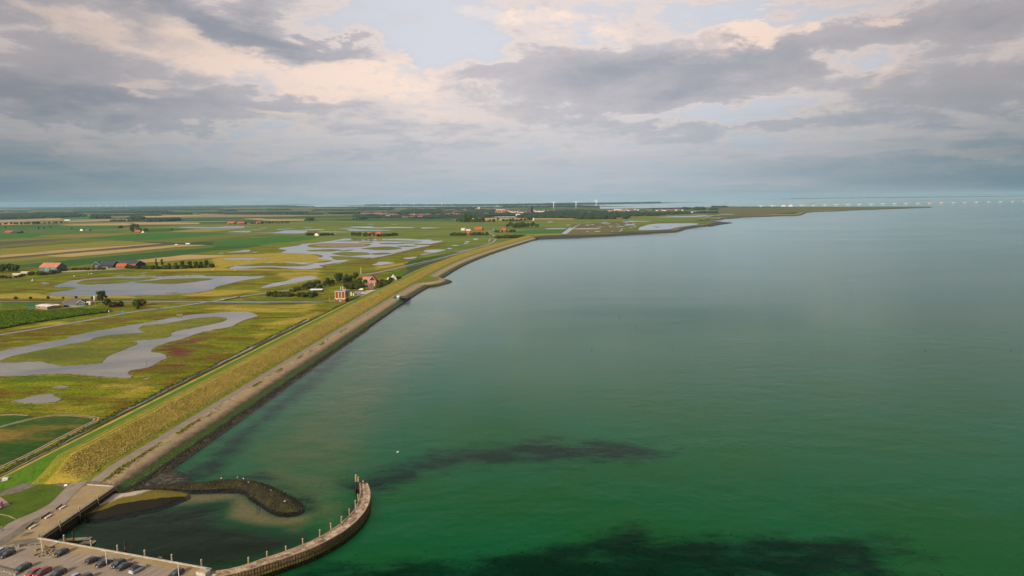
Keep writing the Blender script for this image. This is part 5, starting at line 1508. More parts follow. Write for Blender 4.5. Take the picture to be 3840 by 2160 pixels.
# ---- parking lines
lot = bpy.data.objects['parking_lot']
M_lot = pmat('parking_line_paint', (.62, .55, .44), .9)
l0a, l0b = gp('J', 155, 735, ZP), gp('J', 430, 592, ZP)
sdir = (l0b - l0a); sdir = sdir / np.linalg.norm(sdir)        # direction of a stall
SA = math.atan2(sdir[1], sdir[0])
def stall(r, x, y, L=4.6):
    a = gp(r, x, y, ZP)
    b = MB(); b.box(0, -.06, 0, L, .06, .004)
    obj('stall_line', b.data('stall_line', [M_lot]), lot, (a[0], a[1], ZP + .055), SA)
for x, y in ((155, 735), (295, 765), (420, 785), (505, 798), (640, 818), (785, 840), (910, 876), (1050, 902), (1190, 925), (1385, 930), (1570, 940), (30, 705), (-115, 680)):
    stall('J', x, y)
for x, y in ((1000, 1078), (1140, 1100), (1280, 1135), (1440, 1148), (1590, 1178), (1700, 1210), (-60, 1100), (-20, 1178), (-20, 1278), (100, 1340), (380, 1420), (870, 1480)):
    stall('I', x, y)

# ---- cars
M_glass = pmat('car_glass', (.045, .075, .08), .08, 0.0, .8)
M_tyre = pmat('tyre_rubber', (.012, .012, .012), .8)
M_rim = pmat('alloy_rim', (.42, .42, .43), .3, .8)
M_head = pmat('headlight_lens', (.75, .75, .70), .15)
M_tail = pmat('taillight_lens', (.40, .012, .015), .2)
M_plate_y = pmat('yellow_plate', (.75, .50, .04), .5)
M_plate_w = pmat('white_plate', (.78, .78, .76), .5)
M_trim = pmat('black_trim', (.015, .015, .016), .5)
def paint(nm, c):
    return pmat('car_paint_' + nm, c, .28, .0, .6, **{'Coat Weight': .6, 'Coat Roughness': .08})
# side outlines: x from rear (-) to front (+), lower and upper body, then cabin
BODY = {
 'hatch': dict(L=4.1, W=1.76, belt=[(-2.02, .60), (-1.98, .86), (-1.80, .96), (.75, .92), (1.55, .80), (1.95, .66), (2.05, .48)], cab=[(-1.86, .95), (-1.55, 1.42), (-.4, 1.50), (.25, 1.44), (1.00, .90)]),
 'estate': dict(L=4.6, W=1.80, belt=[(-2.28, .58), (-2.26, .88), (-2.10, .97), (.85, .93), (1.75, .80), (2.18, .64), (2.30, .46)], cab=[(-2.15, .96), (-1.90, 1.42), (-.5, 1.50), (.35, 1.43), (1.15, .91)]),
 'fastback': dict(L=4.5, W=1.84, belt=[(-2.22, .62), (-2.20, .92), (-1.95, 1.02), (.80, .96), (1.70, .84), (2.12, .66), (2.25, .48)], cab=[(-1.98, 1.01), (-1.00, 1.42), (-.3, 1.49), (.35, 1.42), (1.10, .95)]),
 'suv': dict(L=4.4, W=1.86, belt=[(-2.18, .66), (-2.16, .98), (-2.00, 1.06), (.80, 1.02), (1.65, .92), (2.08, .72), (2.20, .54)], cab=[(-2.02, 1.05), (-1.55, 1.55), (-.4, 1.63), (.30, 1.56), (1.05, 1.01)]),
}
CARM = {}
def car_meshes(kind):
    if kind in CARM:
        return CARM[kind]
    S = BODY[kind]; W = S['W'] / 2
    R = {}
    # body shell: belt loop lofted across the width with tumblehome at bumpers
    bl = S['belt']; low = [(bl[0][0] + .02, .24)] + bl + [(bl[-1][0] - .02, .22)]
    b = MB()
    sec = [(-W, .96, 0), (-W * .93, 1.0, .04), (W * .93, 1.0, .04), (W, .96, 0)]
    nL = len(low)
    V = []
    for (yy, sx, dz) in sec:
        for (x, z) in low:
            V.append((x * sx, yy, z + (dz if z > .8 else 0)))
    Fc = []
    for q in range(3):
        for k in range(nL - 1):
            Fc.append((q * nL + k, q * nL + k + 1, (q + 1) * nL + k + 1, (q + 1) * nL + k))
        Fc.append((q * nL + nL - 1, q * nL, (q + 1) * nL, (q + 1) * nL + nL - 1))
    Fc.append(tuple(range(nL - 1, -1, -1))); Fc.append(tuple(3 * nL + k for k in range(nL)))
    b.add(V, Fc)
    R['body'] = b.v, b.f
    cb = S['cab']; Wt = W * .74
    def cabv(scale_z, inset):
        V = []
        for k, (x, z) in enumerate(cb):
            t = (z - cb[0][1]) / (max(c[1] for c in cb) - cb[0][1])
            w = (W * .93) * (1 - t) + Wt * t
            V.append((x, z, w))
        return V
    CV = cabv(1, 0)
    n = len(CV)
    V = [(x, -w, z) for x, z, w in CV] + [(x, w, z) for x, z, w in CV]
    # glass cabin: whole greenhouse
    R['glass'] = V, [(0, 1, n + 1, n), (3, 4, n + 4, n + 3), tuple(range(n - 1, -1, -1)), tuple(range(n, 2 * n)), (n, n + 4, 4, 0)]
    # roof and pillars
    b = MB()
    up = .015
    b.add([(x, s * (w + .0), z + up) for s in (-1, 1) for x, z, w in CV[1:4]], [(0, 1, 4, 3), (1, 2, 5, 4)])
    def pillar(p, q, wd=.07):
        for s in (-1, 1):
            P0 = (p[0], s * (p[2] + .008), p[1]); P1 = (q[0], s * (q[2] + .008), q[1])
            b.add([(P0[0] - wd, P0[1], P0[2]), (P0[0] + wd, P0[1], P0[2]), (P1[0] + wd, P1[1], P1[2] + .01), (P1[0] - wd, P1[1], P1[2] + .01)], [(0, 1, 2, 3), (3, 2, 1, 0)])
    pillar(CV[0], CV[1], .12); pillar(CV[4], CV[3], .06)
    mid = lambda t: (CV[2][0] + (t - .5) * .2, CV[2][1], CV[2][2])
    zb = CV[0][1]
    pillar((CV[2][0] + .05, zb, W * .93), CV[2], .06)
    # roof edge rails of the greenhouse
    for s in (-1, 1):
        for k in (1, 2):
            x0, z0, w0 = CV[k]; x1, z1, w1 = CV[k + 1]
            b.add([(x0, s * (w0 + .012), z0 + .02), (x1, s * (w1 + .012), z1 + .02), (x1, s * (w1 + .03), z1 - .07), (x0, s * (w0 + .03), z0 - .07)], [(0, 1, 2, 3), (3, 2, 1, 0)])
    R['roof'] = b.v, b.f
    CARM[kind] = R
    return R
def mk(name, vf, mat, smooth=False):
    b = MB(); b.add(*vf); return b.data(name, [mat], smooth)
wh = MB(); wh.tube([(0, -.11, 0), (0, .11, 0)], .31, 16); WHEEL = wh.data('tyre', [M_tyre])
wh = MB(); wh.tube([(0, -.118, 0), (0, .118, 0)], .20, 12); RIM = wh.data('rim', [M_rim])
def car(loc, rz, kind, pnt, label, roofmat=None, plate='y', rails=False):
    R = car_meshes(kind); S = BODY[kind]; W = S['W'] / 2; L2 = S['L'] / 2
    t = thing('parked_car', label, 'car', loc, rz, 'cars in the harbour car park')
    bo = obj('body', mk('car_body', R['body'], pnt), t)
    obj('windows', mk('car_windows', R['glass'], M_glass), t)
    obj('roof', mk('car_roof', R['roof'], roofmat or pnt), t)
    for sx in (-1, 1):
        for sy in (-1, 1):
            w = obj('wheel', WHEEL, t, (sx * L2 * .63, sy * (W - .10), .31))
            obj('rim', RIM, w)
    bl = S['belt']
    for sy in (-1, 1):
        b = MB(); b.box(bl[-2][0] - .16, sy * W * .72 - .17, bl[-2][1] - .06, bl[-2][0] + .02, sy * W * .72 + .17, bl[-2][1] + .08); obj('headlight', b.data('headlight', [M_head]), t)
        b = MB(); b.box(bl[1][0] - .03, sy * W * .76 - .16, bl[1][1] - .14, bl[1][0] + .09, sy * W * .76 + .16, bl[1][1] + .06); obj('taillight', b.data('taillight', [M_tail]), t)
        b = MB(); b.box(.70, sy * (W + .08) - .09, .94, .86, sy * (W + .08) + .09, 1.08); obj('mirror', b.data('mirror', [M_trim]), t)
        b = MB(); b.box(-L2 * .42, sy * (W + .004) - .006, .22, L2 * .42, sy * (W + .004) + .006, .34); obj('sill', b.data('sill', [M_trim]), t)
    for xx in (bl[0][0] - .03, bl[-1][0] + .0):
        b = MB(); b.box(xx - .02, -.26, .44, xx + .03, .26, .56); obj('number_plate', b.data('number_plate', [M_plate_y if plate == 'y' else M_plate_w]), t)
    if rails:
        for sy in (-1, 1):
            c0 = S['cab']; b = MB(); b.tube([(c0[1][0] + .15, sy * W * .66, c0[1][1] + .07), (c0[2][0], sy * W * .66, c0[2][1] + .07), (c0[3][0] - .1, sy * W * .66, c0[3][1] + .07)], .025, 6); obj('roof_rail', b.data('roof_rail', [M_galv]), t)
    return t
BK = paint('black', (.008, .009, .012)); BL = paint('blue_black', (.010, .018, .026)); GR = paint('graphite', (.022, .022, .028))
RD_ = paint('red', (.42, .010, .018)); RD2 = paint('dark_red', (.21, .008, .022)); SV = paint('silver', (.42, .45, .50)); LV = paint('lavender', (.36, .36, .52))
def place_car(r, x, y, nose, *a, **kw):
    p = gp(r, x, y, ZP + .6)
    car((p[0], p[1], ZP + .03), SA + (math.pi if nose == 'in' else 0) + kw.pop('turn', 0), *a, **kw)
# nose 'in' = front towards the lower left
place_car('I', 150, 990, 'in', 'hatch', BK, 'black hatchback at the left edge of the car park below the gabion wall')
place_car('I', 465, 1285, 'in', 'estate', BL, 'black estate car with roof rails left of the two red cars', rails=True)
place_car('I', 690, 1385, 'in', 'hatch', RD_, 'bright red hatchback beside the dark red estate')
place_car('I', 880, 1370, 'in', 'estate', RD2, 'dark red estate car right of the bright red hatchback')
place_car('I', 1200, 1400, 'in', 'estate', BL, 'blue black estate car parked right of the red cars at the bottom edge')
place_car('I', 1275, 965, 'in', 'hatch', BK, 'black hatchback with pale headlights parked alone near the anchor bed')
place_car('I', 1945, 1110, 'out', 'hatch', BK, 'black hatchback with red tail lights at the left end of the row of five')
place_car('J', 465, 672, 'out', 'fastback', GR, 'graphite fastback behind the lamp post', plate='w')
place_car('J', 735, 690, 'in', 'hatch', BK, 'black car nose out in the middle of the row of five')
place_car('J', 865, 730, 'out', 'fastback', BL, 'black car with red tail lights left of the silver car')
place_car('J', 1105, 790, 'out', 'suv', SV, 'silver car with black roof at the right end of the row', roofmat=M_trim, plate='w')
place_car('J', 1850, 885, 'in', 'estate', BK, 'lone black car next to the right hand lamp post near the jetty', turn=-.05)
place_car('J', 80, 975, 'in', 'hatch', GR, 'dark car whose roof just shows at the bottom edge of the picture')
place_car('I', 1520, 1500, 'in', 'hatch', LV, 'pale lavender car cut off by the bottom edge of the picture')
place_car('I', -40, 960, 'in', 'hatch', SV, 'grey car half hidden behind the black hatchback at the left edge', turn=.2)
place_car('G', -15, 1270, 'in', 'hatch', RD2, 'dark red car on pink paving at the left picture edge by the lawn', turn=.9)

# ---- cyclist on the path
def skin_person(name, J, E_, rad, mat, parent, loc=(0, 0, 0)):
    me = bpy.data.meshes.new(name)
    me.from_pydata(J, E_, [])
    o = obj(name, me, parent, loc)
    md = o.modifiers.new('skin', 'SKIN')
    for k, v in enumerate(me.skin_vertices[0].data):
        v.radius = (rad[k], rad[k]); v.use_root = (k == 0)
    sb = o.modifiers.new('sub', 'SUBSURF'); sb.levels = 1; sb.render_levels = 2
    me.materials.append(mat)
    return o
cp = gp('I', 55, 520, ZP); cdx = qdir
t = thing('person', 'cyclist in grey top and yellow helmet riding on the path at the left edge', 'person', (cp[0], cp[1], ZP + .05), math.atan2(cdx[1], cdx[0]) + math.pi)
J = [(-.12, 0, .98), (.02, 0, 1.18), (.16, 0, 1.40), (.24, 0, 1.50), (.32, 0, 1.62), (.30, 0, 1.72),
     (.14, .18, 1.38), (.30, .24, 1.16), (.52, .24, 1.04), (.14, -.18, 1.38), (.30, -.24, 1.16), (.52, -.24, 1.04),
     (-.10, .10, .96), (.22, .12, .80), (.06, .12, .42), (.18, .12, .36), (-.10, -.10, .96), (.12, -.12, .62), (-.05, -.12, .20), (.08, -.12, .15)]
Ed = [(0, 1), (1, 2), (2, 3), (3, 4), (4, 5), (2, 6), (6, 7), (7, 8), (2, 9), (9, 10), (10, 11), (0, 12), (12, 13), (13, 14), (14, 15), (0, 16), (16, 17), (17, 18), (18, 19)]
Rr = [.15, .15, .16, .07, .09, .08, .07, .05, .04, .07, .05, .04, .10, .08, .05, .04, .10, .08, .05, .04]
skin_person('body', J, Ed, Rr, pmat('grey_clothes', (.20, .22, .25), .9), t)
b = MB(); b.tube([(.30, 0, 1.66), (.30, 0, 1.72), (.29, 0, 1.80), (.28, 0, 1.84)], [.125, .13, .10, .03], 12); obj('helmet', b.data('helmet', [pmat('yellow_helmet', (.50, .62, .03), .4)], True), t)
b = MB(); b.tube([(.34, 0, 1.54), (.36, 0, 1.60), (.35, 0, 1.66)], [.07, .088, .09], 10); obj('face', b.data('face', [pmat('skin', (.50, .30, .20), .6)], True), t)
t2 = thing('bicycle', 'dark bicycle ridden by the cyclist with the yellow helmet', 'bicycle', (cp[0], cp[1], ZP + .05), math.atan2(cdx[1], cdx[0]) + math.pi)
for xx in (-.52, .55):
    b = MB(); b.tube([(xx + .34 * math.cos(q), 0, .34 + .34 * math.sin(q)) for q in np.linspace(0, 6.283, 20)], .022, 6); obj('wheel', b.data('bike_wheel', [M_tyre]), t2)
b = MB()
for pr in (((-.52, 0, .34), (-.05, 0, .30)), ((-.05, 0, .30), (-.20, 0, .86)), ((-.52, 0, .34), (-.17, 0, .76)), ((-.05, 0, .30), (.40, 0, .78)), ((-.17, 0, .76), (.40, 0, .82)), ((.40, 0, .92), (.55, 0, .34))):
    b.tube(pr, .025, 6)
obj('frame', b.data('bike_frame', [pmat('blue_frame', (.04, .08, .14), .4)]), t2)
b = MB(); b.tube([(.50, -.28, 1.0), (.42, -.1, .98), (.42, .1, .98), (.50, .28, 1.0)], .02, 6); obj('handlebar', b.data('handlebar', [M_galv]), t2)
b = MB(); b.add([(-.34, -.08, .90), (-.34, .08, .90), (-.05, .03, .89), (-.05, -.03, .89), (-.34, -.08, .85), (-.34, .08, .85), (-.05, .03, .86), (-.05, -.03, .86)], [(0, 3, 2, 1), (4, 5, 6, 7), (0, 1, 5, 4), (2, 3, 7, 6), (1, 2, 6, 5), (3, 0, 4, 7)]); obj('saddle', b.data('saddle', [M_trim]), t2)

# ---- stakes in the sea
SEAST = [(525, 182, 8), (390, 341, 5), (787, 340, 6), (2018, 344, 6), (2024, 344, 6), (2441, 346, 7), (1248, 58, 5), (1652, 55, 4), (1663, 55, 4), (2031, 54, 5), (1760, 165, 4), (2420, 52, 4), (605, 232, 2)]
for k, (x, y, hp) in enumerate(SEAST):
    p = gp('X', x, y, 0)
    hh = max(1.5, hp * p[1] / 2595 * 1.4)
    t = thing('sea_stake', 'thin dark fishing stake standing out in the open sea', 'stake', (p[0], p[1], 0), 0, 'fishing stakes in the sea')
    b = MB(); b.tube([(0, 0, -1.6), (.08, 0, hh * .6), (.02, 0, hh)], [.14, .11, .07], 6); obj('shaft', b.data('sea_stake_shaft', [M_tar]), t)
# platform with tank on the dike path
p0, p1, p2 = gp('D', 295, 1035, 4.1), gp('D', 400, 1068, 3.2), gp('D', 455, 1010, 3.2)
t = thing('dike_platform', 'dark plank platform across the dike path with rails', 'platform', (p0[0], p0[1], 4.2), math.atan2(DD[1], DD[0]))
for k in range(14):
    b = MB(); b.box(k * 1.15, -15.5, -.3, k * 1.15 + 1.05, .3, -.12); obj('plank', b.data('platform_plank', [pmat('dark_planks', (.045, .038, .036), .8)]), t)
for k in range(5):
    b = MB(); b.box(k * 3.8, -15.4, -5.5, k * 3.8 + .25, -15.1, .95); obj('post', b.data('platform_post', [M_tar]), t)
b = MB(); b.tube([(0, -15.25, .9), (15.6, -15.25, .9)], .05, 6); obj('rail', b.data('platform_rail', [M_tar]), t)
tp = gp('D', 378, 1052, 4.1)
t = thing('turquoise_tank', 'turquoise and white tank standing on the dark dike platform', 'tank', (tp[0], tp[1], 4.1))
b = MB(); b.tube([(0, 0, 0), (0, 0, 2.2)], [1.7, 1.7], 14); obj('lower_tank', b.data('lower_tank', [pmat('turquoise_paint', (.03, .38, .42), .4)]), t)
b = MB(); b.tube([(0, 0, 2.2), (0, 0, 3.3), (0, 0, 3.8)], [1.7, 1.6, .7], 14); obj('white_top', b.data('white_top', [M_white]), t)

# ================================================================== TREES
M_leafs = [nmat('leaves_dark', (.034, .058, .012), (.058, .082, .018), .5, obj_var=.22, fine=.3, fscale=1.2),
           nmat('leaves_mid', (.036, .060, .014), (.060, .085, .020), .5, obj_var=.22, fine=.3, fscale=1.2),
           nmat('leaves_brown', (.050, .042, .018), (.075, .062, .024), .5, obj_var=.2, fine=.3, fscale=1.2)]
M_bark = nmat('bark', (.075, .055, .038), (.045, .034, .024), 2.0)

def crown_mesh(name, seed, h, r, base, n, leaf, mat, lobes=7, tall=False):
    """leaf-clump faces spread through several lobes of a crown"""
    rg = np.random.RandomState(seed)
    C = []
    for k in range(lobes):
        an = rg.uniform(0, 6.28); rr = r * rg.uniform(.15, .62); zz = base + (h - base) * rg.uniform(.22, .86)
        sh = 1 - .55 * abs((zz - base) / (h - base) - .42)
        C.append((rr * math.cos(an) * sh, rr * math.sin(an) * sh, zz, r * rg.uniform(.34, .58) * (.6 if tall else 1)))
    C.append((0, 0, base + (h - base) * .80, r * .42)); C.append((0, 0, base + (h - base) * .45, r * .62))
    C = np.array(C)
    w = C[:, 3] ** 2; pick = rg.choice(len(C), n, p=w / w.sum())
    d = rg.normal(size=(n, 3)); d /= np.linalg.norm(d, axis=1, keepdims=True)
    rad = C[pick, 3] * (rg.uniform(.55, 1.0, n) ** .6)
    P = C[pick, :3] + d * rad[:, None] * np.array([1, 1, .85 if not tall else 1.25])
    P[:, 2] = np.clip(P[:, 2], base * .55, h)
    # face roughly outward with a lot of scatter
    nr = d + rg.normal(0, .55, (n, 3)); nr /= np.linalg.norm(nr, axis=1, keepdims=True)
    a = np.cross(nr, rg.normal(size=(n, 3))); a /= np.linalg.norm(a, axis=1, keepdims=True); bb = np.cross(nr, a)
    s = leaf * rg.uniform(.6, 1.25, n)[:, None]
    V = np.stack([P - a * s - bb * s * .6, P + a * s * .8 - bb * s * .75, P + a * s + bb * s * .65, P - a * s * .7 + bb * s * .8], 1).reshape(-1, 3)
    return np_mesh(name, V, np.arange(4 * n).reshape(-1, 4), mat)

def trunk_mesh(name, seed, h, r0, base, spread):
    rg = random.Random(seed); b = MB()
    b.tube([(0, 0, -.2), (rg.uniform(-.1, .1), rg.uniform(-.1, .1), base), (rg.uniform(-.2, .2), rg.uniform(-.2, .2), h * .72)], [r0, r0 * .75, r0 * .25], 7)
    for k in range(5):
        an = k * 1.256 + rg.uniform(-.4, .4); z = base * .8 + (h - base) * .12 * k
        b.tube([(0, 0, z), (math.cos(an) * spread * .4, math.sin(an) * spread * .4, z + h * .14), (math.cos(an) * spread * .75, math.sin(an) * spread * .75, z + h * .24)], [r0 * .42, r0 * .28, r0 * .1], 5)
    return b.data(name, [M_bark])

KIND = {}
def tree_kind(k, v):
    key = (k, v)
    if key in KIND:
        return KIND[key]
    sd_ = hash_ = 100 + v * 17 + {'oak': 0, 'bush': 1, 'poplar': 2, 'small': 3}[k] * 1000
    if k == 'oak':
        c = crown_mesh('crown', sd_, 10, 4.2, 1.6, 620, .52, M_leafs[0 if v % 3 else 1], 9); t = trunk_mesh('trunk', sd_, 10, .30, 2.2, 3.4)
    elif k == 'bush':
        c = crown_mesh('crown', sd_, 4.2, 3.0, .1, 420, .46, M_leafs[(0, 2, 1)[v % 3]], 8); t = trunk_mesh('trunk', sd_, 4.2, .16, .5, 2.0)
    elif k == 'poplar':
        c = crown_mesh('crown', sd_, 12, 2.3, .8, 520, .46, M_leafs[0], 9, True); t = trunk_mesh('trunk', sd_, 12, .26, 1.2, 1.4)
    else:
        c = crown_mesh('crown', sd_, 7, 2.9, 1.5, 150, .75, M_leafs[0], 6); t = trunk_mesh('trunk', sd_, 7, .22, 1.7, 2.0)
    KIND[key] = (c, t)
    return KIND[key]
_tc = [0]
def tree(p, k, h, label, group, w=1.0, name=None):
    _tc[0] += 1
    v = _tc[0] % 3
    c, t = tree_kind(k, v)
    base_h = {'oak': 10, 'bush': 4.2, 'poplar': 12, 'small': 7}[k]
    s = h / base_h
    o = thing(name or ('bush' if k == 'bush' else 'tree'), label, 'bush' if k == 'bush' else 'tree', (float(p[0]), float(p[1]), .5), (_tc[0] * 2.399) % 6.28, group)
    obj('crown', c, o, sc=(s * w, s * w, s)); obj('trunk', t, o, sc=(s, s, s))
    return o
def clump(spec, n, k, hr, label, group, seed, w=1.0):
    """n trees spread over an outlined patch of ground"""
    poly = gps(spec); rg = np.random.RandomState(seed)
    lo, hi = poly.min(0), poly.max(0); got = []
    tries = 0
    while len(got) < n and tries < 4000:
        tries += 1
        q = rg.uniform(lo, hi)
        if inside(q[None], poly)[0] and all(np.hypot(*(q - g)) > 1.2 for g in got):
            got.append(q)
    for q in got:
        tree(q, k, rg.uniform(*hr), label, group, w * rg.uniform(.85, 1.2))
def row(r, pts, n, k, hr, label, group, seed, w=1.0, jit=1.0):
    L = gps([(r, pts)]); L = resample(L, 1e9 if n < 2 else float(np.sum(np.hypot(*(L[1:] - L[:-1]).T))) / (n - 1) * .999)
    rg = np.random.RandomState(seed)
    for q in L:
        tree(q + rg.normal(0, jit, 2), k, rg.uniform(*hr), label, group, w * rg.uniform(.85, 1.2))
# round the pumping station houses
gA = 'trees round the houses by the dike'
clump([('K', [(690, 600), (690, 480), (860, 480), (900, 590)])], 5, 'oak', (9.5, 12.5), 'tall dark tree behind the pumping station', gA, 1)
clump([('K', [(880, 590), (950, 440), (1060, 430), (1080, 560)])], 5, 'oak', (7.5, 9), 'rounded dark tree between the pumping station and the red roofs', gA, 2)
clump([('K', [(1060, 450), (1180, 430), (1190, 520), (1080, 540)])], 2, 'oak', (9, 11), 'lone round tree left of the pink roofed farmhouse', gA, 3)
clump([('K', [(880, 660), (900, 580), (1200, 540), (1440, 560), (1380, 640), (1190, 690), (980, 690)])], 26, 'bush', (3.2, 4.8), 'dense bush between pumping station and white van', gA, 4, 1.3)
clump([('K', [(1190, 520), (1330, 480), (1440, 520), (1400, 570), (1200, 560)])], 7, 'bush', (4, 5.5), 'bush in front of the pink farmhouse roof', gA, 5, 1.2)
clump([('K', [(1660, 560), (1680, 500), (1950, 470), (2050, 500), (1940, 620), (1760, 670), (1660, 640)])], 26, 'bush', (3.2, 5), 'bush in the garden below the orange roof', gA, 6, 1.2)
clump([('K', [(2180, 430), (2250, 410), (2280, 430), (2200, 460)])], 3, 'bush', (3, 4.5), 'dark bush right of the cream gabled house', gA, 7)
clump([('K', [(2000, 470), (2060, 460), (2060, 490), (2010, 500)])], 2, 'bush', (4, 5.5), 'green bush in front of the cream gabled house', gA, 8)
clump([('K', [(330, 590), (450, 530), (680, 540), (640, 640), (480, 640), (350, 650)])], 10, 'oak', (6, 8), 'tree left of the tall trees behind the pumping station', gA, 9)
gB = 'shrubs along the canal by the long white shed'
clump([('F', [(1760, 455), (1850, 410), (2100, 420), (2200, 450), (2000, 465)])], 22, 'bush', (2.8, 4.4), 'brown green shrub left of the gap by the white shed', gB, 10, 1.3)
clump([('F', [(2230, 465), (2300, 420), (2530, 415), (2550, 460), (2400, 470)])], 18, 'bush', (2.8, 4.4), 'brown green shrub in front of the long white shed', gB, 11, 1.3)
clump([('F', [(2050, 390), (2250, 340), (2430, 270), (2576, 240), (2576, 330), (2400, 340), (2150, 395)])], 26, 'bush', (3, 5), 'dark shrub behind the white shed along the road', gB, 12, 1.2)
# hedge right of the barns
gC = 'hedge trees right of the black barns'
row('N', [(1560, 345), (1800, 352), (2100, 352), (2300, 342), (2550, 330)], 30, 'bush', (4, 6.5), 'dark hedge bush in the belt right of the black barns', gC, 13, 1.3, 3)
row('N', [(1880, 340), (1960, 338)], 2, 'poplar', (15, 17), 'tall pointed tree above the hedge right of the black barns', gC, 14)
row('N', [(2050, 345), (2320, 338), (2430, 330), (2495, 322)], 7, 'oak', (9, 12), 'middling tree standing above the hedge right of the barns', gC, 15)
gD = 'bushes in front of the farm sheds'
row('N', [(370, 425), (560, 422), (700, 395)], 10, 'bush', (4, 6.5), 'brown bush in front of the salmon roofed barn', gD, 16, 1.3, 2)
row('N', [(680, 385), (880, 365), (1250, 360)], 16, 'bush', (3, 4.5), 'low dark bush along the farm drive between the barns', gD, 17, 1.3, 2)
clump([('V', [(-60, 330), (60, 260), (400, 260), (480, 310), (300, 335)])], 22, 'oak', (8, 11), 'dark tree in the wood left of the salmon roofed barn', 'wood left of the salmon barn', 18)
row('V', [(0, 420), (250, 425), (560, 370)], 10, 'bush', (2.5, 4), 'low dark bush along the ditch at the left edge', gD, 19, 1.3, 2)
# canal farm
tree(gp('V', 1985, 900), 'oak', 12.5, 'big round dark green tree beside the grey barn by the canal', 'trees by the canal farm', 1.15)
tree(gp('V', 2080, 950), 'bush', 7.0, 'round green tree just right of the big dark tree', 'trees by the canal farm', 1.0)
for x, y, lb in ((2150, 985, 'small dark shrub between the round green trees'), (2230, 985, 'pale green bush left of the brownish one'), (2330, 975, 'brownish bush right of the pale green one')):
    tree(gp('V', x, y), 'bush', 5.5, lb, 'trees by the canal farm', 1.0)
for x, y, hh, lb in ((1650, 800, 7.0, 'bushy tree by the road, left of the pair'), (1710, 795, 7.0, 'bushy tree by the road, right of the pair'), (1655, 830, 4.5, 'shrub in front of the pair of bushy trees')):
    tree(gp('N', x, y), 'bush', hh, lb, 'trees by the canal farm', 1.0)
row('V', [(290, 835), (340, 832), (600, 828), (1120, 820), (1760, 830)], 6, 'bush', (2, 3.2), 'small bush on the canal bank', 'bushes on the canal bank', 20)
# farms further off
def farmclump(r, spec, n, k, hr, lb, gr, sd_):
    clump([(r, spec)], n, k, hr, lb, gr, sd_)
farmclump('b', [(-120, 480), (-100, 430), (280, 440), (280, 480), (100, 490)], 14, 'oak', (11, 15), 'tree in front of the tree hidden farm', 'trees round the tree hidden farm', 21)
farmclump('b', [(-60, 420), (0, 380), (200, 385), (210, 410)], 10, 'oak', (15, 20), 'taller tree behind the tree hidden farm', 'trees round the tree hidden farm', 22)
farmclump('a', [(2290, 100), (2400, 60), (2480, 110)], 4, 'oak', (12, 15), 'tree at the left end of the tree hidden farm', 'trees round the tree hidden farm', 23)
tree(gp('b', 745, 437), 'oak', 9, 'single dark tree in the dark green field', 'lone field trees', 1.2)
for x, y, lb in ((105, 85, 'far left'), (750, 100, 'left'), (850, 95, 'middle'), (975, 88, 'right middle'), (1390, 105, 'right')):
    tree(gp('a', x, y), 'oak', 9, 'lone round tree in the green field row, %s one' % lb, 'lone field trees', 1.2)
farmclump('a', [(340, 175), (360, 150), (480, 160), (480, 175)], 6, 'bush', (5, 8), 'bush right of the orange roofed farm at the left edge', 'bushes by the left edge farm', 24)
row('c', [(600, 112), (900, 105), (1440, 98)], 26, 'oak', (9, 14), 'tree in the belt right of the long red roofed farm', 'belt by the red roofed farm', 25, 1.0, 5)
row('c', [(330, 112), (600, 110)], 6, 'bush', (5, 7), 'bush in front of the long red farm roofs', 'belt by the red roofed farm', 26, 1.2, 3)
farmclump('c', [(1750, 60), (1780, 40), (1960, 45), (1970, 60)], 8, 'oak', (12, 22), 'tree of the small grove in the open meadow', 'grove in the meadow', 27)
row('c', [(1790, 322), (1930, 325)], 7, 'bush', (6, 9), 'dark tree left of the white cottage in the meadow', 'trees by the white cottage', 28, 1.2, 3)
row('c', [(2040, 325), (2290, 315)], 10, 'bush', (5, 8), 'dark tree right of the white cottage in the meadow', 'trees by the white cottage', 29, 1.2, 3)
row('d', [(640, 338), (900, 345)], 12, 'oak', (9, 13), 'dark tree left of the orange roofs by the big pond', 'trees round the farm by the big pond', 30, 1.0, 4)
row('d', [(900, 335), (1200, 330)], 9, 'oak', (8, 12), 'dark tree behind the orange roofs by the big pond', 'trees round the farm by the big pond', 31, 1.0, 5)
row('d', [(1130, 348), (1300, 342), (1470, 318)], 14, 'bush', (6, 10), 'dark tree right of the orange roofs by the big pond', 'trees round the farm by the big pond', 32, 1.2, 4)
row('e', [(225, 738), (480, 740)], 12, 'bush', (6, 10), 'dark hedge tree left of the small orange roof near the road bend', 'hedge by the road bend', 33, 1.2, 3)
row('e', [(600, 735), (905, 730)], 13, 'bush', (6, 10), 'dark hedge tree right of the small orange roof near the road bend', 'hedge by the road bend', 34, 1.2, 3)
row('e', [(1130, 795), (1600, 780)], 20, 'bush', (6, 10), 'dark tree of the hedge between the road bend and the dike', 'hedge beside the dike end', 35, 1.25, 4)
row('e', [(1070, 678), (1200, 680)], 5, 'bush', (5, 8), 'bush left of the farm right of the road bend', 'bushes by the bend farm', 36, 1.2, 3)
row('e', [(1290, 678), (1450, 662)], 7, 'bush', (5, 8), 'bush right of the farm right of the road bend', 'bushes by the bend farm', 37, 1.2, 3)
clump([('e', [(1290, 595), (1350, 560), (1700, 560), (1900, 575), (1960, 588), (1600, 598)])], 40, 'oak', (11, 20), 'tree in the dark wood behind the bend farm', 'dark wood behind the bend farm', 38, 1.2)
clump([('e', [(290, 490), (350, 470), (600, 465), (1050, 470), (1070, 488)])], 34, 'oak', (10, 16), 'low tree in the tall grove before the town', 'tall grove before the town', 39, 1.2)
clump([('e', [(370, 480), (400, 465), (600, 465), (600, 480)])], 12, 'oak', (26, 38), 'very tall tree at the left of the grove before the town', 'tall grove before the town', 40, .75)
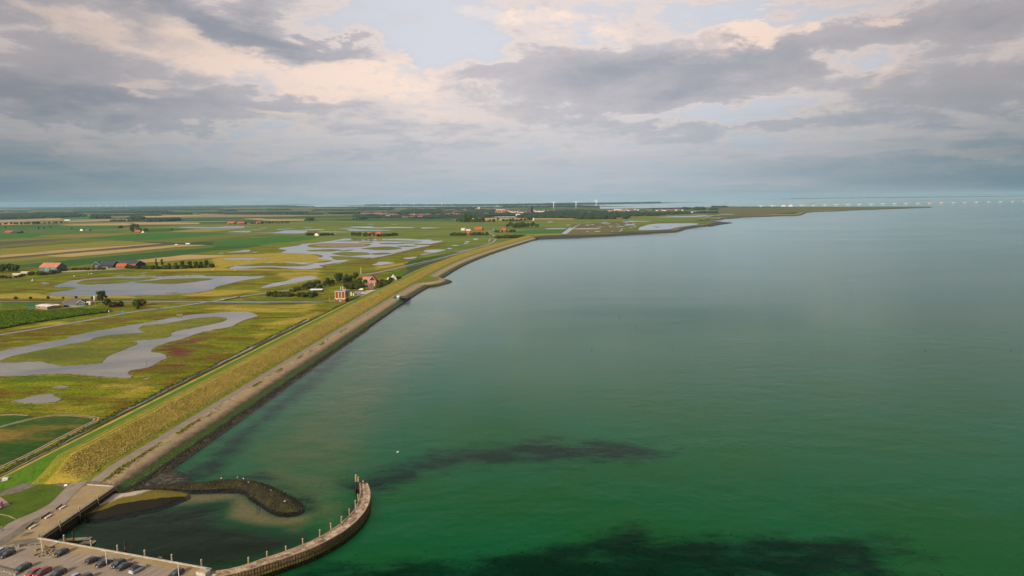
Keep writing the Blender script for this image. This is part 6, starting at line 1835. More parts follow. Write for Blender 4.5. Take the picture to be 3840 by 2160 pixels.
clump([('e', [(650, 480), (700, 470), (870, 470), (860, 482)])], 8, 'oak', (20, 28), 'tall tree in the middle of the grove before the town', 'tall grove before the town', 41, .75)
row('e', [(1210, 470), (1640, 466)], 22, 'small', (9, 16), 'tree in the straight belt before the greenhouses', 'belt before the greenhouses', 42, 1.3, 6)
tree(gp('e', 1120, 466), 'oak', 19, 'lone round tree left of the straight belt', 'lone field trees', .9)
row('e', [(1690, 448), (1780, 446)], 6, 'oak', (14, 22), 'tree round the white gabled cottage before the town wood', 'trees by the far cottage', 43)
row('d', [(660, 25), (880, 18)], 10, 'small', (10, 16), 'tree of the clump at the far edge of the meadow', 'far meadow clump', 44, 1.3, 6)
row('h', [(2140, 472), (2420, 468)], 11, 'small', (12, 15), 'tree in the evenly spaced row behind the stubble field', 'far avenue', 45, 1.0, 1)
row('h', [(2480, 468), (2576, 462)], 4, 'small', (12, 15), 'tree in the evenly spaced row behind the stubble field', 'far avenue', 46, 1.0, 1)
row('b', [(0, 258), (210, 254)], 7, 'small', (12, 15), 'tree in the evenly spaced row behind the stubble field', 'far avenue', 47, 1.0, 1)
row('h', [(240, 535), (740, 520)], 14, 'small', (12, 16), 'tree in the dark row at the left behind the green fields', 'left avenue', 48, 1.2, 3)
row('h', [(20, 545), (120, 530)], 3, 'small', (10, 14), 'separate tree at the far left behind the green fields', 'left avenue', 49, 1.2, 3)
row('h', [(700, 515), (1300, 505)], 14, 'small', (8, 12), 'low tree in the hedge left of the stubble field', 'left hedge', 50, 1.3, 5)

# woods that read as one mass
ICO = None
def wood(name, bands, h, sp, label, mat, seed, jitter=.35):
    """crowns packed over outlined ground, one object"""
    global ICO
    if ICO is None:
        t = (1 + 5 ** .5) / 2
        v = np.array([(-1, t, 0), (1, t, 0), (-1, -t, 0), (1, -t, 0), (0, -1, t), (0, 1, t), (0, -1, -t), (0, 1, -t), (t, 0, -1), (t, 0, 1), (-t, 0, -1), (-t, 0, 1)], float)
        v /= np.linalg.norm(v[0])
        f = np.array([(0, 11, 5), (0, 5, 1), (0, 1, 7), (0, 7, 10), (0, 10, 11), (1, 5, 9), (5, 11, 4), (11, 10, 2), (10, 7, 6), (7, 1, 8), (3, 9, 4), (3, 4, 2), (3, 2, 6), (3, 6, 8), (3, 8, 9), (4, 9, 5), (2, 4, 11), (6, 2, 10), (8, 6, 7), (9, 8, 1)])
        # split once
        vs = list(map(tuple, v)); mid = {}; nf = []
        def md(a, b):
            k = (min(a, b), max(a, b))
            if k not in mid:
                q = np.array(vs[a]) + np.array(vs[b]); q /= np.linalg.norm(q); vs.append(tuple(q)); mid[k] = len(vs) - 1
            return mid[k]
        for a, b, c in f:
            x, y, z = md(a, b), md(b, c), md(c, a)
            nf += [(a, x, z), (b, y, x), (c, z, y), (x, y, z)]
        ICO = (np.array(vs), np.array(nf))
    V0, F0 = ICO
    rg = np.random.RandomState(seed)
    VV, FF = [], []; n = 0
    for spec, hh in bands:
        poly = gps(spec)
        lo, hi = poly.min(0), poly.max(0)
        area = abs(np.sum(poly[:, 0] * np.roll(poly[:, 1], -1) - np.roll(poly[:, 0], -1) * poly[:, 1])) / 2
        k = int(min(900, max(6, area / (sp * sp))))
        q = rg.uniform(lo, hi, (k * 12, 2)); q = q[inside(q, poly)][:k]
        # front row dense
        for p in q:
            r_ = sp * rg.uniform(.55, 1.0); H_ = hh * rg.uniform(.7, 1.15)
            d = V0 * (1 + rg.normal(0, .16, (len(V0), 1)))
            VV.append(d * np.array([r_, r_, H_ * .5]) + np.array([p[0], p[1], H_ * .48])); FF.append(F0 + n); n += len(V0)
    me = np_mesh(name, np.concatenate(VV), np.concatenate(FF), mat)
    return obj(name, me, kind='stuff', label=label, cat='wood')
M_wood_far = nmat('far_wood_leaves', (.012, .027, .020), (.024, .042, .028), .06, fine=.35, fscale=.25)
wood('woodland', [([('h', [(0, 428), (0, 330), (500, 320), (1500, 330), (1720, 375), (1000, 402)])], 17)], 17, 22, 'broad dark wood on the left horizon above the stubble strips', M_wood_far, 60)
wood('tree_belt', [([('h', [(1770, 412), (1775, 395), (1870, 395), (1865, 412)])], 20), ([('h', [(1910, 410), (1950, 396), (2110, 396), (2120, 408)])], 18), ([('b', [(260, 268), (300, 240), (860, 225), (890, 245), (600, 265)])], 16), ([('b', [(-100, 210), (0, 190), (200, 195), (200, 218), (-100, 220)])], 15)], 17, 16, 'scattered dark groves in the fields left of the flooded meadow', M_wood_far, 61)
fb = []
rg_ = np.random.RandomState(12)
for k in range(46):
    x = rg_.uniform(-40, 1420); y = 781.5 + (rg_.rand() ** 1.6) * 30 - x * .004
    w = rg_.uniform(30, 150); dh = .22 + (y - 775) * .030
    fb.append(([('S', [(x - w, y), (x - w * .8, y - dh), (x + w * .8, y - dh * 1.2), (x + w, y), (x, y + dh * .4)])], rg_.uniform(10, 17)))
wood('far_tree_belts', fb, 14, 34, 'many thin tree belts fading into the haze on the left horizon', M_wood_far, 62)
wood('town_trees', [([('e', [(1500, 400), (1560, 330), (2576, 300), (2576, 400), (2000, 402)])], 12), ([('f', [(0, 285), (0, 190), (500, 185), (880, 205), (1500, 215), (1950, 205), (1960, 225), (1500, 258), (1100, 262), (800, 270), (430, 292)])], 12), ([('f', [(430, 300), (440, 275), (800, 272), (800, 298)])], 17), ([('f', [(895, 300), (900, 270), (960, 272), (960, 300)])], 16), ([('f', [(1045, 300), (1050, 270), (1115, 272), (1115, 300)])], 16)], 16, 24, 'long dark wood along the near side of the town', M_wood_far, 63)
wood('town_gardens', [([('i', [(0, 400), (0, 330), (700, 320), (1500, 330), (2100, 340), (2500, 350), (2500, 395), (1500, 400), (700, 395)])], 8), ([('i', [(880, 320), (900, 240), (1500, 240), (1520, 320)])], 16), ([('e', [(0, 380), (0, 260), (700, 250), (1000, 250), (1030, 320), (1500, 330), (1500, 360), (900, 370), (500, 380)])], 12), ([('i', [(0, 250), (0, 200), (600, 195), (600, 250)])], 12), ([('e', [(0, 250), (0, 190), (600, 185), (600, 240)])], 12)], 12, 62, 'trees between the houses of the distant town', M_wood_far, 64)
wood('shore_woods', [([('f', [(0, 134), (0, 122), (450, 116), (720, 128), (700, 138), (300, 138)])], 14), ([('i', [(600, 200), (600, 192), (2576, 188), (2576, 196)])], 11), ([('e', [(1200, 200), (1200, 180), (2576, 172), (2576, 190)])], 13), ([('f', [(2040, 172), (2060, 150), (2160, 152), (2150, 172)])], 15), ([('f', [(2270, 172), (2280, 160), (2340, 160), (2330, 172)])], 12), ([('f', [(2280, 138), (2300, 133), (2480, 133), (2490, 137)])], 14), ([('f', [(1860, 165), (1880, 150), (1960, 150), (1980, 162)])], 14), ([('f', [(1400, 165), (1420, 158), (1850, 152), (1850, 165)])], 9), ([('f', [(2000, 215), (2000, 208), (2330, 200), (2340, 212)])], 11)], 12, 26, 'tree belts along the shore beyond the town', M_wood_far, 65)
wood('far_shore_trees', [([('i', [(130, 160), (130, 152), (2576, 152), (2576, 161)])], 24), ([('e', [(1170, 160), (1170, 150), (2576, 134), (2576, 143)])], 26), ([('f', [(0, 101), (0, 92), (700, 90), (1560, 76), (1560, 82), (1000, 89), (700, 97)])], 26), ([('U', [(600, 147.5), (1130, 140), (1700, 134), (2576, 124), (2576, 127), (1700, 137.5), (1130, 142), (600, 149)])], 30)], 26, 70, 'hazy tree line on the far shores across the water', M_wood_far, 66)
wood('left_horizon_trees', [([('S', [(-60, 782), (-60, 779), (500, 777), (1100, 773.5), (1180, 775), (700, 780), (100, 783)])], 20)], 20, 110, 'hazy low tree line along the left horizon', M_wood_far, 67)

# ================================================================== BUILDINGS
M_wall_brick = nmat('orange_brick', (.235, .075, .030), (.165, .052, .024), 1.5, rough=.9, fine=.2, fscale=6)
M_brick2 = nmat('red_brick', (.21, .10, .065), (.15, .07, .05), 1.2, rough=.9)
M_peach = pmat('peach_concrete', (.62, .44, .29), .8)
M_tile_or = nmat('orange_tiles', (.43, .105, .028), (.34, .080, .024), .6, rough=.8, fine=.12, fscale=5)
M_tile_pk = nmat('pink_tiles', (.48, .185, .135), (.40, .15, .11), .6, rough=.8, fine=.1, fscale=5)
M_tile_rd = nmat('red_tiles', (.36, .11, .06), (.28, .09, .05), .4, rough=.85)
M_roof_bk = nmat('black_roof', (.040, .050, .062), (.055, .065, .078), .4, rough=.7)
M_wall_bk = pmat('black_boards', (.022, .026, .030), .8)
M_wall_gy = pmat('grey_cladding', (.085, .105, .120), .7)
M_wall_cr = pmat('cream_wall', (.62, .52, .42), .85)
M_wall_wh = pmat('white_wall', (.70, .67, .62), .8)
M_teal = pmat('teal_door', (.015, .24, .25), .5)
M_greend = pmat('dark_green_door', (.015, .075, .045), .6)
M_win = pmat('window_glass', (.03, .04, .045), .1, 0, .7)
M_roof_gy = nmat('grey_roof', (.135, .120, .100), (.105, .095, .080), .5)
M_flat = nmat('flat_roof', (.16, .15, .14), (.20, .19, .17), .4)

def gable(pL, pR, depth, eave, ridge, wall, roof, label, name='house', along=True, over=.4, group=None, z=.5, trim=None, cat='house', doors=(), wins=(), chimney=False, seams=0):
    """front edge from pL to pR (left to right as seen), depth away from the camera"""
    d = pR - pL; L = float(np.hypot(*d)); ang = math.atan2(d[1], d[0])
    t = thing(name, label, cat, (pL[0], pL[1], z), ang, group)
    b = MB(); D = depth
    if along:
        b.add([(0, 0, 0), (L, 0, 0), (L, D, 0), (0, D, 0), (0, 0, eave), (L, 0, eave), (L, D, eave), (0, D, eave), (0, D / 2, ridge - .06), (L, D / 2, ridge - .06)],
              [(0, 1, 5, 4), (1, 2, 6, 9, 5), (2, 3, 7, 6), (3, 0, 4, 8, 7)])
    else:
        b.add([(0, 0, 0), (L, 0, 0), (L, D, 0), (0, D, 0), (0, 0, eave), (L, 0, eave), (L, D, eave), (0, D, eave), (L / 2, 0, ridge - .06), (L / 2, D, ridge - .06)],
              [(0, 1, 5, 8, 4), (1, 2, 6, 5), (2, 3, 7, 9, 6), (3, 0, 4, 7)])
    obj('wall', b.data('wall', [wall]), t)
    o = over
    b = MB(); th = .18
    if along:
        sl = (ridge - eave) / (D / 2); e = eave - o * sl
        P = [(-o, -o, e), (L + o, -o, e), (L + o, D / 2, ridge), (-o, D / 2, ridge), (L + o, D + o, e), (-o, D + o, e)]
        rv = [(3, 0, 1, 2), (3, 2, 4, 5)]
    else:
        sl = (ridge - eave) / (L / 2); e = eave - o * sl
        P = [(-o, -o, e), (L / 2, -o, ridge), (L / 2, D + o, ridge), (-o, D + o, e), (L + o, -o, e), (L + o, D + o, e)]
        rv = [(0, 1, 2, 3), (1, 4, 5, 2)]
    n = len(P)
    for q in rv:
        A = [P[k] for k in q]
        b.add(A + [(x, y, zz + th) for x, y, zz in A], [(4, 5, 6, 7), (3, 2, 1, 0), (0, 1, 5, 4), (1, 2, 6, 5), (2, 3, 7, 6), (3, 0, 4, 7)])
    ro = obj('roof', b.data('roof', [roof]), t)
    if seams and along:
        for k in range(1, seams + 1):
            xx = L * k / (seams + 1); b = MB(); b.tube([(xx, -o, e + th + .04), (xx, D / 2, ridge + th + .04)], .16, 4); obj('roof_seam', b.data('roof_seam', [nmat('seam_red', (.30, .08, .05), (.26, .07, .045), 1)]), ro)
    if chimney:
        b = MB(); b.box(L * .7, D * .45, ridge - .6, L * .7 + .8, D * .55, ridge + 1.1); obj('chimney', b.data('chimney', [M_brick2]), ro)
    if trim:
        if along:
            for xx in (-o - .02, L + o - .1):
                b = MB(); b.tube([(xx, -o, e + .1), (xx, D / 2, ridge + .12)], .17, 4); b.tube([(xx, D / 2, ridge + .12), (xx, D + o, e + .1)], .17, 4); obj('barge_board', b.data('barge_board', [trim]), t)
        else:
            b = MB(); b.tube([(-o, -o - .05, e + .1), (L / 2, -o - .05, ridge + .12)], .17, 4); b.tube([(L / 2, -o - .05, ridge + .12), (L + o, -o - .05, e + .1)], .17, 4); obj('barge_board', b.data('barge_board', [trim]), t)
    for (x0, x1, hh, mt) in doors:
        b = MB(); b.box(L * x0, -.06, .02, L * x1, .04, hh); dr = obj('door', b.data('door', [mt]), t)
        b = MB(); b.box(L * x0 - .12, -.09, .0, L * x0, .04, hh + .12); b.box(L * x1, -.09, 0, L * x1 + .12, .04, hh + .12); b.box(L * x0 - .12, -.09, hh, L * x1 + .12, .04, hh + .12); obj('frame', b.data('door_frame', [M_white]), dr)
    for (x0, x1, z0, z1) in wins:
        b = MB(); b.box(L * x0, -.05, z0, L * x1, .03, z1); w = obj('window', b.data('window', [M_win]), t)
        b = MB(); b.box(L * x0 - .1, -.08, z0 - .1, L * x1 + .1, -.02, z0); b.box(L * x0 - .1, -.08, z1, L * x1 + .1, -.02, z1 + .1); b.box(L * x0 - .1, -.08, z0, L * x0, -.02, z1); b.box(L * x1, -.08, z0, L * x1 + .1, -.02, z1); obj('frame', b.data('window_frame', [M_white]), w)
    return t

# ---- pumping station
f0, f1 = gp('K', 690, 985), gp('K', 935, 985)
PW = float(np.hypot(*(f1 - f0))); PD = 12.8
px_ = DN; py_ = DD
ps = thing('pumping_station', 'square orange brick pumping station with peach frames and flat roof', 'building', (f0[0], f0[1], .5), math.atan2(DN[1], DN[0]))
HB = 3.6; HT = 11.6
b = MB(); b.box(0, 0, 0, PW, PD, HB); obj('base', b.data('ps_base', [M_wall_brick]), ps)
b = MB(); b.box(.15, .15, HB + .7, PW - .15, PD - .15, HT - .5); obj('upper_wall', b.data('upper_wall', [M_wall_brick]), ps)
b = MB(); b.box(-.3, -.3, HB, PW + .3, PD + .3, HB + .7); obj('floor_band', b.data('floor_band', [M_peach]), ps)
b = MB(); b.box(-.35, -.35, HT - .5, PW + .35, PD + .35, HT); obj('cornice', b.data('cornice', [M_peach]), ps)
b = MB(); b.box(-.1, -.1, HT, PW + .1, PD + .1, HT + .08); rf = obj('roof', b.data('ps_roof', [M_flat]), ps)
for k in range(4):
    xx = k * (PW - .55) / 3
    for yy in (-.12, PD - .43):
        b = MB(); b.box(xx, yy, HB + .7, xx + .55, yy + .55, HT - .5); obj('pilaster', b.data('pilaster', [M_peach]), ps)
for k in range(1, 5):
    yy = k * (PD - .55) / 5
    for xx in (-.12, PW - .43):
        b = MB(); b.box(xx, yy, HB + .7, xx + .55, yy + .45, HT - .5); obj('pilaster', b.data('pilaster', [M_peach]), ps)
b = MB(); b.box(PW / 2 - .45, -.02, 5.5, PW / 2 + .45, .16, 9.9); w = obj('window', b.data('ps_window', [M_win]), ps)
b = MB(); b.box(PW / 2 - .75, -.06, 5.2, PW / 2 - .45, .16, 10.2); b.box(PW / 2 + .45, -.06, 5.2, PW / 2 + .75, .16, 10.2); b.box(PW / 2 - .45, -.06, 9.9, PW / 2 + .45, .16, 10.2); b.box(PW / 2 - .45, -.06, 5.2, PW / 2 + .45, .16, 5.5); obj('frame', b.data('ps_window_frame', [pmat('window_surround', (.28, .20, .12), .8)]), w)
for k in range(3):
    b = MB(); b.box(PW / 2 - .45, -.05, 6.5 + k, PW / 2 + .45, -.025, 6.6 + k); obj('glazing_bar', b.data('glazing_bar', [M_peach]), w)
for k in range(4):
    yy = 1.6 + k * 2.45
    b = MB(); b.box(PW - .2, yy, 5.4, PW - .1, yy + .7, 9.8); obj('window', b.data('ps_side_window', [M_win]), ps)
b = MB(); b.box(PW / 2 - .75, -.06, .3, PW / 2 + .75, .1, 2.5); dr = obj('door', b.data('ps_door', [M_teal]), ps)
b = MB(); b.box(PW / 2 - .95, -.1, .2, PW / 2 - .75, .1, 2.7); b.box(PW / 2 + .75, -.1, .2, PW / 2 + .95, .1, 2.7); b.box(PW / 2 - .95, -.1, 2.5, PW / 2 + .95, .1, 2.7); obj('frame', b.data('ps_door_frame', [M_white]), dr)
for xx in (1.0, 2.2, PW - 3.0, PW - 1.8):
    b = MB(); b.box(xx, -.05, 2.65, xx + .8, .1, 3.2); obj('vent', b.data('ps_vent', [M_wall_wh]), ps)
for xx, hh in ((PW * .48, 4.2), (PW * .68, 4.8)):
    b = MB(); b.tube([(xx, PD * .35, HT), (xx, PD * .35, HT + hh)], .16, 8); b.box(xx - .22, PD * .35 - .22, HT + hh * .4, xx + .22, PD * .35 + .22, HT + hh); obj('mast', b.data('mast', [M_white]), rf)
b = MB(); b.box(PW * .55, PD * .5, HT, PW * .9, PD * .75, HT + 1.0); obj('roof_unit', b.data('roof_unit', [M_galv]), rf)
p = gp('K', 1062, 830)
t = thing('white_cabinet', 'pair of small white cabinets beside the pumping station', 'cabinet', (p[0], p[1], .5))
for xx, hh in ((0, 4.0), (2.6, 2.6)):
    b = MB(); b.box(xx, 0, 0, xx + 1.0, 1.2, hh); b.box(xx - .1, -.1, hh, xx + 1.1, 1.3, hh + .12); obj('cabinet_body', b.data('cabinet_body', [M_wall_wh]), t)
p = gp('K', 545, 985)
t = thing('sluice_frame', 'grey sluice posts and beam where the canal meets the pumping station', 'sluice', (p[0], p[1], .5))
for xx in (0, 5, 11):
    b = MB(); b.box(xx, 0, -1, xx + .5, .5, 5.0 - xx * .15); obj('post', b.data('sluice_post', [M_woodgrey]), t)
b = MB(); b.box(0, .1, 1.0, 11.4, .4, 1.5); obj('beam', b.data('sluice_beam', [M_woodgrey]), t)

# ---- houses beside the pumping station
gable(gp('K', 1480, 560), gp('K', 1690, 555), 22, 3.2, 10.5, M_wall_bk, M_tile_or, 'farmhouse with dark gable and bright orange tiled roof', along=False, trim=M_wall_wh, wins=((.3, .4, 3.2, 4.6), (.6, .7, 3.2, 4.6)), chimney=True)
gable(gp('K', 1340, 520), gp('K', 1560, 520), 11, 3.0, 7.4, M_wall_cr, M_tile_pk, 'low wing with faded pink tiled roof left of the orange roof', wins=((.2, .3, 1, 2.2), (.6, .7, 1, 2.2)))
gable(gp('K', 1475, 590), gp('K', 1650, 590), 7, 2.8, 6.2, M_wall_cr, M_tile_pk, 'front annex with pale pink tiled roof below the dark gable', wins=((.4, .6, 1, 2.2),))
gable(gp('K', 1485, 670), gp('K', 1630, 665), 9, 5.0, 7.6, M_brick2, M_roof_gy, 'small brick house with white corner boards near the van', along=False, trim=M_wall_wh, doors=((.4, .6, 2.3, M_wall_bk),), wins=((.12, .28, 2.6, 4.0), (.72, .88, 2.6, 4.0)))
gable(gp('K', 1395, 605), gp('K', 1475, 605), 5, 2.8, 4.0, M_wall_bk, M_roof_gy, 'dark shed with two white framed windows beside the brick house', name='shed', cat='shed', wins=((.2, .42, .9, 2.0), (.58, .8, .9, 2.0)))
gable(gp('K', 2050, 475), gp('K', 2170, 470), 10, 3.0, 7.5, M_wall_cr, M_wall_cr, 'cream gabled house at the foot of the dike', along=False, trim=M_wall_wh, wins=((.4, .6, 2.6, 4.0),))
gable(gp('K', 1940, 475), gp('K', 2040, 480), 6, 2.4, 4.4, M_wall_cr, M_wall_cr, 'low cream annex left of the cream gabled house')
t = gable(gp('K', 90, 745), gp('K', 370, 742), 6, 2.6, 3.4, M_wall_bk, pmat('white_sheet_roof', (.68, .68, .66), .5), 'long low dark shed with bright white roof behind the canal', name='shed', cat='shed', doors=((.05, .2, 2.2, M_greend),))
def van(r, x, y, label, mat, name='van', rz=0.0, L=5.2):
    p = gp(r, x, y)
    t = thing(name, label, 'van', (p[0], p[1], .72), rz)
    b = MB(); b.prism([(-2.6, .35), (2.4, .35), (2.62, .9), (2.45, 1.15), (1.75, 1.35), (1.15, 2.15), (.9, 2.3), (-2.5, 2.3), (-2.62, 2.1)], -.95, .95)
    v = [(x_, z_, y_) for x_, y_, z_ in b.v]; me = MB(); me.add(v, b.f); obj('body', me.data('van_body', [mat]), t)
    for sy in (-1, 1):
        b = MB(); b.add([(1.65, sy * .965, 1.36), (1.15, sy * .965, 2.05), (.35, sy * .965, 2.05), (.35, sy * .965, 1.36)], [(0, 1, 2, 3), (3, 2, 1, 0)]); obj('window', b.data('van_window', [M_glass]), t)
        for xx in (-1.6, 1.65):
            w = obj('wheel', WHEEL, t, (xx, sy * .86, .32)); obj('rim', RIM, w)
    b = MB(); b.add([(1.78, -.8, 1.38), (1.78, .8, 1.38), (1.2, .75, 2.12), (1.2, -.75, 2.12)], [(0, 1, 2, 3), (3, 2, 1, 0)]); obj('windscreen', b.data('windscreen', [M_glass]), t, (.03, 0, .03))
    return t
van('K', 1308, 702, 'white delivery van parked beside the small brick house', M_wall_wh, rz=math.pi + .1)
van('V', 1292, 995, 'dark blue van parked beside the low white building', pmat('dark_blue_paint', (.015, .022, .06), .35), rz=.2)
p = gp('K', 1310, 618)
CAR2 = car((p[0], p[1], .7), .2, 'hatch', GR, 'dark car parked behind the white van'); CAR2['group'] = 'vehicles by the houses'
for k, (x, y, s) in enumerate(((1510, 780, (18, 3, 1.2)), (1580, 738, (14, 3, 1.3)), (1690, 715, (15, 2.5, 1.0)))):
    p = gp('K', x, y)
    t = thing('concrete_stack', 'pale stack of concrete slabs at the yard, %s one' % ('lower left', 'middle', 'upper right')[k], 'concrete stack', (p[0] - s[0] / 4, p[1], .6), .05)
    for q in range(3):
        b = MB(); b.box(-s[0] / 4, 0, q * s[2] / 3, s[0] / 4, s[1], (q + .9) * s[2] / 3); obj('slab', b.data('slab', [M_conc]), t)
p = gp('D', 108, 965, 8.9)
t = thing('green_bench', 'small green bench on the crest of the dike', 'bench', (p[0], p[1], 8.9), 1.5)
b = MB(); b.box(-1.6, 0, .5, 1.6, .7, .65); obj('seat', b.data('gb_seat', [pmat('green_paint', (.02, .22, .10), .5)]), t)
b = MB(); b.box(-1.6, .65, .65, 1.6, .75, 1.5); obj('backrest', b.data('gb_back', [pmat('green_paint', (.02, .22, .10), .5)]), t)
for xx in (-1.4, 1.3):
    b = MB(); b.box(xx, .1, 0, xx + .12, .6, .5); obj('leg', b.data('gb_leg', [M_trim]), t)
# road bridge over the canal
p0, p1 = gp('F', 1120, 505), gp('F', 1320, 470)
d = p1 - p0; L = float(np.hypot(*d))
t = thing('road_bridge', 'low concrete road bridge over the canal', 'bridge', (p0[0], p0[1], .5), math.atan2(d[1], d[0]))
b = MB(); b.box(-2, -3.3, .70, L + 2, 3.3, .98); obj('deck', b.data('bridge_deck', [M_conc]), t)
for yy in (-3.3, 3.1):
    b = MB(); b.box(-2, yy, .98, L + 2, yy + .2, 1.5); obj('parapet', b.data('parapet', [M_conc]), t)
for k in range(4):
    b = MB(); b.box(L * (k + .5) / 4 - .3, -3.1, -.8, L * (k + .5) / 4 + .3, 3.1, .70); obj('pier', b.data('bridge_pier', [M_conc]), t)
# signs by the road
p = gp('N', 1475, 905)
t = thing('road_sign', 'blue direction sign beside the road near the maize field', 'sign', (p[0], p[1], .6))
b = MB(); b.tube([(0, 0, 0), (0, 0, 3.8)], .08, 6); b.tube([(1.5, 0, 0), (1.5, 0, 3.8)], .08, 6); obj('post', b.data('sign_post', [M_galv]), t)
b = MB(); b.add([(-.3, -.1, 1.2), (1.9, -.1, 1.1), (1.8, -.1, 2.9), (1.0, -.1, 3.9), (-.1, -.1, 3.6), (-.3, -.02, 1.2), (1.9, -.02, 1.1), (1.8, -.02, 2.9), (1.0, -.02, 3.9), (-.1, -.02, 3.6)], [(0, 1, 2, 3, 4), (9, 8, 7, 6, 5)]); obj('panel', b.data('sign_panel', [pmat('sign_blue', (.01, .15, .55), .4)]), t)
p = gp('N', 1317, 905)
t = thing('road_sign', 'small pale round sign on a post left of the blue sign', 'sign', (p[0], p[1], .6))
b = MB(); b.tube([(0, 0, 0), (0, 0, 3.2)], .09, 6); obj('post', b.data('sign_post', [M_wall_cr]), t)
b = MB(); b.tube([(0, -.1, 3.6), (0, .02, 3.6)], .6, 14); obj('panel', b.data('sign_panel', [M_wall_cr]), t)
p = gp('K', 1312, 292)
t = thing('post_pillar', 'grey white slender pillar beside the road junction', 'pillar', (p[0], p[1], .5))
b = MB(); b.box(-.45, -.3, 0, .45, .3, 8.5); obj('panel', b.data('pillar_panel', [pmat('pillar_grey', (.36, .33, .30), .8)]), t)
b = MB(); b.box(-1.0, -.6, -.1, 1.0, .6, .5); obj('foot', b.data('pillar_foot', [M_conc]), t)
for k, (x, y) in enumerate(((955, 60), (1293, 66))):
    p = gp('F', x, y)
    t = thing('orange_marker', 'small orange marker board on the meadow verge, %s one' % ('left', 'right')[k], 'marker', (p[0], p[1], .5), 0, 'orange markers')
    b = MB(); b.tube([(0, 0, 0), (0, 0, 2)], .1, 6); obj('post', b.data('marker_post', [M_wall_wh]), t)
    b = MB(); b.box(-.9, -.1, .7, .9, .1, 2.2); obj('board', b.data('marker_board', [pmat('orange_board', (.65, .22, .02), .5)]), t)

# ---- barns on the left
gable(gp('V', 758, 290), gp('V', 1100, 292), 21, 6.0, 12.5, M_wall_gy, nmat('salmon_roof', (.47, .20, .125), (.42, .175, .11), .4), 'big grey barn with salmon roof and two teal doors', name='barn', cat='barn', doors=((.36, .52, 4.6, M_teal), (.70, .86, 4.6, M_teal)), seams=2, trim=M_tile_rd)
gable(gp('V', 1790, 222), gp('V', 1940, 228), 34, 4.5, 9.5, M_wall_bk, M_roof_bk, 'black barn with white edged gable, left of the orange roof', name='barn', cat='barn', along=False, trim=M_wall_wh, doors=((.35, .65, 3.8, M_wall_gy),))
gable(gp('V', 1925, 230), gp('V', 2180, 226), 24, 4.5, 10.5, M_wall_bk, M_roof_bk, 'long black barn in the middle of the farm yard', name='barn', cat='barn', trim=M_wall_wh)
gable(gp('V', 2215, 215), gp('V', 2600, 220), 26, 4.5, 10.5, M_wall_bk, M_roof_bk, 'black barn behind the bright orange roofed house', name='barn', cat='barn', trim=M_wall_wh)
gable(gp('V', 2238, 240), gp('V', 2430, 240), 9, 3.5, 8.0, M_brick2, M_tile_or, 'brick farmhouse with bright orange roof before the black barns', wins=((.2, .35, 1, 2.4), (.6, .75, 1, 2.4)), chimney=True)
gable(gp('V', 2470, 232), gp('V', 2600, 232), 8, 3.0, 6.0, M_brick2, M_tile_rd, 'low brick annex right of the orange roofed farmhouse')
p = gp('V', 2020, 246)
t = thing('caravan', 'white caravan parked in the farm yard', 'caravan', (p[0], p[1], .6), .1)
b = MB(); b.prism([(-4.5, .4), (4.5, .4), (4.7, 1.4), (4.3, 2.9), (-4.3, 2.9), (-4.7, 1.6)], -1.2, 1.2); me = MB(); me.add([(x_, z_, y_) for x_, y_, z_ in b.v], b.f); obj('body', me.data('caravan_body', [M_wall_wh]), t)
b = MB()
for k in range(4):
    b.box(-3.4 + k * 1.9, -1.24, 1.5, -2.2 + k * 1.9, -1.20, 2.3)
obj('windows', b.data('caravan_windows', [M_win]), t)
for sx in (-.6, .6):
    obj('wheel', WHEEL, t, (sx, -1.0, .32))
for k, (x, y, L) in enumerate(((240, 375, 150), (400, 340, 150))):
    p0, p1 = gp('V', x, y), gp('V', x + L, y)
    gable(p0, p1, 5, 2.2, 2.9, M_conc, M_wall_cr, 'long low pale shed by the left wood, %s one' % ('front', 'rear')[k], name='shed', cat='shed')
# canal farm
gable(gp('V', 690, 1012), gp('V', 915, 1040), 11, 3.0, 3.5, nmat('pink_brick', (.33, .21, .17), (.27, .18, .15), 1.0), M_wall_wh, 'low brick building with bright white flat roof in the maize field', name='building', cat='building', over=.2, wins=((.15, .22, .9, 2.1), (.32, .39, .9, 2.1), (.5, .57, .9, 2.1), (.68, .75, .9, 2.1), (.86, .93, .9, 2.1)))
gable(gp('V', 915, 1040), gp('V', 1172, 1003), 10, 3.0, 3.5, nmat('pink_brick', (.33, .21, .17), (.27, .18, .15), 1.0), M_wall_wh, 'right wing of the low brick building with white flat roof', name='building', cat='building', over=.2, wins=((.1, .17, .9, 2.1), (.3, .37, .9, 2.1), (.42, .49, .9, 2.1), (.6, .67, .9, 2.1), (.8, .87, .9, 2.1)))
gable(gp('V', 1212, 950), gp('V', 1480, 955), 14, 2.8, 6.0, M_wall_gy, M_roof_gy, 'grey roofed barn with dark green gable door by the canal', name='barn', cat='barn', trim=M_wall_wh)
gable(gp('V', 1490, 960), gp('V', 1650, 955), 12, 2.8, 5.2, M_greend, M_roof_gy, 'green fronted barn end facing the yard', name='barn', cat='barn', along=False, trim=M_wall_wh, doors=((.35, .7, 2.6, M_greend),))
gable(gp('V', 1655, 950), gp('V', 1745, 945), 7, 2.8, 3.3, M_wall_wh, M_wall_wh, 'small white lean-to at the end of the green barn', name='shed', cat='shed', doors=((.3, .6, 2.2, M_wall_bk),))
p = gp('V', 1840, 975)
t = thing('feed_silo', 'slender pale feed silo on a thin brown stand beside the big tree', 'silo', (p[0], p[1], .5))
b = MB(); b.tube([(0, 0, 5.6), (0, 0, 6.6), (0, 0, 10.6), (0, 0, 11.4)], [.25, .95, .95, .3], 12); obj('bin', b.data('silo_bin', [pmat('silo_grey', (.52, .50, .46), .5)], True), t)
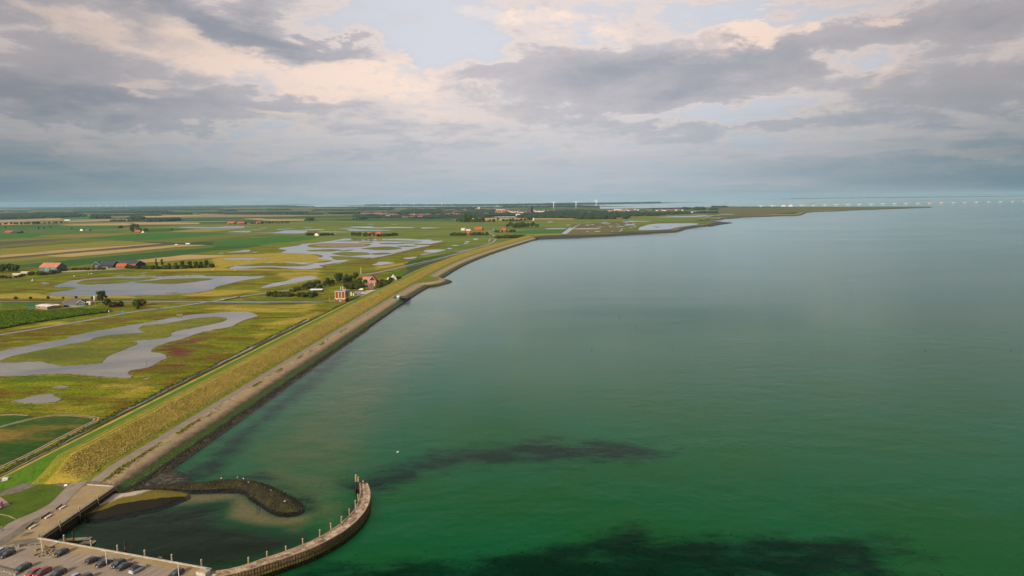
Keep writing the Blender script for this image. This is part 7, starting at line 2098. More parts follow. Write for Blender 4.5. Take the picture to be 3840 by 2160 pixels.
for an in (0, 1.57, 3.14, 4.71):
    b = MB(); b.tube([(.7 * math.cos(an), .7 * math.sin(an), 0), (.85 * math.cos(an), .85 * math.sin(an), 7)], .12, 6); obj('leg', b.data('silo_leg', [M_wood]), t)
p0, p1 = gp('V', 460, 1008), gp('V', 680, 1006)
d = p1 - p0; L = float(np.hypot(*d))
t = thing('silage_clamp', 'low silage heap under dark teal sheeting left of the white roof', 'silage heap', (p0[0], p0[1], .5), math.atan2(d[1], d[0]))
b = MB()
pr = [(0, 0), (1.5, 1.5), (5, 2.1), (8.5, 1.5), (10, 0)]
b.add([(x_, y_, z_) for x_ in (0, L * .1, L * .9, L) for y_, z_ in [(q[0], q[1] * (0.4 if x_ in (0, L) else 1)) for q in pr]], [(i * 5 + j, (i + 1) * 5 + j, (i + 1) * 5 + j + 1, i * 5 + j + 1) for i in range(3) for j in range(4)])
obj('sheet', b.data('silage_sheet', [nmat('teal_sheet', (.010, .10, .085), (.016, .14, .11), .5, rough=.5)]), t)
for k in range(4):
    b = MB(); b.tube([(L * (.15 + .23 * k), 1.5, 1.55), (L * (.15 + .23 * k), 5, 2.15), (L * (.15 + .23 * k), 8.5, 1.55)], .12, 5); obj('tyre_row', b.data('tyre_row', [M_tyre]), t)
# sheep
for k, (x, y) in enumerate(((625, 492), (632, 468), (1437, 400), (1710, 355), (1768, 354))):
    p = gp('V', x, y)
    t = thing('sheep', ['white sheep nearest the left edge of the pasture', 'white sheep behind the leftmost one', 'white sheep alone before the brown bushes', 'left one of two white sheep close together', 'right one of two white sheep close together'][k], 'sheep', (p[0], p[1], .5), k * 1.7, 'sheep on the pasture')
    b = MB(); b.tube([(-.62, 0, .75), (-.5, 0, .78), (-.2, 0, .80), (.3, 0, .80), (.5, 0, .82), (.6, 0, .85)], [.12, .32, .38, .36, .28, .1], 10); obj('fleece', b.data('fleece', [M_wall_wh], True), t, sc=1.5)
    b = MB(); b.tube([(.5, 0, .88), (.68, 0, 1.0), (.84, 0, .95), (.92, 0, .90)], [.14, .13, .10, .05], 8); obj('head', b.data('sheep_head', [M_wall_cr], True), t, sc=1.5)
    for xx in (-.38, .34):
        for yy in (-.16, .16):
            b = MB(); b.tube([(xx, yy, 0), (xx, yy, .55)], [.045, .07], 6); obj('leg', b.data('sheep_leg', [M_wall_cr]), t, sc=1.5)

# ---- far farms
def farm(r, x0, x1, y, depth, eave, ridge, roof, label, wall=M_brick2, **kw):
    return gable(gp(r, x0, y), gp(r, x1, y), depth, eave, ridge, wall, roof, label, group=kw.pop('group', 'far farmhouses'), **kw)
farm('a', 85, 225, 178, 20, 4, 10, M_tile_rd, 'orange roofed farmhouse at the left edge of the fields')
farm('a', 205, 330, 180, 22, 4, 9, M_roof_gy, 'dark gabled barn right of the orange farm at the left edge', wall=M_wall_bk, along=False, name='barn', cat='barn')
farm('a', 1545, 1600, 130, 12, 4, 8, M_roof_gy, 'small pale house alone in the green fields', wall=M_wall_wh, along=False)
farm('a', 1600, 1720, 128, 12, 3, 6, M_roof_gy, 'low grey shed right of the small pale house', wall=M_wall_gy, name='shed', cat='shed')
farm('b', 20, 130, 478, 14, 4, 10, M_tile_rd, 'red roofed farmhouse peeping from the field grove', chimney=True)
farm('b', 150, 205, 478, 12, 4, 8, M_roof_gy, 'pale gabled barn right of the red roof in the grove', wall=M_wall_cr, along=False, name='barn', cat='barn')
farm('b', -90, -30, 412, 14, 5, 11, M_tile_rd, 'second red roof behind the field grove')
farm('c', 265, 400, 108, 16, 4, 12, M_tile_rd, 'long red roofed barn, left of the pair by the flooded meadow')
farm('c', 455, 590, 108, 16, 4, 12, M_tile_rd, 'long red roofed barn, right of the pair by the flooded meadow')
farm('c', 820, 900, 100, 16, 4, 11, M_tile_rd, 'red roof among the tree belt by the flooded meadow')
farm('c', 1935, 1985, 320, 12, 5, 11, M_tile_or, 'orange roofed cottage beside the white one in the meadow', along=False)
farm('c', 1958, 2028, 330, 10, 5, 9, M_roof_gy, 'white cottage in the meadow', wall=M_wall_wh, along=False)
farm('d', 905, 950, 335, 14, 5, 11, M_tile_rd, 'leftmost orange roof of the farm by the big pond')
farm('d', 985, 1030, 335, 14, 5, 11, M_tile_rd, 'second orange roof of the farm by the big pond', along=False)
farm('d', 1080, 1165, 345, 16, 4, 14, M_tile_or, 'bright orange roofed farmhouse by the big pond', chimney=True)
farm('d', 1175, 1230, 330, 12, 4, 9, M_tile_rd, 'small red roof right of the bright orange farmhouse by the pond')
farm('e', 665, 810, 638, 16, 4, 12, M_tile_or, 'large orange roofed farmhouse left of the road bend', chimney=True)
farm('e', 405, 475, 640, 16, 4, 8, M_wall_cr, 'pale barn left of the large orange roof', wall=M_wall_cr, name='barn', cat='barn')
farm('e', 500, 590, 640, 16, 4, 9, M_roof_gy, 'grey barn next to the large orange roof', wall=M_wall_wh, name='barn', cat='barn')
farm('e', 520, 570, 725, 12, 5, 12, M_tile_or, 'small orange roof inside the hedge near the road bend')
farm('e', 1185, 1270, 665, 14, 5, 12, M_tile_or, 'orange roofed house right of the road bend')
farm('e', 1110, 1180, 668, 12, 4, 9, M_roof_gy, 'pale grey roofed shed left of the orange house right of the bend', wall=M_wall_wh, name='shed', cat='shed')
farm('e', 1785, 1815, 446, 14, 6, 14, M_wall_wh, 'tiny white gabled cottage before the town wood', wall=M_wall_wh, along=False)
p = gp('e', 1030, 628)
t = thing('blue_van', 'small pale blue van at the road bend', 'van', (p[0], p[1], .7))
b = MB(); b.prism([(-3.4, .4), (3.4, .4), (3.4, 2.2), (2.2, 3.8), (-3.4, 3.8)], -1.2, 1.2); me = MB(); me.add([(x_, z_, y_) for x_, y_, z_ in b.v], b.f); obj('body', me.data('bv_body', [pmat('pale_blue', (.18, .45, .72), .4)]), t)
for sx in (-2, 2):
    obj('wheel', WHEEL, t, (sx, -1.1, .35))
# bird hide in the big pond
p = gp('d', 975, 410)
t = thing('bird_hide', 'dark wooden bird hide standing in the big pond', 'hide', (p[0], p[1], .7))
b = MB(); b.box(-5, 0, .8, 5, 5, 4.0); obj('cabin', b.data('hide_cabin', [pmat('dark_wood', (.06, .045, .035), .9)]), t)
b = MB(); b.box(-5.5, -.5, 4.0, 5.5, 5.5, 4.4); obj('roof', b.data('hide_roof', [M_roof_gy]), t)
for xx in (-4.5, 0, 4.5):
    b = MB(); b.box(xx - .2, .3, -1, xx + .2, .7, .8); obj('leg', b.data('hide_leg', [M_wood]), t)
# small jetty at the near pond
p = gp('F', 455, 745)
t = thing('pond_weir', 'small grey wooden weir at the head of the near pond', 'weir', (p[0], p[1], .5), .3)
for k in range(5):
    b = MB(); b.box(-2.4 + k, -.2, -.3, -1.6 + k, .2, 1.9 + .25 * math.sin(k * 2)); obj('board', b.data('weir_board', [M_woodgrey]), t)
b = MB(); b.box(-2.6, -.35, 1.2, 2.8, -.2, 1.5); obj('beam', b.data('weir_beam', [M_woodgrey]), t)
p = gp('B', 205, 275)
t = thing('pond_stake', 'thin dark stake standing in the near pond', 'stake', (p[0], p[1], .6))
b = MB(); b.tube([(0, 0, -.3), (-.1, 0, 3.0)], [.12, .08], 6); obj('shaft', b.data('pond_stake_shaft', [M_tar]), t)
for k, (r, x, y, sc_, lb) in enumerate((('b', 1045, 705, 4.0, 'large white wrapped bale heap at the stubble field edge'), ('b', 825, 714, 2.5, 'small white wrapped bale heap at the end of the ploughed strip'))):
    p = gp(r, x, y)
    t = thing('bale_heap', lb, 'bales', (p[0], p[1], .6))
    for q in range(3):
        b = MB(); b.tube([(q * sc_ * .9 - sc_, 0, sc_ * .45), (q * sc_ * .9 - sc_ + sc_ * .8, 0, sc_ * .45)], sc_ * .45, 10); obj('bale', b.data('bale', [M_wall_wh]), t)

# ================================================================== THE TOWN AND BEYOND
ROOFS = [nmat('town_red', (.30, .12, .085), (.24, .10, .075), .2), nmat('town_brown', (.20, .12, .095), (.16, .10, .08), .2), M_roof_gy]
WALLS = [M_brick2, M_wall_wh, M_wall_cr, M_brick2]
def house_mesh(L, D, e, r_, wall, roof):
    b = MB()
    b.add([(0, 0, 0), (L, 0, 0), (L, D, 0), (0, D, 0), (0, 0, e), (L, 0, e), (L, D, e), (0, D, e), (0, D / 2, r_), (L, D / 2, r_)], [(0, 1, 5, 4), (1, 2, 6, 9, 5), (2, 3, 7, 6), (3, 0, 4, 8, 7)], 0)
    b.add([(-.4, -.5, e - .3), (L + .4, -.5, e - .3), (L + .4, D / 2, r_ + .25), (-.4, D / 2, r_ + .25), (L + .4, D + .5, e - .3), (-.4, D + .5, e - .3)], [(3, 0, 1, 2), (3, 2, 4, 5)], 1)
    return b.data('town_house', [wall, roof])
HM = [house_mesh(L, 9, 5.5, 9.5, WALLS[k % 4], ROOFS[(k * 2) % 3 if k % 3 else 0]) for k, L in enumerate((10, 14, 22, 30, 12, 18, 40, 16))]
rg_ = np.random.RandomState(33)
def town(r, spec, n, label, group, rz=None, pick=None):
    poly = gps([(r, spec)]); lo, hi = poly.min(0), poly.max(0); c = 0; tr = 0
    while c < n and tr < 5000:
        tr += 1
        q = rg_.uniform(lo, hi)
        if inside(q[None], poly)[0]:
            c += 1
            k = rg_.choice(pick) if pick else rg_.randint(len(HM))
            obj('town_house', HM[k], None, (q[0], q[1], .5), rg_.uniform(-.5, .5) if rz is None else rz, label, 'house', group, sc=1.3)
town('i', [(0, 345), (0, 325), (460, 322), (480, 340)], 26, 'red roofed terrace house at the left end of the town', 'terrace houses left of the town', .05, [2, 3, 6])
town('i', [(470, 375), (480, 345), (700, 340), (720, 372)], 12, 'white house in the pale group at the town edge', 'white houses at the town edge', None, [1, 5])
town('i', [(930, 362), (940, 345), (1320, 342), (1320, 358)], 16, 'house in the row before the park trees', 'row before the park trees', None, [0, 1, 4, 5])
town('i', [(1460, 362), (1480, 345), (1900, 340), (1900, 360)], 18, 'house in the terrace row in the middle of the town edge', 'terrace rows in the town middle', .05, [2, 3, 5])
town('i', [(160, 300), (170, 282), (480, 284), (480, 300)], 8, 'pale house behind the red terrace', 'pale houses behind the terrace', None, [1, 4])
town('i', [(720, 410), (730, 396), (1180, 390), (1190, 405)], 10, 'low farm building at the near edge of the town', 'low buildings at the town edge', None, [0, 4])
town('e', [(1040, 310), (1050, 275), (1300, 268), (1520, 280), (1500, 310)], 42, 'pinkish red roofed house in the old town left of the tower', 'old town houses', None, [0, 2, 5, 7])
town('e', [(1520, 305), (1540, 280), (1680, 285), (1680, 305)], 10, 'grey roofed house next to the big tower', 'old town houses by the tower', None, [1, 4])
town('e', [(1770, 285), (1780, 262), (2000, 262), (2000, 285)], 16, 'pale house right of the big tower', 'houses right of the tower', None, [1, 5, 0])
town('e', [(0, 300), (0, 250), (600, 240), (650, 300)], 26, 'scattered house among trees left of the old town', 'scattered houses left of the old town', None, None)
town('f', [(820, 200), (830, 178), (1250, 172), (1260, 195)], 24, 'house in the new quarter behind the long wood', 'new quarter houses', None, None)
town('f', [(1360, 192), (1370, 180), (1850, 178), (1860, 190)], 24, 'house in the quarter at the right of the town', 'right quarter houses', None, None)
town('f', [(1990, 216), (2000, 208), (2320, 200), (2320, 212)], 16, 'white gabled house in the row at the right end of the town', 'row at the right end of the town', .1, [1, 5])
def block(r, x0, x1, y, yt, depth, mat, roof, label, cat='building'):
    p0, p1 = gp(r, x0, y), gp(r, x1, y); d = p1 - p0; L = float(np.hypot(*d)); hh = max(3.0, up_h(r, (x0 + x1) / 2, y, yt))
    t = thing('large_building', label, cat, (p0[0], p0[1], .5), math.atan2(d[1], d[0]))
    b = MB(); b.box(0, 0, 0, L, depth, hh); obj('wall', b.data('block_wall', [mat]), t)
    b = MB(); b.box(-.5, -.5, hh, L + .5, depth + .5, hh + .6); obj('roof', b.data('block_roof', [roof]), t)
    n = max(2, int(L / 25))
    for k in range(n):
        b = MB(); b.box(L * (k + .25) / n, -.1, hh * .35, L * (k + .75) / n, .1, hh * .7); obj('window', b.data('block_window', [M_win]), t)
block('e', 1050, 1480, 398, 376, 60, M_wall_gy, pmat('greenhouse_glass', (.34, .38, .40), .3), 'long pale greenhouse range before the town wood')
block('e', 1465, 1545, 358, 322, 30, M_wall_wh, M_wall_wh, 'white building rising from the wood left of the tower')
block('e', 860, 1250, 250, 234, 50, M_wall_cr, M_wall_cr, 'long sand coloured hall behind the old town')
block('e', 2070, 2230, 275, 250, 40, M_wall_cr, nmat('yellow_roof', (.42, .28, .12), (.38, .25, .1), .3), 'yellow warehouse below the left wind turbine')
block('e', 850, 935, 335, 300, 30, M_wall_gy, M_roof_gy, 'grey apartment block left of the old town')
block('f', 930, 1030, 182, 165, 50, M_wall_wh, M_wall_wh, 'white warehouse in the new quarter')
block('f', 460, 585, 220, 203, 40, M_wall_cr, M_wall_wh, 'pale building in the wood under the middle turbine')
block('f', 965, 1040, 298, 280, 20, M_brick2, M_roof_gy, 'brown house between two dark groves before the wood')
block('h', 1245, 1350, 450, 432, 25, M_wall_wh, M_wall_wh, 'white shed alone in the fields on the left')
# church tower: huge square unfinished tower with buttresses
p0, p1 = gp('e', 1682, 305), gp('e', 1756, 305); d = p1 - p0; Wt = float(np.hypot(*d)); ht = up_h('e', 1718, 305, 188)
M_tower = nmat('tower_stone', (.085, .060, .055), (.060, .044, .042), .08)
t = thing('church_tower', 'huge dark square church tower rising over the old town', 'tower', (p0[0], p0[1], .5), math.atan2(d[1], d[0]))
b = MB(); b.box(0, 0, 0, Wt, Wt, ht); obj('shaft', b.data('tower_shaft', [M_tower]), t)
for xx in (-.5, Wt * .32, Wt * .62, Wt - 2.0):
    b = MB(); b.add([(xx, -4, 0), (xx + 2.6, -4, 0), (xx + 2.6, 0, 0), (xx, 0, 0), (xx, -1.5, ht * .97), (xx + 2.6, -1.5, ht * .97), (xx + 2.6, 0, ht), (xx, 0, ht)], [(0, 1, 5, 4), (1, 2, 6, 5), (3, 0, 4, 7), (4, 5, 6, 7)]); obj('buttress', b.data('buttress', [nmat('buttress_stone', (.17, .125, .11), (.13, .10, .09), .08)]), t)
for xx in (.12, .42, .72):
    b = MB(); b.box(Wt * xx + 2.0, -.4, ht * .55, Wt * xx + Wt * .14 + 1.2, .2, ht * .88); obj('window', b.data('tower_window', [M_win]), t)
b = MB(); b.box(-1, -1, ht, Wt + 1, Wt + 1, ht + 1.6); obj('parapet', b.data('tower_parapet', [M_tower]), t)
p0, p1 = gp('e', 728, 250), gp('e', 768, 250); d = p1 - p0; Wt = float(np.hypot(*d)); ht = up_h('e', 748, 250, 185)
t = thing('water_tower', 'pale pink square tower left of the old town', 'tower', (p0[0], p0[1], .5), math.atan2(d[1], d[0]))
b = MB(); b.box(0, 0, 0, Wt, Wt, ht * .86); obj('shaft', b.data('wt_shaft', [pmat('pale_pink', (.50, .38, .33), .8)]), t)
b = MB(); b.box(Wt * .15, Wt * .15, ht * .86, Wt * .85, Wt * .85, ht); obj('top', b.data('wt_top', [pmat('pale_pink', (.50, .38, .33), .8)]), t)
for k in range(4):
    b = MB(); b.box(Wt * .4, -.3, ht * (.15 + k * .17), Wt * .6, .1, ht * (.25 + k * .17)); obj('window', b.data('wt_window', [M_win]), t)
p = gp('i', 1805, 345)
t = thing('brick_church', 'slim red brick church spire among the town trees', 'church', (p[0], p[1], .5))
hh = up_h('i', 1805, 345, 255)
b = MB(); b.box(-6, -6, 0, 6, 6, hh * .6); obj('tower', b.data('church_tower_mesh', [M_brick2]), t)
b = MB(); b.add([(-6, -6, hh * .6), (6, -6, hh * .6), (6, 6, hh * .6), (-6, 6, hh * .6), (0, 0, hh)], [(0, 1, 4), (1, 2, 4), (2, 3, 4), (3, 0, 4)]); obj('spire', b.data('spire', [M_brick2]), t)
p = gp('e', 1235, 290); hh = up_h('e', 1235, 290, 235)
t = thing('town_hall', 'pointed pinkish spires of the old town hall', 'church', (p[0], p[1], .5))
for xx, s_ in ((-18, 1.0), (8, .9)):
    b = MB(); b.box(xx - 4, -4, 0, xx + 4, 4, hh * .45 * s_); b.add([(xx - 5, -5, hh * .45 * s_), (xx + 5, -5, hh * .45 * s_), (xx + 5, 5, hh * .45 * s_), (xx - 5, 5, hh * .45 * s_), (xx, 0, hh * s_)], [(0, 1, 4), (1, 2, 4), (2, 3, 4), (3, 0, 4)]); obj('spire', b.data('hall_spire', [ROOFS[0]]), t)
b = MB(); b.add([(-30, -8, 0), (24, -8, 0), (24, 8, 0), (-30, 8, 0), (-30, -8, 9), (24, -8, 9), (24, 8, 9), (-30, 8, 9), (-30, 0, 18), (24, 0, 18)], [(0, 1, 5, 4), (1, 2, 6, 9, 5), (3, 0, 4, 8, 7), (4, 5, 9, 8), (6, 7, 8, 9)]); obj('nave', b.data('nave', [ROOFS[0]]), t)

# ---- wind turbines
M_turb = pmat('turbine_white', (.80, .79, .77), .5)
def turbine_mesh():
    b = MB(); b.tube([(0, 0, 0), (0, 0, 100)], [3.2, 1.7], 12); tw = b.data('turbine_tower', [M_turb], True)
    b = MB(); b.box(-2.2, -3, 98, 2.2, 8, 103.5); na = b.data('nacelle', [M_turb])
    b = MB(); b.tube([(0, -6.5, 0), (0, -5, 0), (0, -3, 0)], [.3, 1.9, 2.2], 10); hu = b.data('hub', [M_turb], True)
    b = MB(); b.add([(-1.2, -5, 1), (1.2, -4.6, 1), (2.6, -4.5, 9), (-1.2, -5.1, 9), (.5, -4.8, 46), (-.5, -5, 46)], [(0, 1, 2, 3), (3, 2, 4, 5)]); b.add([(-1.2, -4.6, 1), (1.2, -4.3, 1), (2.6, -4.2, 9), (-1.2, -4.7, 9), (.5, -4.6, 46), (-.5, -4.7, 46)], [(3, 2, 1, 0), (5, 4, 2, 3)]); bl = b.data('blade', [M_turb])
    return tw, na, hu, bl
TM = turbine_mesh()
def turbine(r, x, ybase, ytip, label, group, rot=0.0, thick=1.0, ratio=1.46):
    p = gp(r, x, ybase); hh = up_h(r, x, ybase, ytip) / ratio
    s = hh / 100
    t = thing('wind_turbine', label, 'wind turbine', (p[0], p[1], .5), -math.atan2(p[0], p[1]) + .15, group)
    obj('tower', TM[0], t, sc=(s * thick, s * thick, s)); obj('nacelle', TM[1], t, sc=s)
    hb = obj('hub', TM[2], t, (0, 0, 101 * s), sc=s)
    for k in range(3):
        o = obj('blade', TM[3], hb); o.rotation_euler = (0, rot + k * 2.0944, 0); o.scale = (1.5 * thick, 1, 1)
turbine('e', 2195, 232, 52, 'large white wind turbine, left of the three beyond the town', 'three large turbines beyond the town', .95, 1.35)
turbine('f', 405, 155, 32, 'large white wind turbine, middle of the three beyond the town', 'three large turbines beyond the town', 1.0, 1.35)
turbine('f', 683, 135, 8, 'large white wind turbine, right of the three beyond the town', 'three large turbines beyond the town', .35, 1.35)
for k, (x, yt) in enumerate(((540, 88), (790, 108), (1042, 85), (1300, 100), (1575, 85))):
    turbine('i', x, 166, yt, 'white wind turbine on the far shore, %s from the left' % names[k], 'turbines on the far shore', [.0, .6, .1, .5, .0][k], 1.6)
fx = [(430, 160), (505, 150), (620, 155), (770, 155), (855, 140), (1010, 135), (1090, 138), (1205, 150), (1250, 150), (1505, 130), (1630, 130), (1680, 150), (1710, 130), (1805, 140), (1900, 125), (1925, 138), (1955, 145), (2065, 125), (2095, 135), (2240, 120), (2260, 135), (2345, 130), (2430, 145), (2445, 110)]
for k, (x, yt) in enumerate(fx):
    turbine('h', x, 194, yt, 'faint white wind turbine on the hazy left horizon', 'faint turbines on the left horizon', k * .7, 1.5)

# ---- long bridge over the estuary
bspec = [(2700 + 155 / 2.2596, 680 + 217 / 2.2596)]
zb = 15.0
def bp(u, v, z):
    d = px_dir(u, v); tt = (z - H) / d[2]; return np.array((d[0] * tt, d[1] * tt))
UP = lambda x, y: px('U', x, y)
piers_px = [(345, 214), (442, 212), (690, 206), (788, 204), (885, 201), (982, 199.5), (1080, 198), (1178, 196.5), (1277, 194.5), (1376, 192.5), (1475, 190.5), (1574, 188.5), (1673, 186.5), (1772, 184.5), (1872, 182.5), (1971, 180.5), (2070, 179), (2170, 177), (2271, 175.5), (2373, 174), (2475, 172), (2576, 170.5), (2680, 169)]
base = np.array([bp(*UP(x, y + 6), 0.0) for x, y in piers_px])
# one straight line through the piers
c0 = base.mean(0); _u, _s, vt = np.linalg.svd(base - c0); bd = vt[0] if vt[0][0] > 0 else -vt[0]
br = thing('long_bridge', 'long white concrete bridge on many T shaped piers across the estuary', 'bridge', (c0[0], c0[1], 0), math.atan2(bd[1], bd[0]))
# where does each pier's sight line cross that straight line?
def cross(u):
    d = px_dir(u, 760)
    A_ = np.array([[d[0], -bd[0]], [d[1], -bd[1]]]); s_ = np.linalg.solve(A_, c0); return s_[1]
M_bridge = pmat('bridge_concrete', (.84, .80, .73), .8)
ss = [cross(UP(x, y)[0]) for x, y in piers_px]
s0, s1 = cross(UP(150, 0)[0]), cross(UP(2900, 0)[0])
gap = float(np.median(np.diff(ss)))
b = MB(); b.box(s0, -6, 17.2, s1, 6, 19.0); obj('deck', b.data('long_deck', [nmat('deck_side', (.66, .60, .54), (.60, .55, .50), .01)]), br)
b = MB(); b.box(s0, -6.4, 19.0, s1, -6.0, 20.2); obj('railing', b.data('long_railing', [pmat('dark_rail', (.30, .27, .26), .8)]), br)
pb = MB(); pb.box(-7, -4.5, -2, 7, 4.5, 14); pb.box(-11, -6.5, -2, 11, 6.5, 2.6, 1)
pb.add([(-7, -5, 9), (7, -5, 9), (gap * .30, -5.6, 17), (-gap * .30, -5.6, 17), (-7, 5, 9), (7, 5, 9), (gap * .30, 5.6, 17), (-gap * .30, 5.6, 17)], [(0, 1, 2, 3), (7, 6, 5, 4), (0, 4, 5, 1), (1, 5, 6, 2), (3, 7, 4, 0), (2, 6, 7, 3)])
PBM = pb.data('bridge_pier_t', [M_bridge, pmat('pier_foot', (.20, .19, .18), .9)])
for s_ in ss:
    obj('pier', PBM, br, (s_, 0, 0))
for x in (538, 598):
    s_ = cross(UP(x, 0)[0]); b = MB(); b.box(-24, -8, -2, 24, 8, 17); b.box(-10, -8, 17, 10, -5, 25 if x == 598 else 20); obj('bascule_pier', b.data('bascule_pier', [M_bridge]), br, (s_, 0, 0))
# far coast buildings, boats and ships
for k, (x, y, w, hh, lb) in enumerate(((495, 151, 9, 22, 'reddish white building on the far horizon left of the coast'), (1090, 136, 5, 45, 'thin pale tower on the far coast'), (1215, 138, 16, 28, 'pale pink block on the far coast'), (1275, 135, 6, 38, 'white block right of the pink one on the far coast'), (2400, 118, 12, 35, 'pale block on the far coast at the right edge'))):
    p = gp('U', x, y + 2.5)
    wpx = w / 2.2596 / 2595 * p[1]
    t = thing('far_building', lb, 'building', (p[0], p[1], .5))
    b = MB(); b.box(-wpx / 2, 0, 0, wpx / 2, 40, hh); obj('wall', b.data('far_wall', [M_wall_wh if k != 2 else pmat('pale_pink', (.5, .38, .33), .8)]), t)
    b = MB(); b.box(-wpx / 3, 5, hh, wpx / 3, 35, hh * 1.3); obj('roof', b.data('far_roof', [M_roof_gy]), t)
def ship(r, x, y, L, label, mat):
    p = gp(r, x, y, 0.0)
    t = thing('ship', label, 'ship', (p[0], p[1], 0), .05)
    b = MB(); b.add([(-L / 2, -5, 0), (L / 2 - 8, -5, 0), (L / 2, 0, 0), (L / 2 - 8, 5, 0), (-L / 2, 5, 0), (-L / 2, -5.5, 5), (L / 2 - 6, -5.5, 5), (L / 2 + 3, 0, 6), (L / 2 - 6, 5.5, 5), (-L / 2, 5.5, 5)], [(0, 1, 6, 5), (1, 2, 7, 6), (2, 3, 8, 7), (3, 4, 9, 8), (4, 0, 5, 9), (5, 6, 7, 8, 9)]); obj('hull', b.data('hull_ship', [mat]), t)
    b = MB(); b.box(-L / 2 + 3, -4, 5, -L / 2 + 14, 4, 12); obj('wheelhouse', b.data('wheelhouse', [M_wall_wh]), t)
ship('U', 778, 193, 90, 'dark barge passing behind the long bridge', M_wall_bk)
ship('U', 50, 184, 110, 'pale low barge left of the long bridge', M_wall_gy)
ship('f', 1800, 52, 60, 'tiny white vessel near the horizon', M_wall_wh)
ship('f', 2475, 78, 120, 'low dark barge in the far channel', M_wall_gy)

# ================================================================== LOW PLANTS THAT NOBODY COUNTS
def tufts(name, P, Z, h, w, mat, seed, label, blades=3, lean=.55):
    rg = np.random.RandomState(seed); n = len(P)
    V = []; 
    for k in range(blades):
        an = rg.uniform(0, 6.28, n); dx, dy = np.cos(an), np.sin(an)
        hh = h * rg.uniform(.6, 1.3, n); ww = w * rg.uniform(.6, 1.3, n)
        ln = rg.normal(0, lean, (n, 2)) * hh[:, None]
        A_ = np.column_stack([P[:, 0] - dx * ww, P[:, 1] - dy * ww, Z - .1]); B_ = np.column_stack([P[:, 0] + dx * ww, P[:, 1] + dy * ww, Z - .1])
        C_ = np.column_stack([P[:, 0] + ln[:, 0] + dx * ww * .5, P[:, 1] + ln[:, 1] + dy * ww * .5, Z + hh]); D_ = np.column_stack([P[:, 0] + ln[:, 0] - dx * ww * .7, P[:, 1] + ln[:, 1] - dy * ww * .7, Z + hh * .9])
        V.append(np.stack([A_, B_, C_, D_], 1).reshape(-1, 3))
    V = np.concatenate(V)
    return obj(name, np_mesh(name, V, np.arange(len(V)).reshape(-1, 4), mat), kind='stuff', label=label, cat='plants')
rg_ = np.random.RandomState(77)
prof_o = [q[0] for q in DIKE_PROF]; prof_z = [q[1] for q in DIKE_PROF]
def on_dike(s, n):
    P = DC + s[:, None] * DD + n[:, None] * DN
    z = np.interp(n, prof_o, prof_z)
    return P, dike_z(z, None, P)
rl = resample(np.array([gp('G', x, y, 3.0) for x, y in ((-300, 1180), (0, 1045), (300, 915), (600, 800))]), 2.0)
rs, rn = (rl - DC) @ DD, (rl - DC) @ DN
_, rz_ = on_dike(rs, rn)
NR = normals2(rl)
V = np.stack([np.column_stack([rl - NR * 1.7, np.maximum(rz_, 2.2) + .30]), np.column_stack([rl + NR * 1.7, np.maximum(rz_, 2.2) + .30])], 1).reshape(-1, 3)
ii = np.arange(len(rl) - 1) * 2
obj('ramp_road', np_mesh('ramp_road', V, np.stack([ii, ii + 1, ii + 3, ii + 2], 1), M_asphalt), kind='structure')
M_tuft = nmat('dry_tufts', (.43, .335, .115), (.33, .265, .075), .15, c3=(.38, .305, .09), s3=.07)
s_ = DIKE_S0 - 8 + (rg_.rand(20000) ** 1.7) * 480; n_ = rg_.uniform(-14.5, -2.0, 20000)
P_, Z_ = on_dike(s_, n_)
tufts('long_grass', P_, Z_, .30, .14, M_tuft, 1, 'long dry yellow grass on the sea side slope of the dike', 2)
s_ = DIKE_S0 + (rg_.rand(2600) ** 1.4) * 320; n_ = 4.3 + np.abs(rg_.normal(0, 1.0, 2600))
k_ = fbm(s_ * .09, n_ * .4) > .50 + .10 * (s_ + 200) / 300
P_, Z_ = on_dike(s_[k_], n_[k_])
tufts('path_edge_plants', P_, Z_, .28, .32, nmat('edge_plants', (.15, .165, .03), (.19, .18, .04), .6), 2, 'low green plants growing between path and stones on the dike', 2)
mz = gps([('E', [(-300, 330), (-300, 160), (0, 120), (360, 105), (700, 130), (900, 105), (1150, 85), (1400, 90), (1650, 95), (1640, 130), (1300, 170), (700, 260), (330, 320), (0, 385)])])
lo, hi = mz.min(0), mz.max(0); q = rg_.uniform(lo, hi, (90000, 2)); q = q[inside(q, mz)][:26000]
tufts('maize', q, np.full(len(q), .5), 1.7, .5, nmat('maize_leaves', (.060, .120, .010), (.095, .150, .018), .15, fine=.3, fscale=.7), 3, 'dense dark green maize field beside the road', 2, .2)
sheet('maize_ground', mz, M_crop_dk)
rd = np.concatenate([dl + rg_.normal(0, .8, dl.shape) - DN * (1.5 + rg_.rand(len(dl), 1) * 2.5) for _ in range(9)])
tufts('reeds', rd, np.full(len(rd), .55), .55, .45, nmat('reed_leaves', (.17, .16, .035), (.12, .12, .025), .3), 4, 'reeds along the ditch at the dike foot', 2)

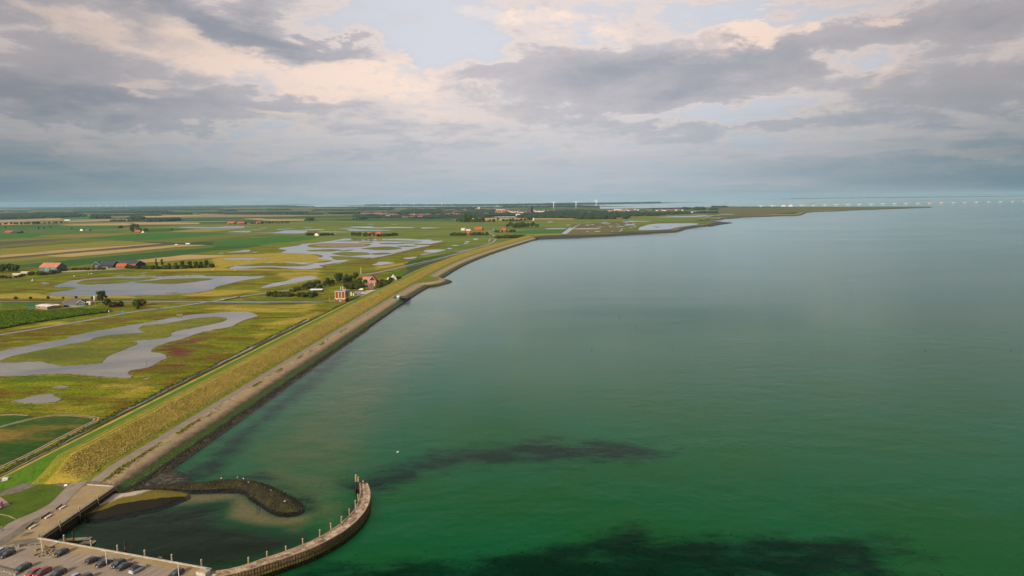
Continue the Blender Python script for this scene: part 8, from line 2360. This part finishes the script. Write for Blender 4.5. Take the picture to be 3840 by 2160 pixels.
def rocks(name, P, Z, smin, smax, mat, seed, label):
    rg = np.random.RandomState(seed)
    t_ = (1 + 5 ** .5) / 2
    v = np.array([(-1, t_, 0), (1, t_, 0), (-1, -t_, 0), (1, -t_, 0), (0, -1, t_), (0, 1, t_), (0, -1, -t_), (0, 1, -t_), (t_, 0, -1), (t_, 0, 1), (-t_, 0, -1), (-t_, 0, 1)]) / 1.9
    f = np.array([(0, 11, 5), (0, 5, 1), (0, 1, 7), (0, 7, 10), (0, 10, 11), (1, 5, 9), (5, 11, 4), (11, 10, 2), (10, 7, 6), (7, 1, 8), (3, 9, 4), (3, 4, 2), (3, 2, 6), (3, 6, 8), (3, 8, 9), (4, 9, 5), (2, 4, 11), (6, 2, 10), (8, 6, 7), (9, 8, 1)])
    n = len(P); s = rg.uniform(smin, smax, n)[:, None, None]
    V = (v[None] * (1 + rg.normal(0, .18, (n, 12, 1)))) * s * np.array([1, 1, .6]) * rg.uniform(.7, 1.3, (n, 1, 3))
    V = V + np.column_stack([P, Z])[:, None, :]
    F = f[None] + (np.arange(n) * 12)[:, None, None]
    return obj(name, np_mesh(name, V.reshape(-1, 3), F.reshape(-1, 3), mat), kind='stuff', label=label, cat='stones')
M_rock = nmat('wet_boulders', (.045, .038, .022), (.020, .018, .010), .8, c3=(.070, .066, .018), s3=.25, rough=.8, fine=.4, fscale=2)
lo, hi = bwp.min(0), bwp.max(0); qq = rg_.uniform(lo, hi, (9000, 2)); sd_ = np.where(inside(qq, bwp), 1, -1) * seg_dist(qq, bwp)
qq, sd_ = qq[sd_ > .3], sd_[sd_ > .3]; qq, sd_ = qq[:2600], sd_[:2600]
rocks('breakwater_stones', qq, np.clip(-.15 + (sd_ - .8) * .46, -.1, 1.7),   .12, .34, M_rock, 8, 'weed grown stones covering the breakwater')
s_ = DIKE_S0 + (rg_.rand(3600) ** 1.5) * 330; n_ = 18.4 + rg_.normal(0, .8, 3600)
P_, Z_ = on_dike(s_, n_)
rocks('toe_stones', P_, np.maximum(Z_, -.1), .2, .55, M_rock, 9, 'dark loose stones along the water line of the dike')

# ================================================================== HAZE
def build_haze():
    m = bpy.data.materials.new('haze_air')
    m.use_nodes = True
    T = NT(m.node_tree); m.node_tree.nodes.clear()
    out = T.n('ShaderNodeOutputMaterial')
    v = T.n('ShaderNodeVolumePrincipled')
    v.inputs['Color'].default_value = (.50, .82, 1.0, 1)
    v.inputs['Density'].default_value = HAZE
    v.inputs['Anisotropy'].default_value = 0.0
    T.link(v.outputs[0], out.inputs['Volume'])
    b = MB(); b.box(-R0 - 500, -R0 - 500, -3.0, R0 + 500, R0 + 500, 235.0)
    obj('haze', b.data('haze', [m]), kind='stuff', label='thin blue haze over land and sea', cat='haze')
HAZE = 2.3e-5
build_haze()
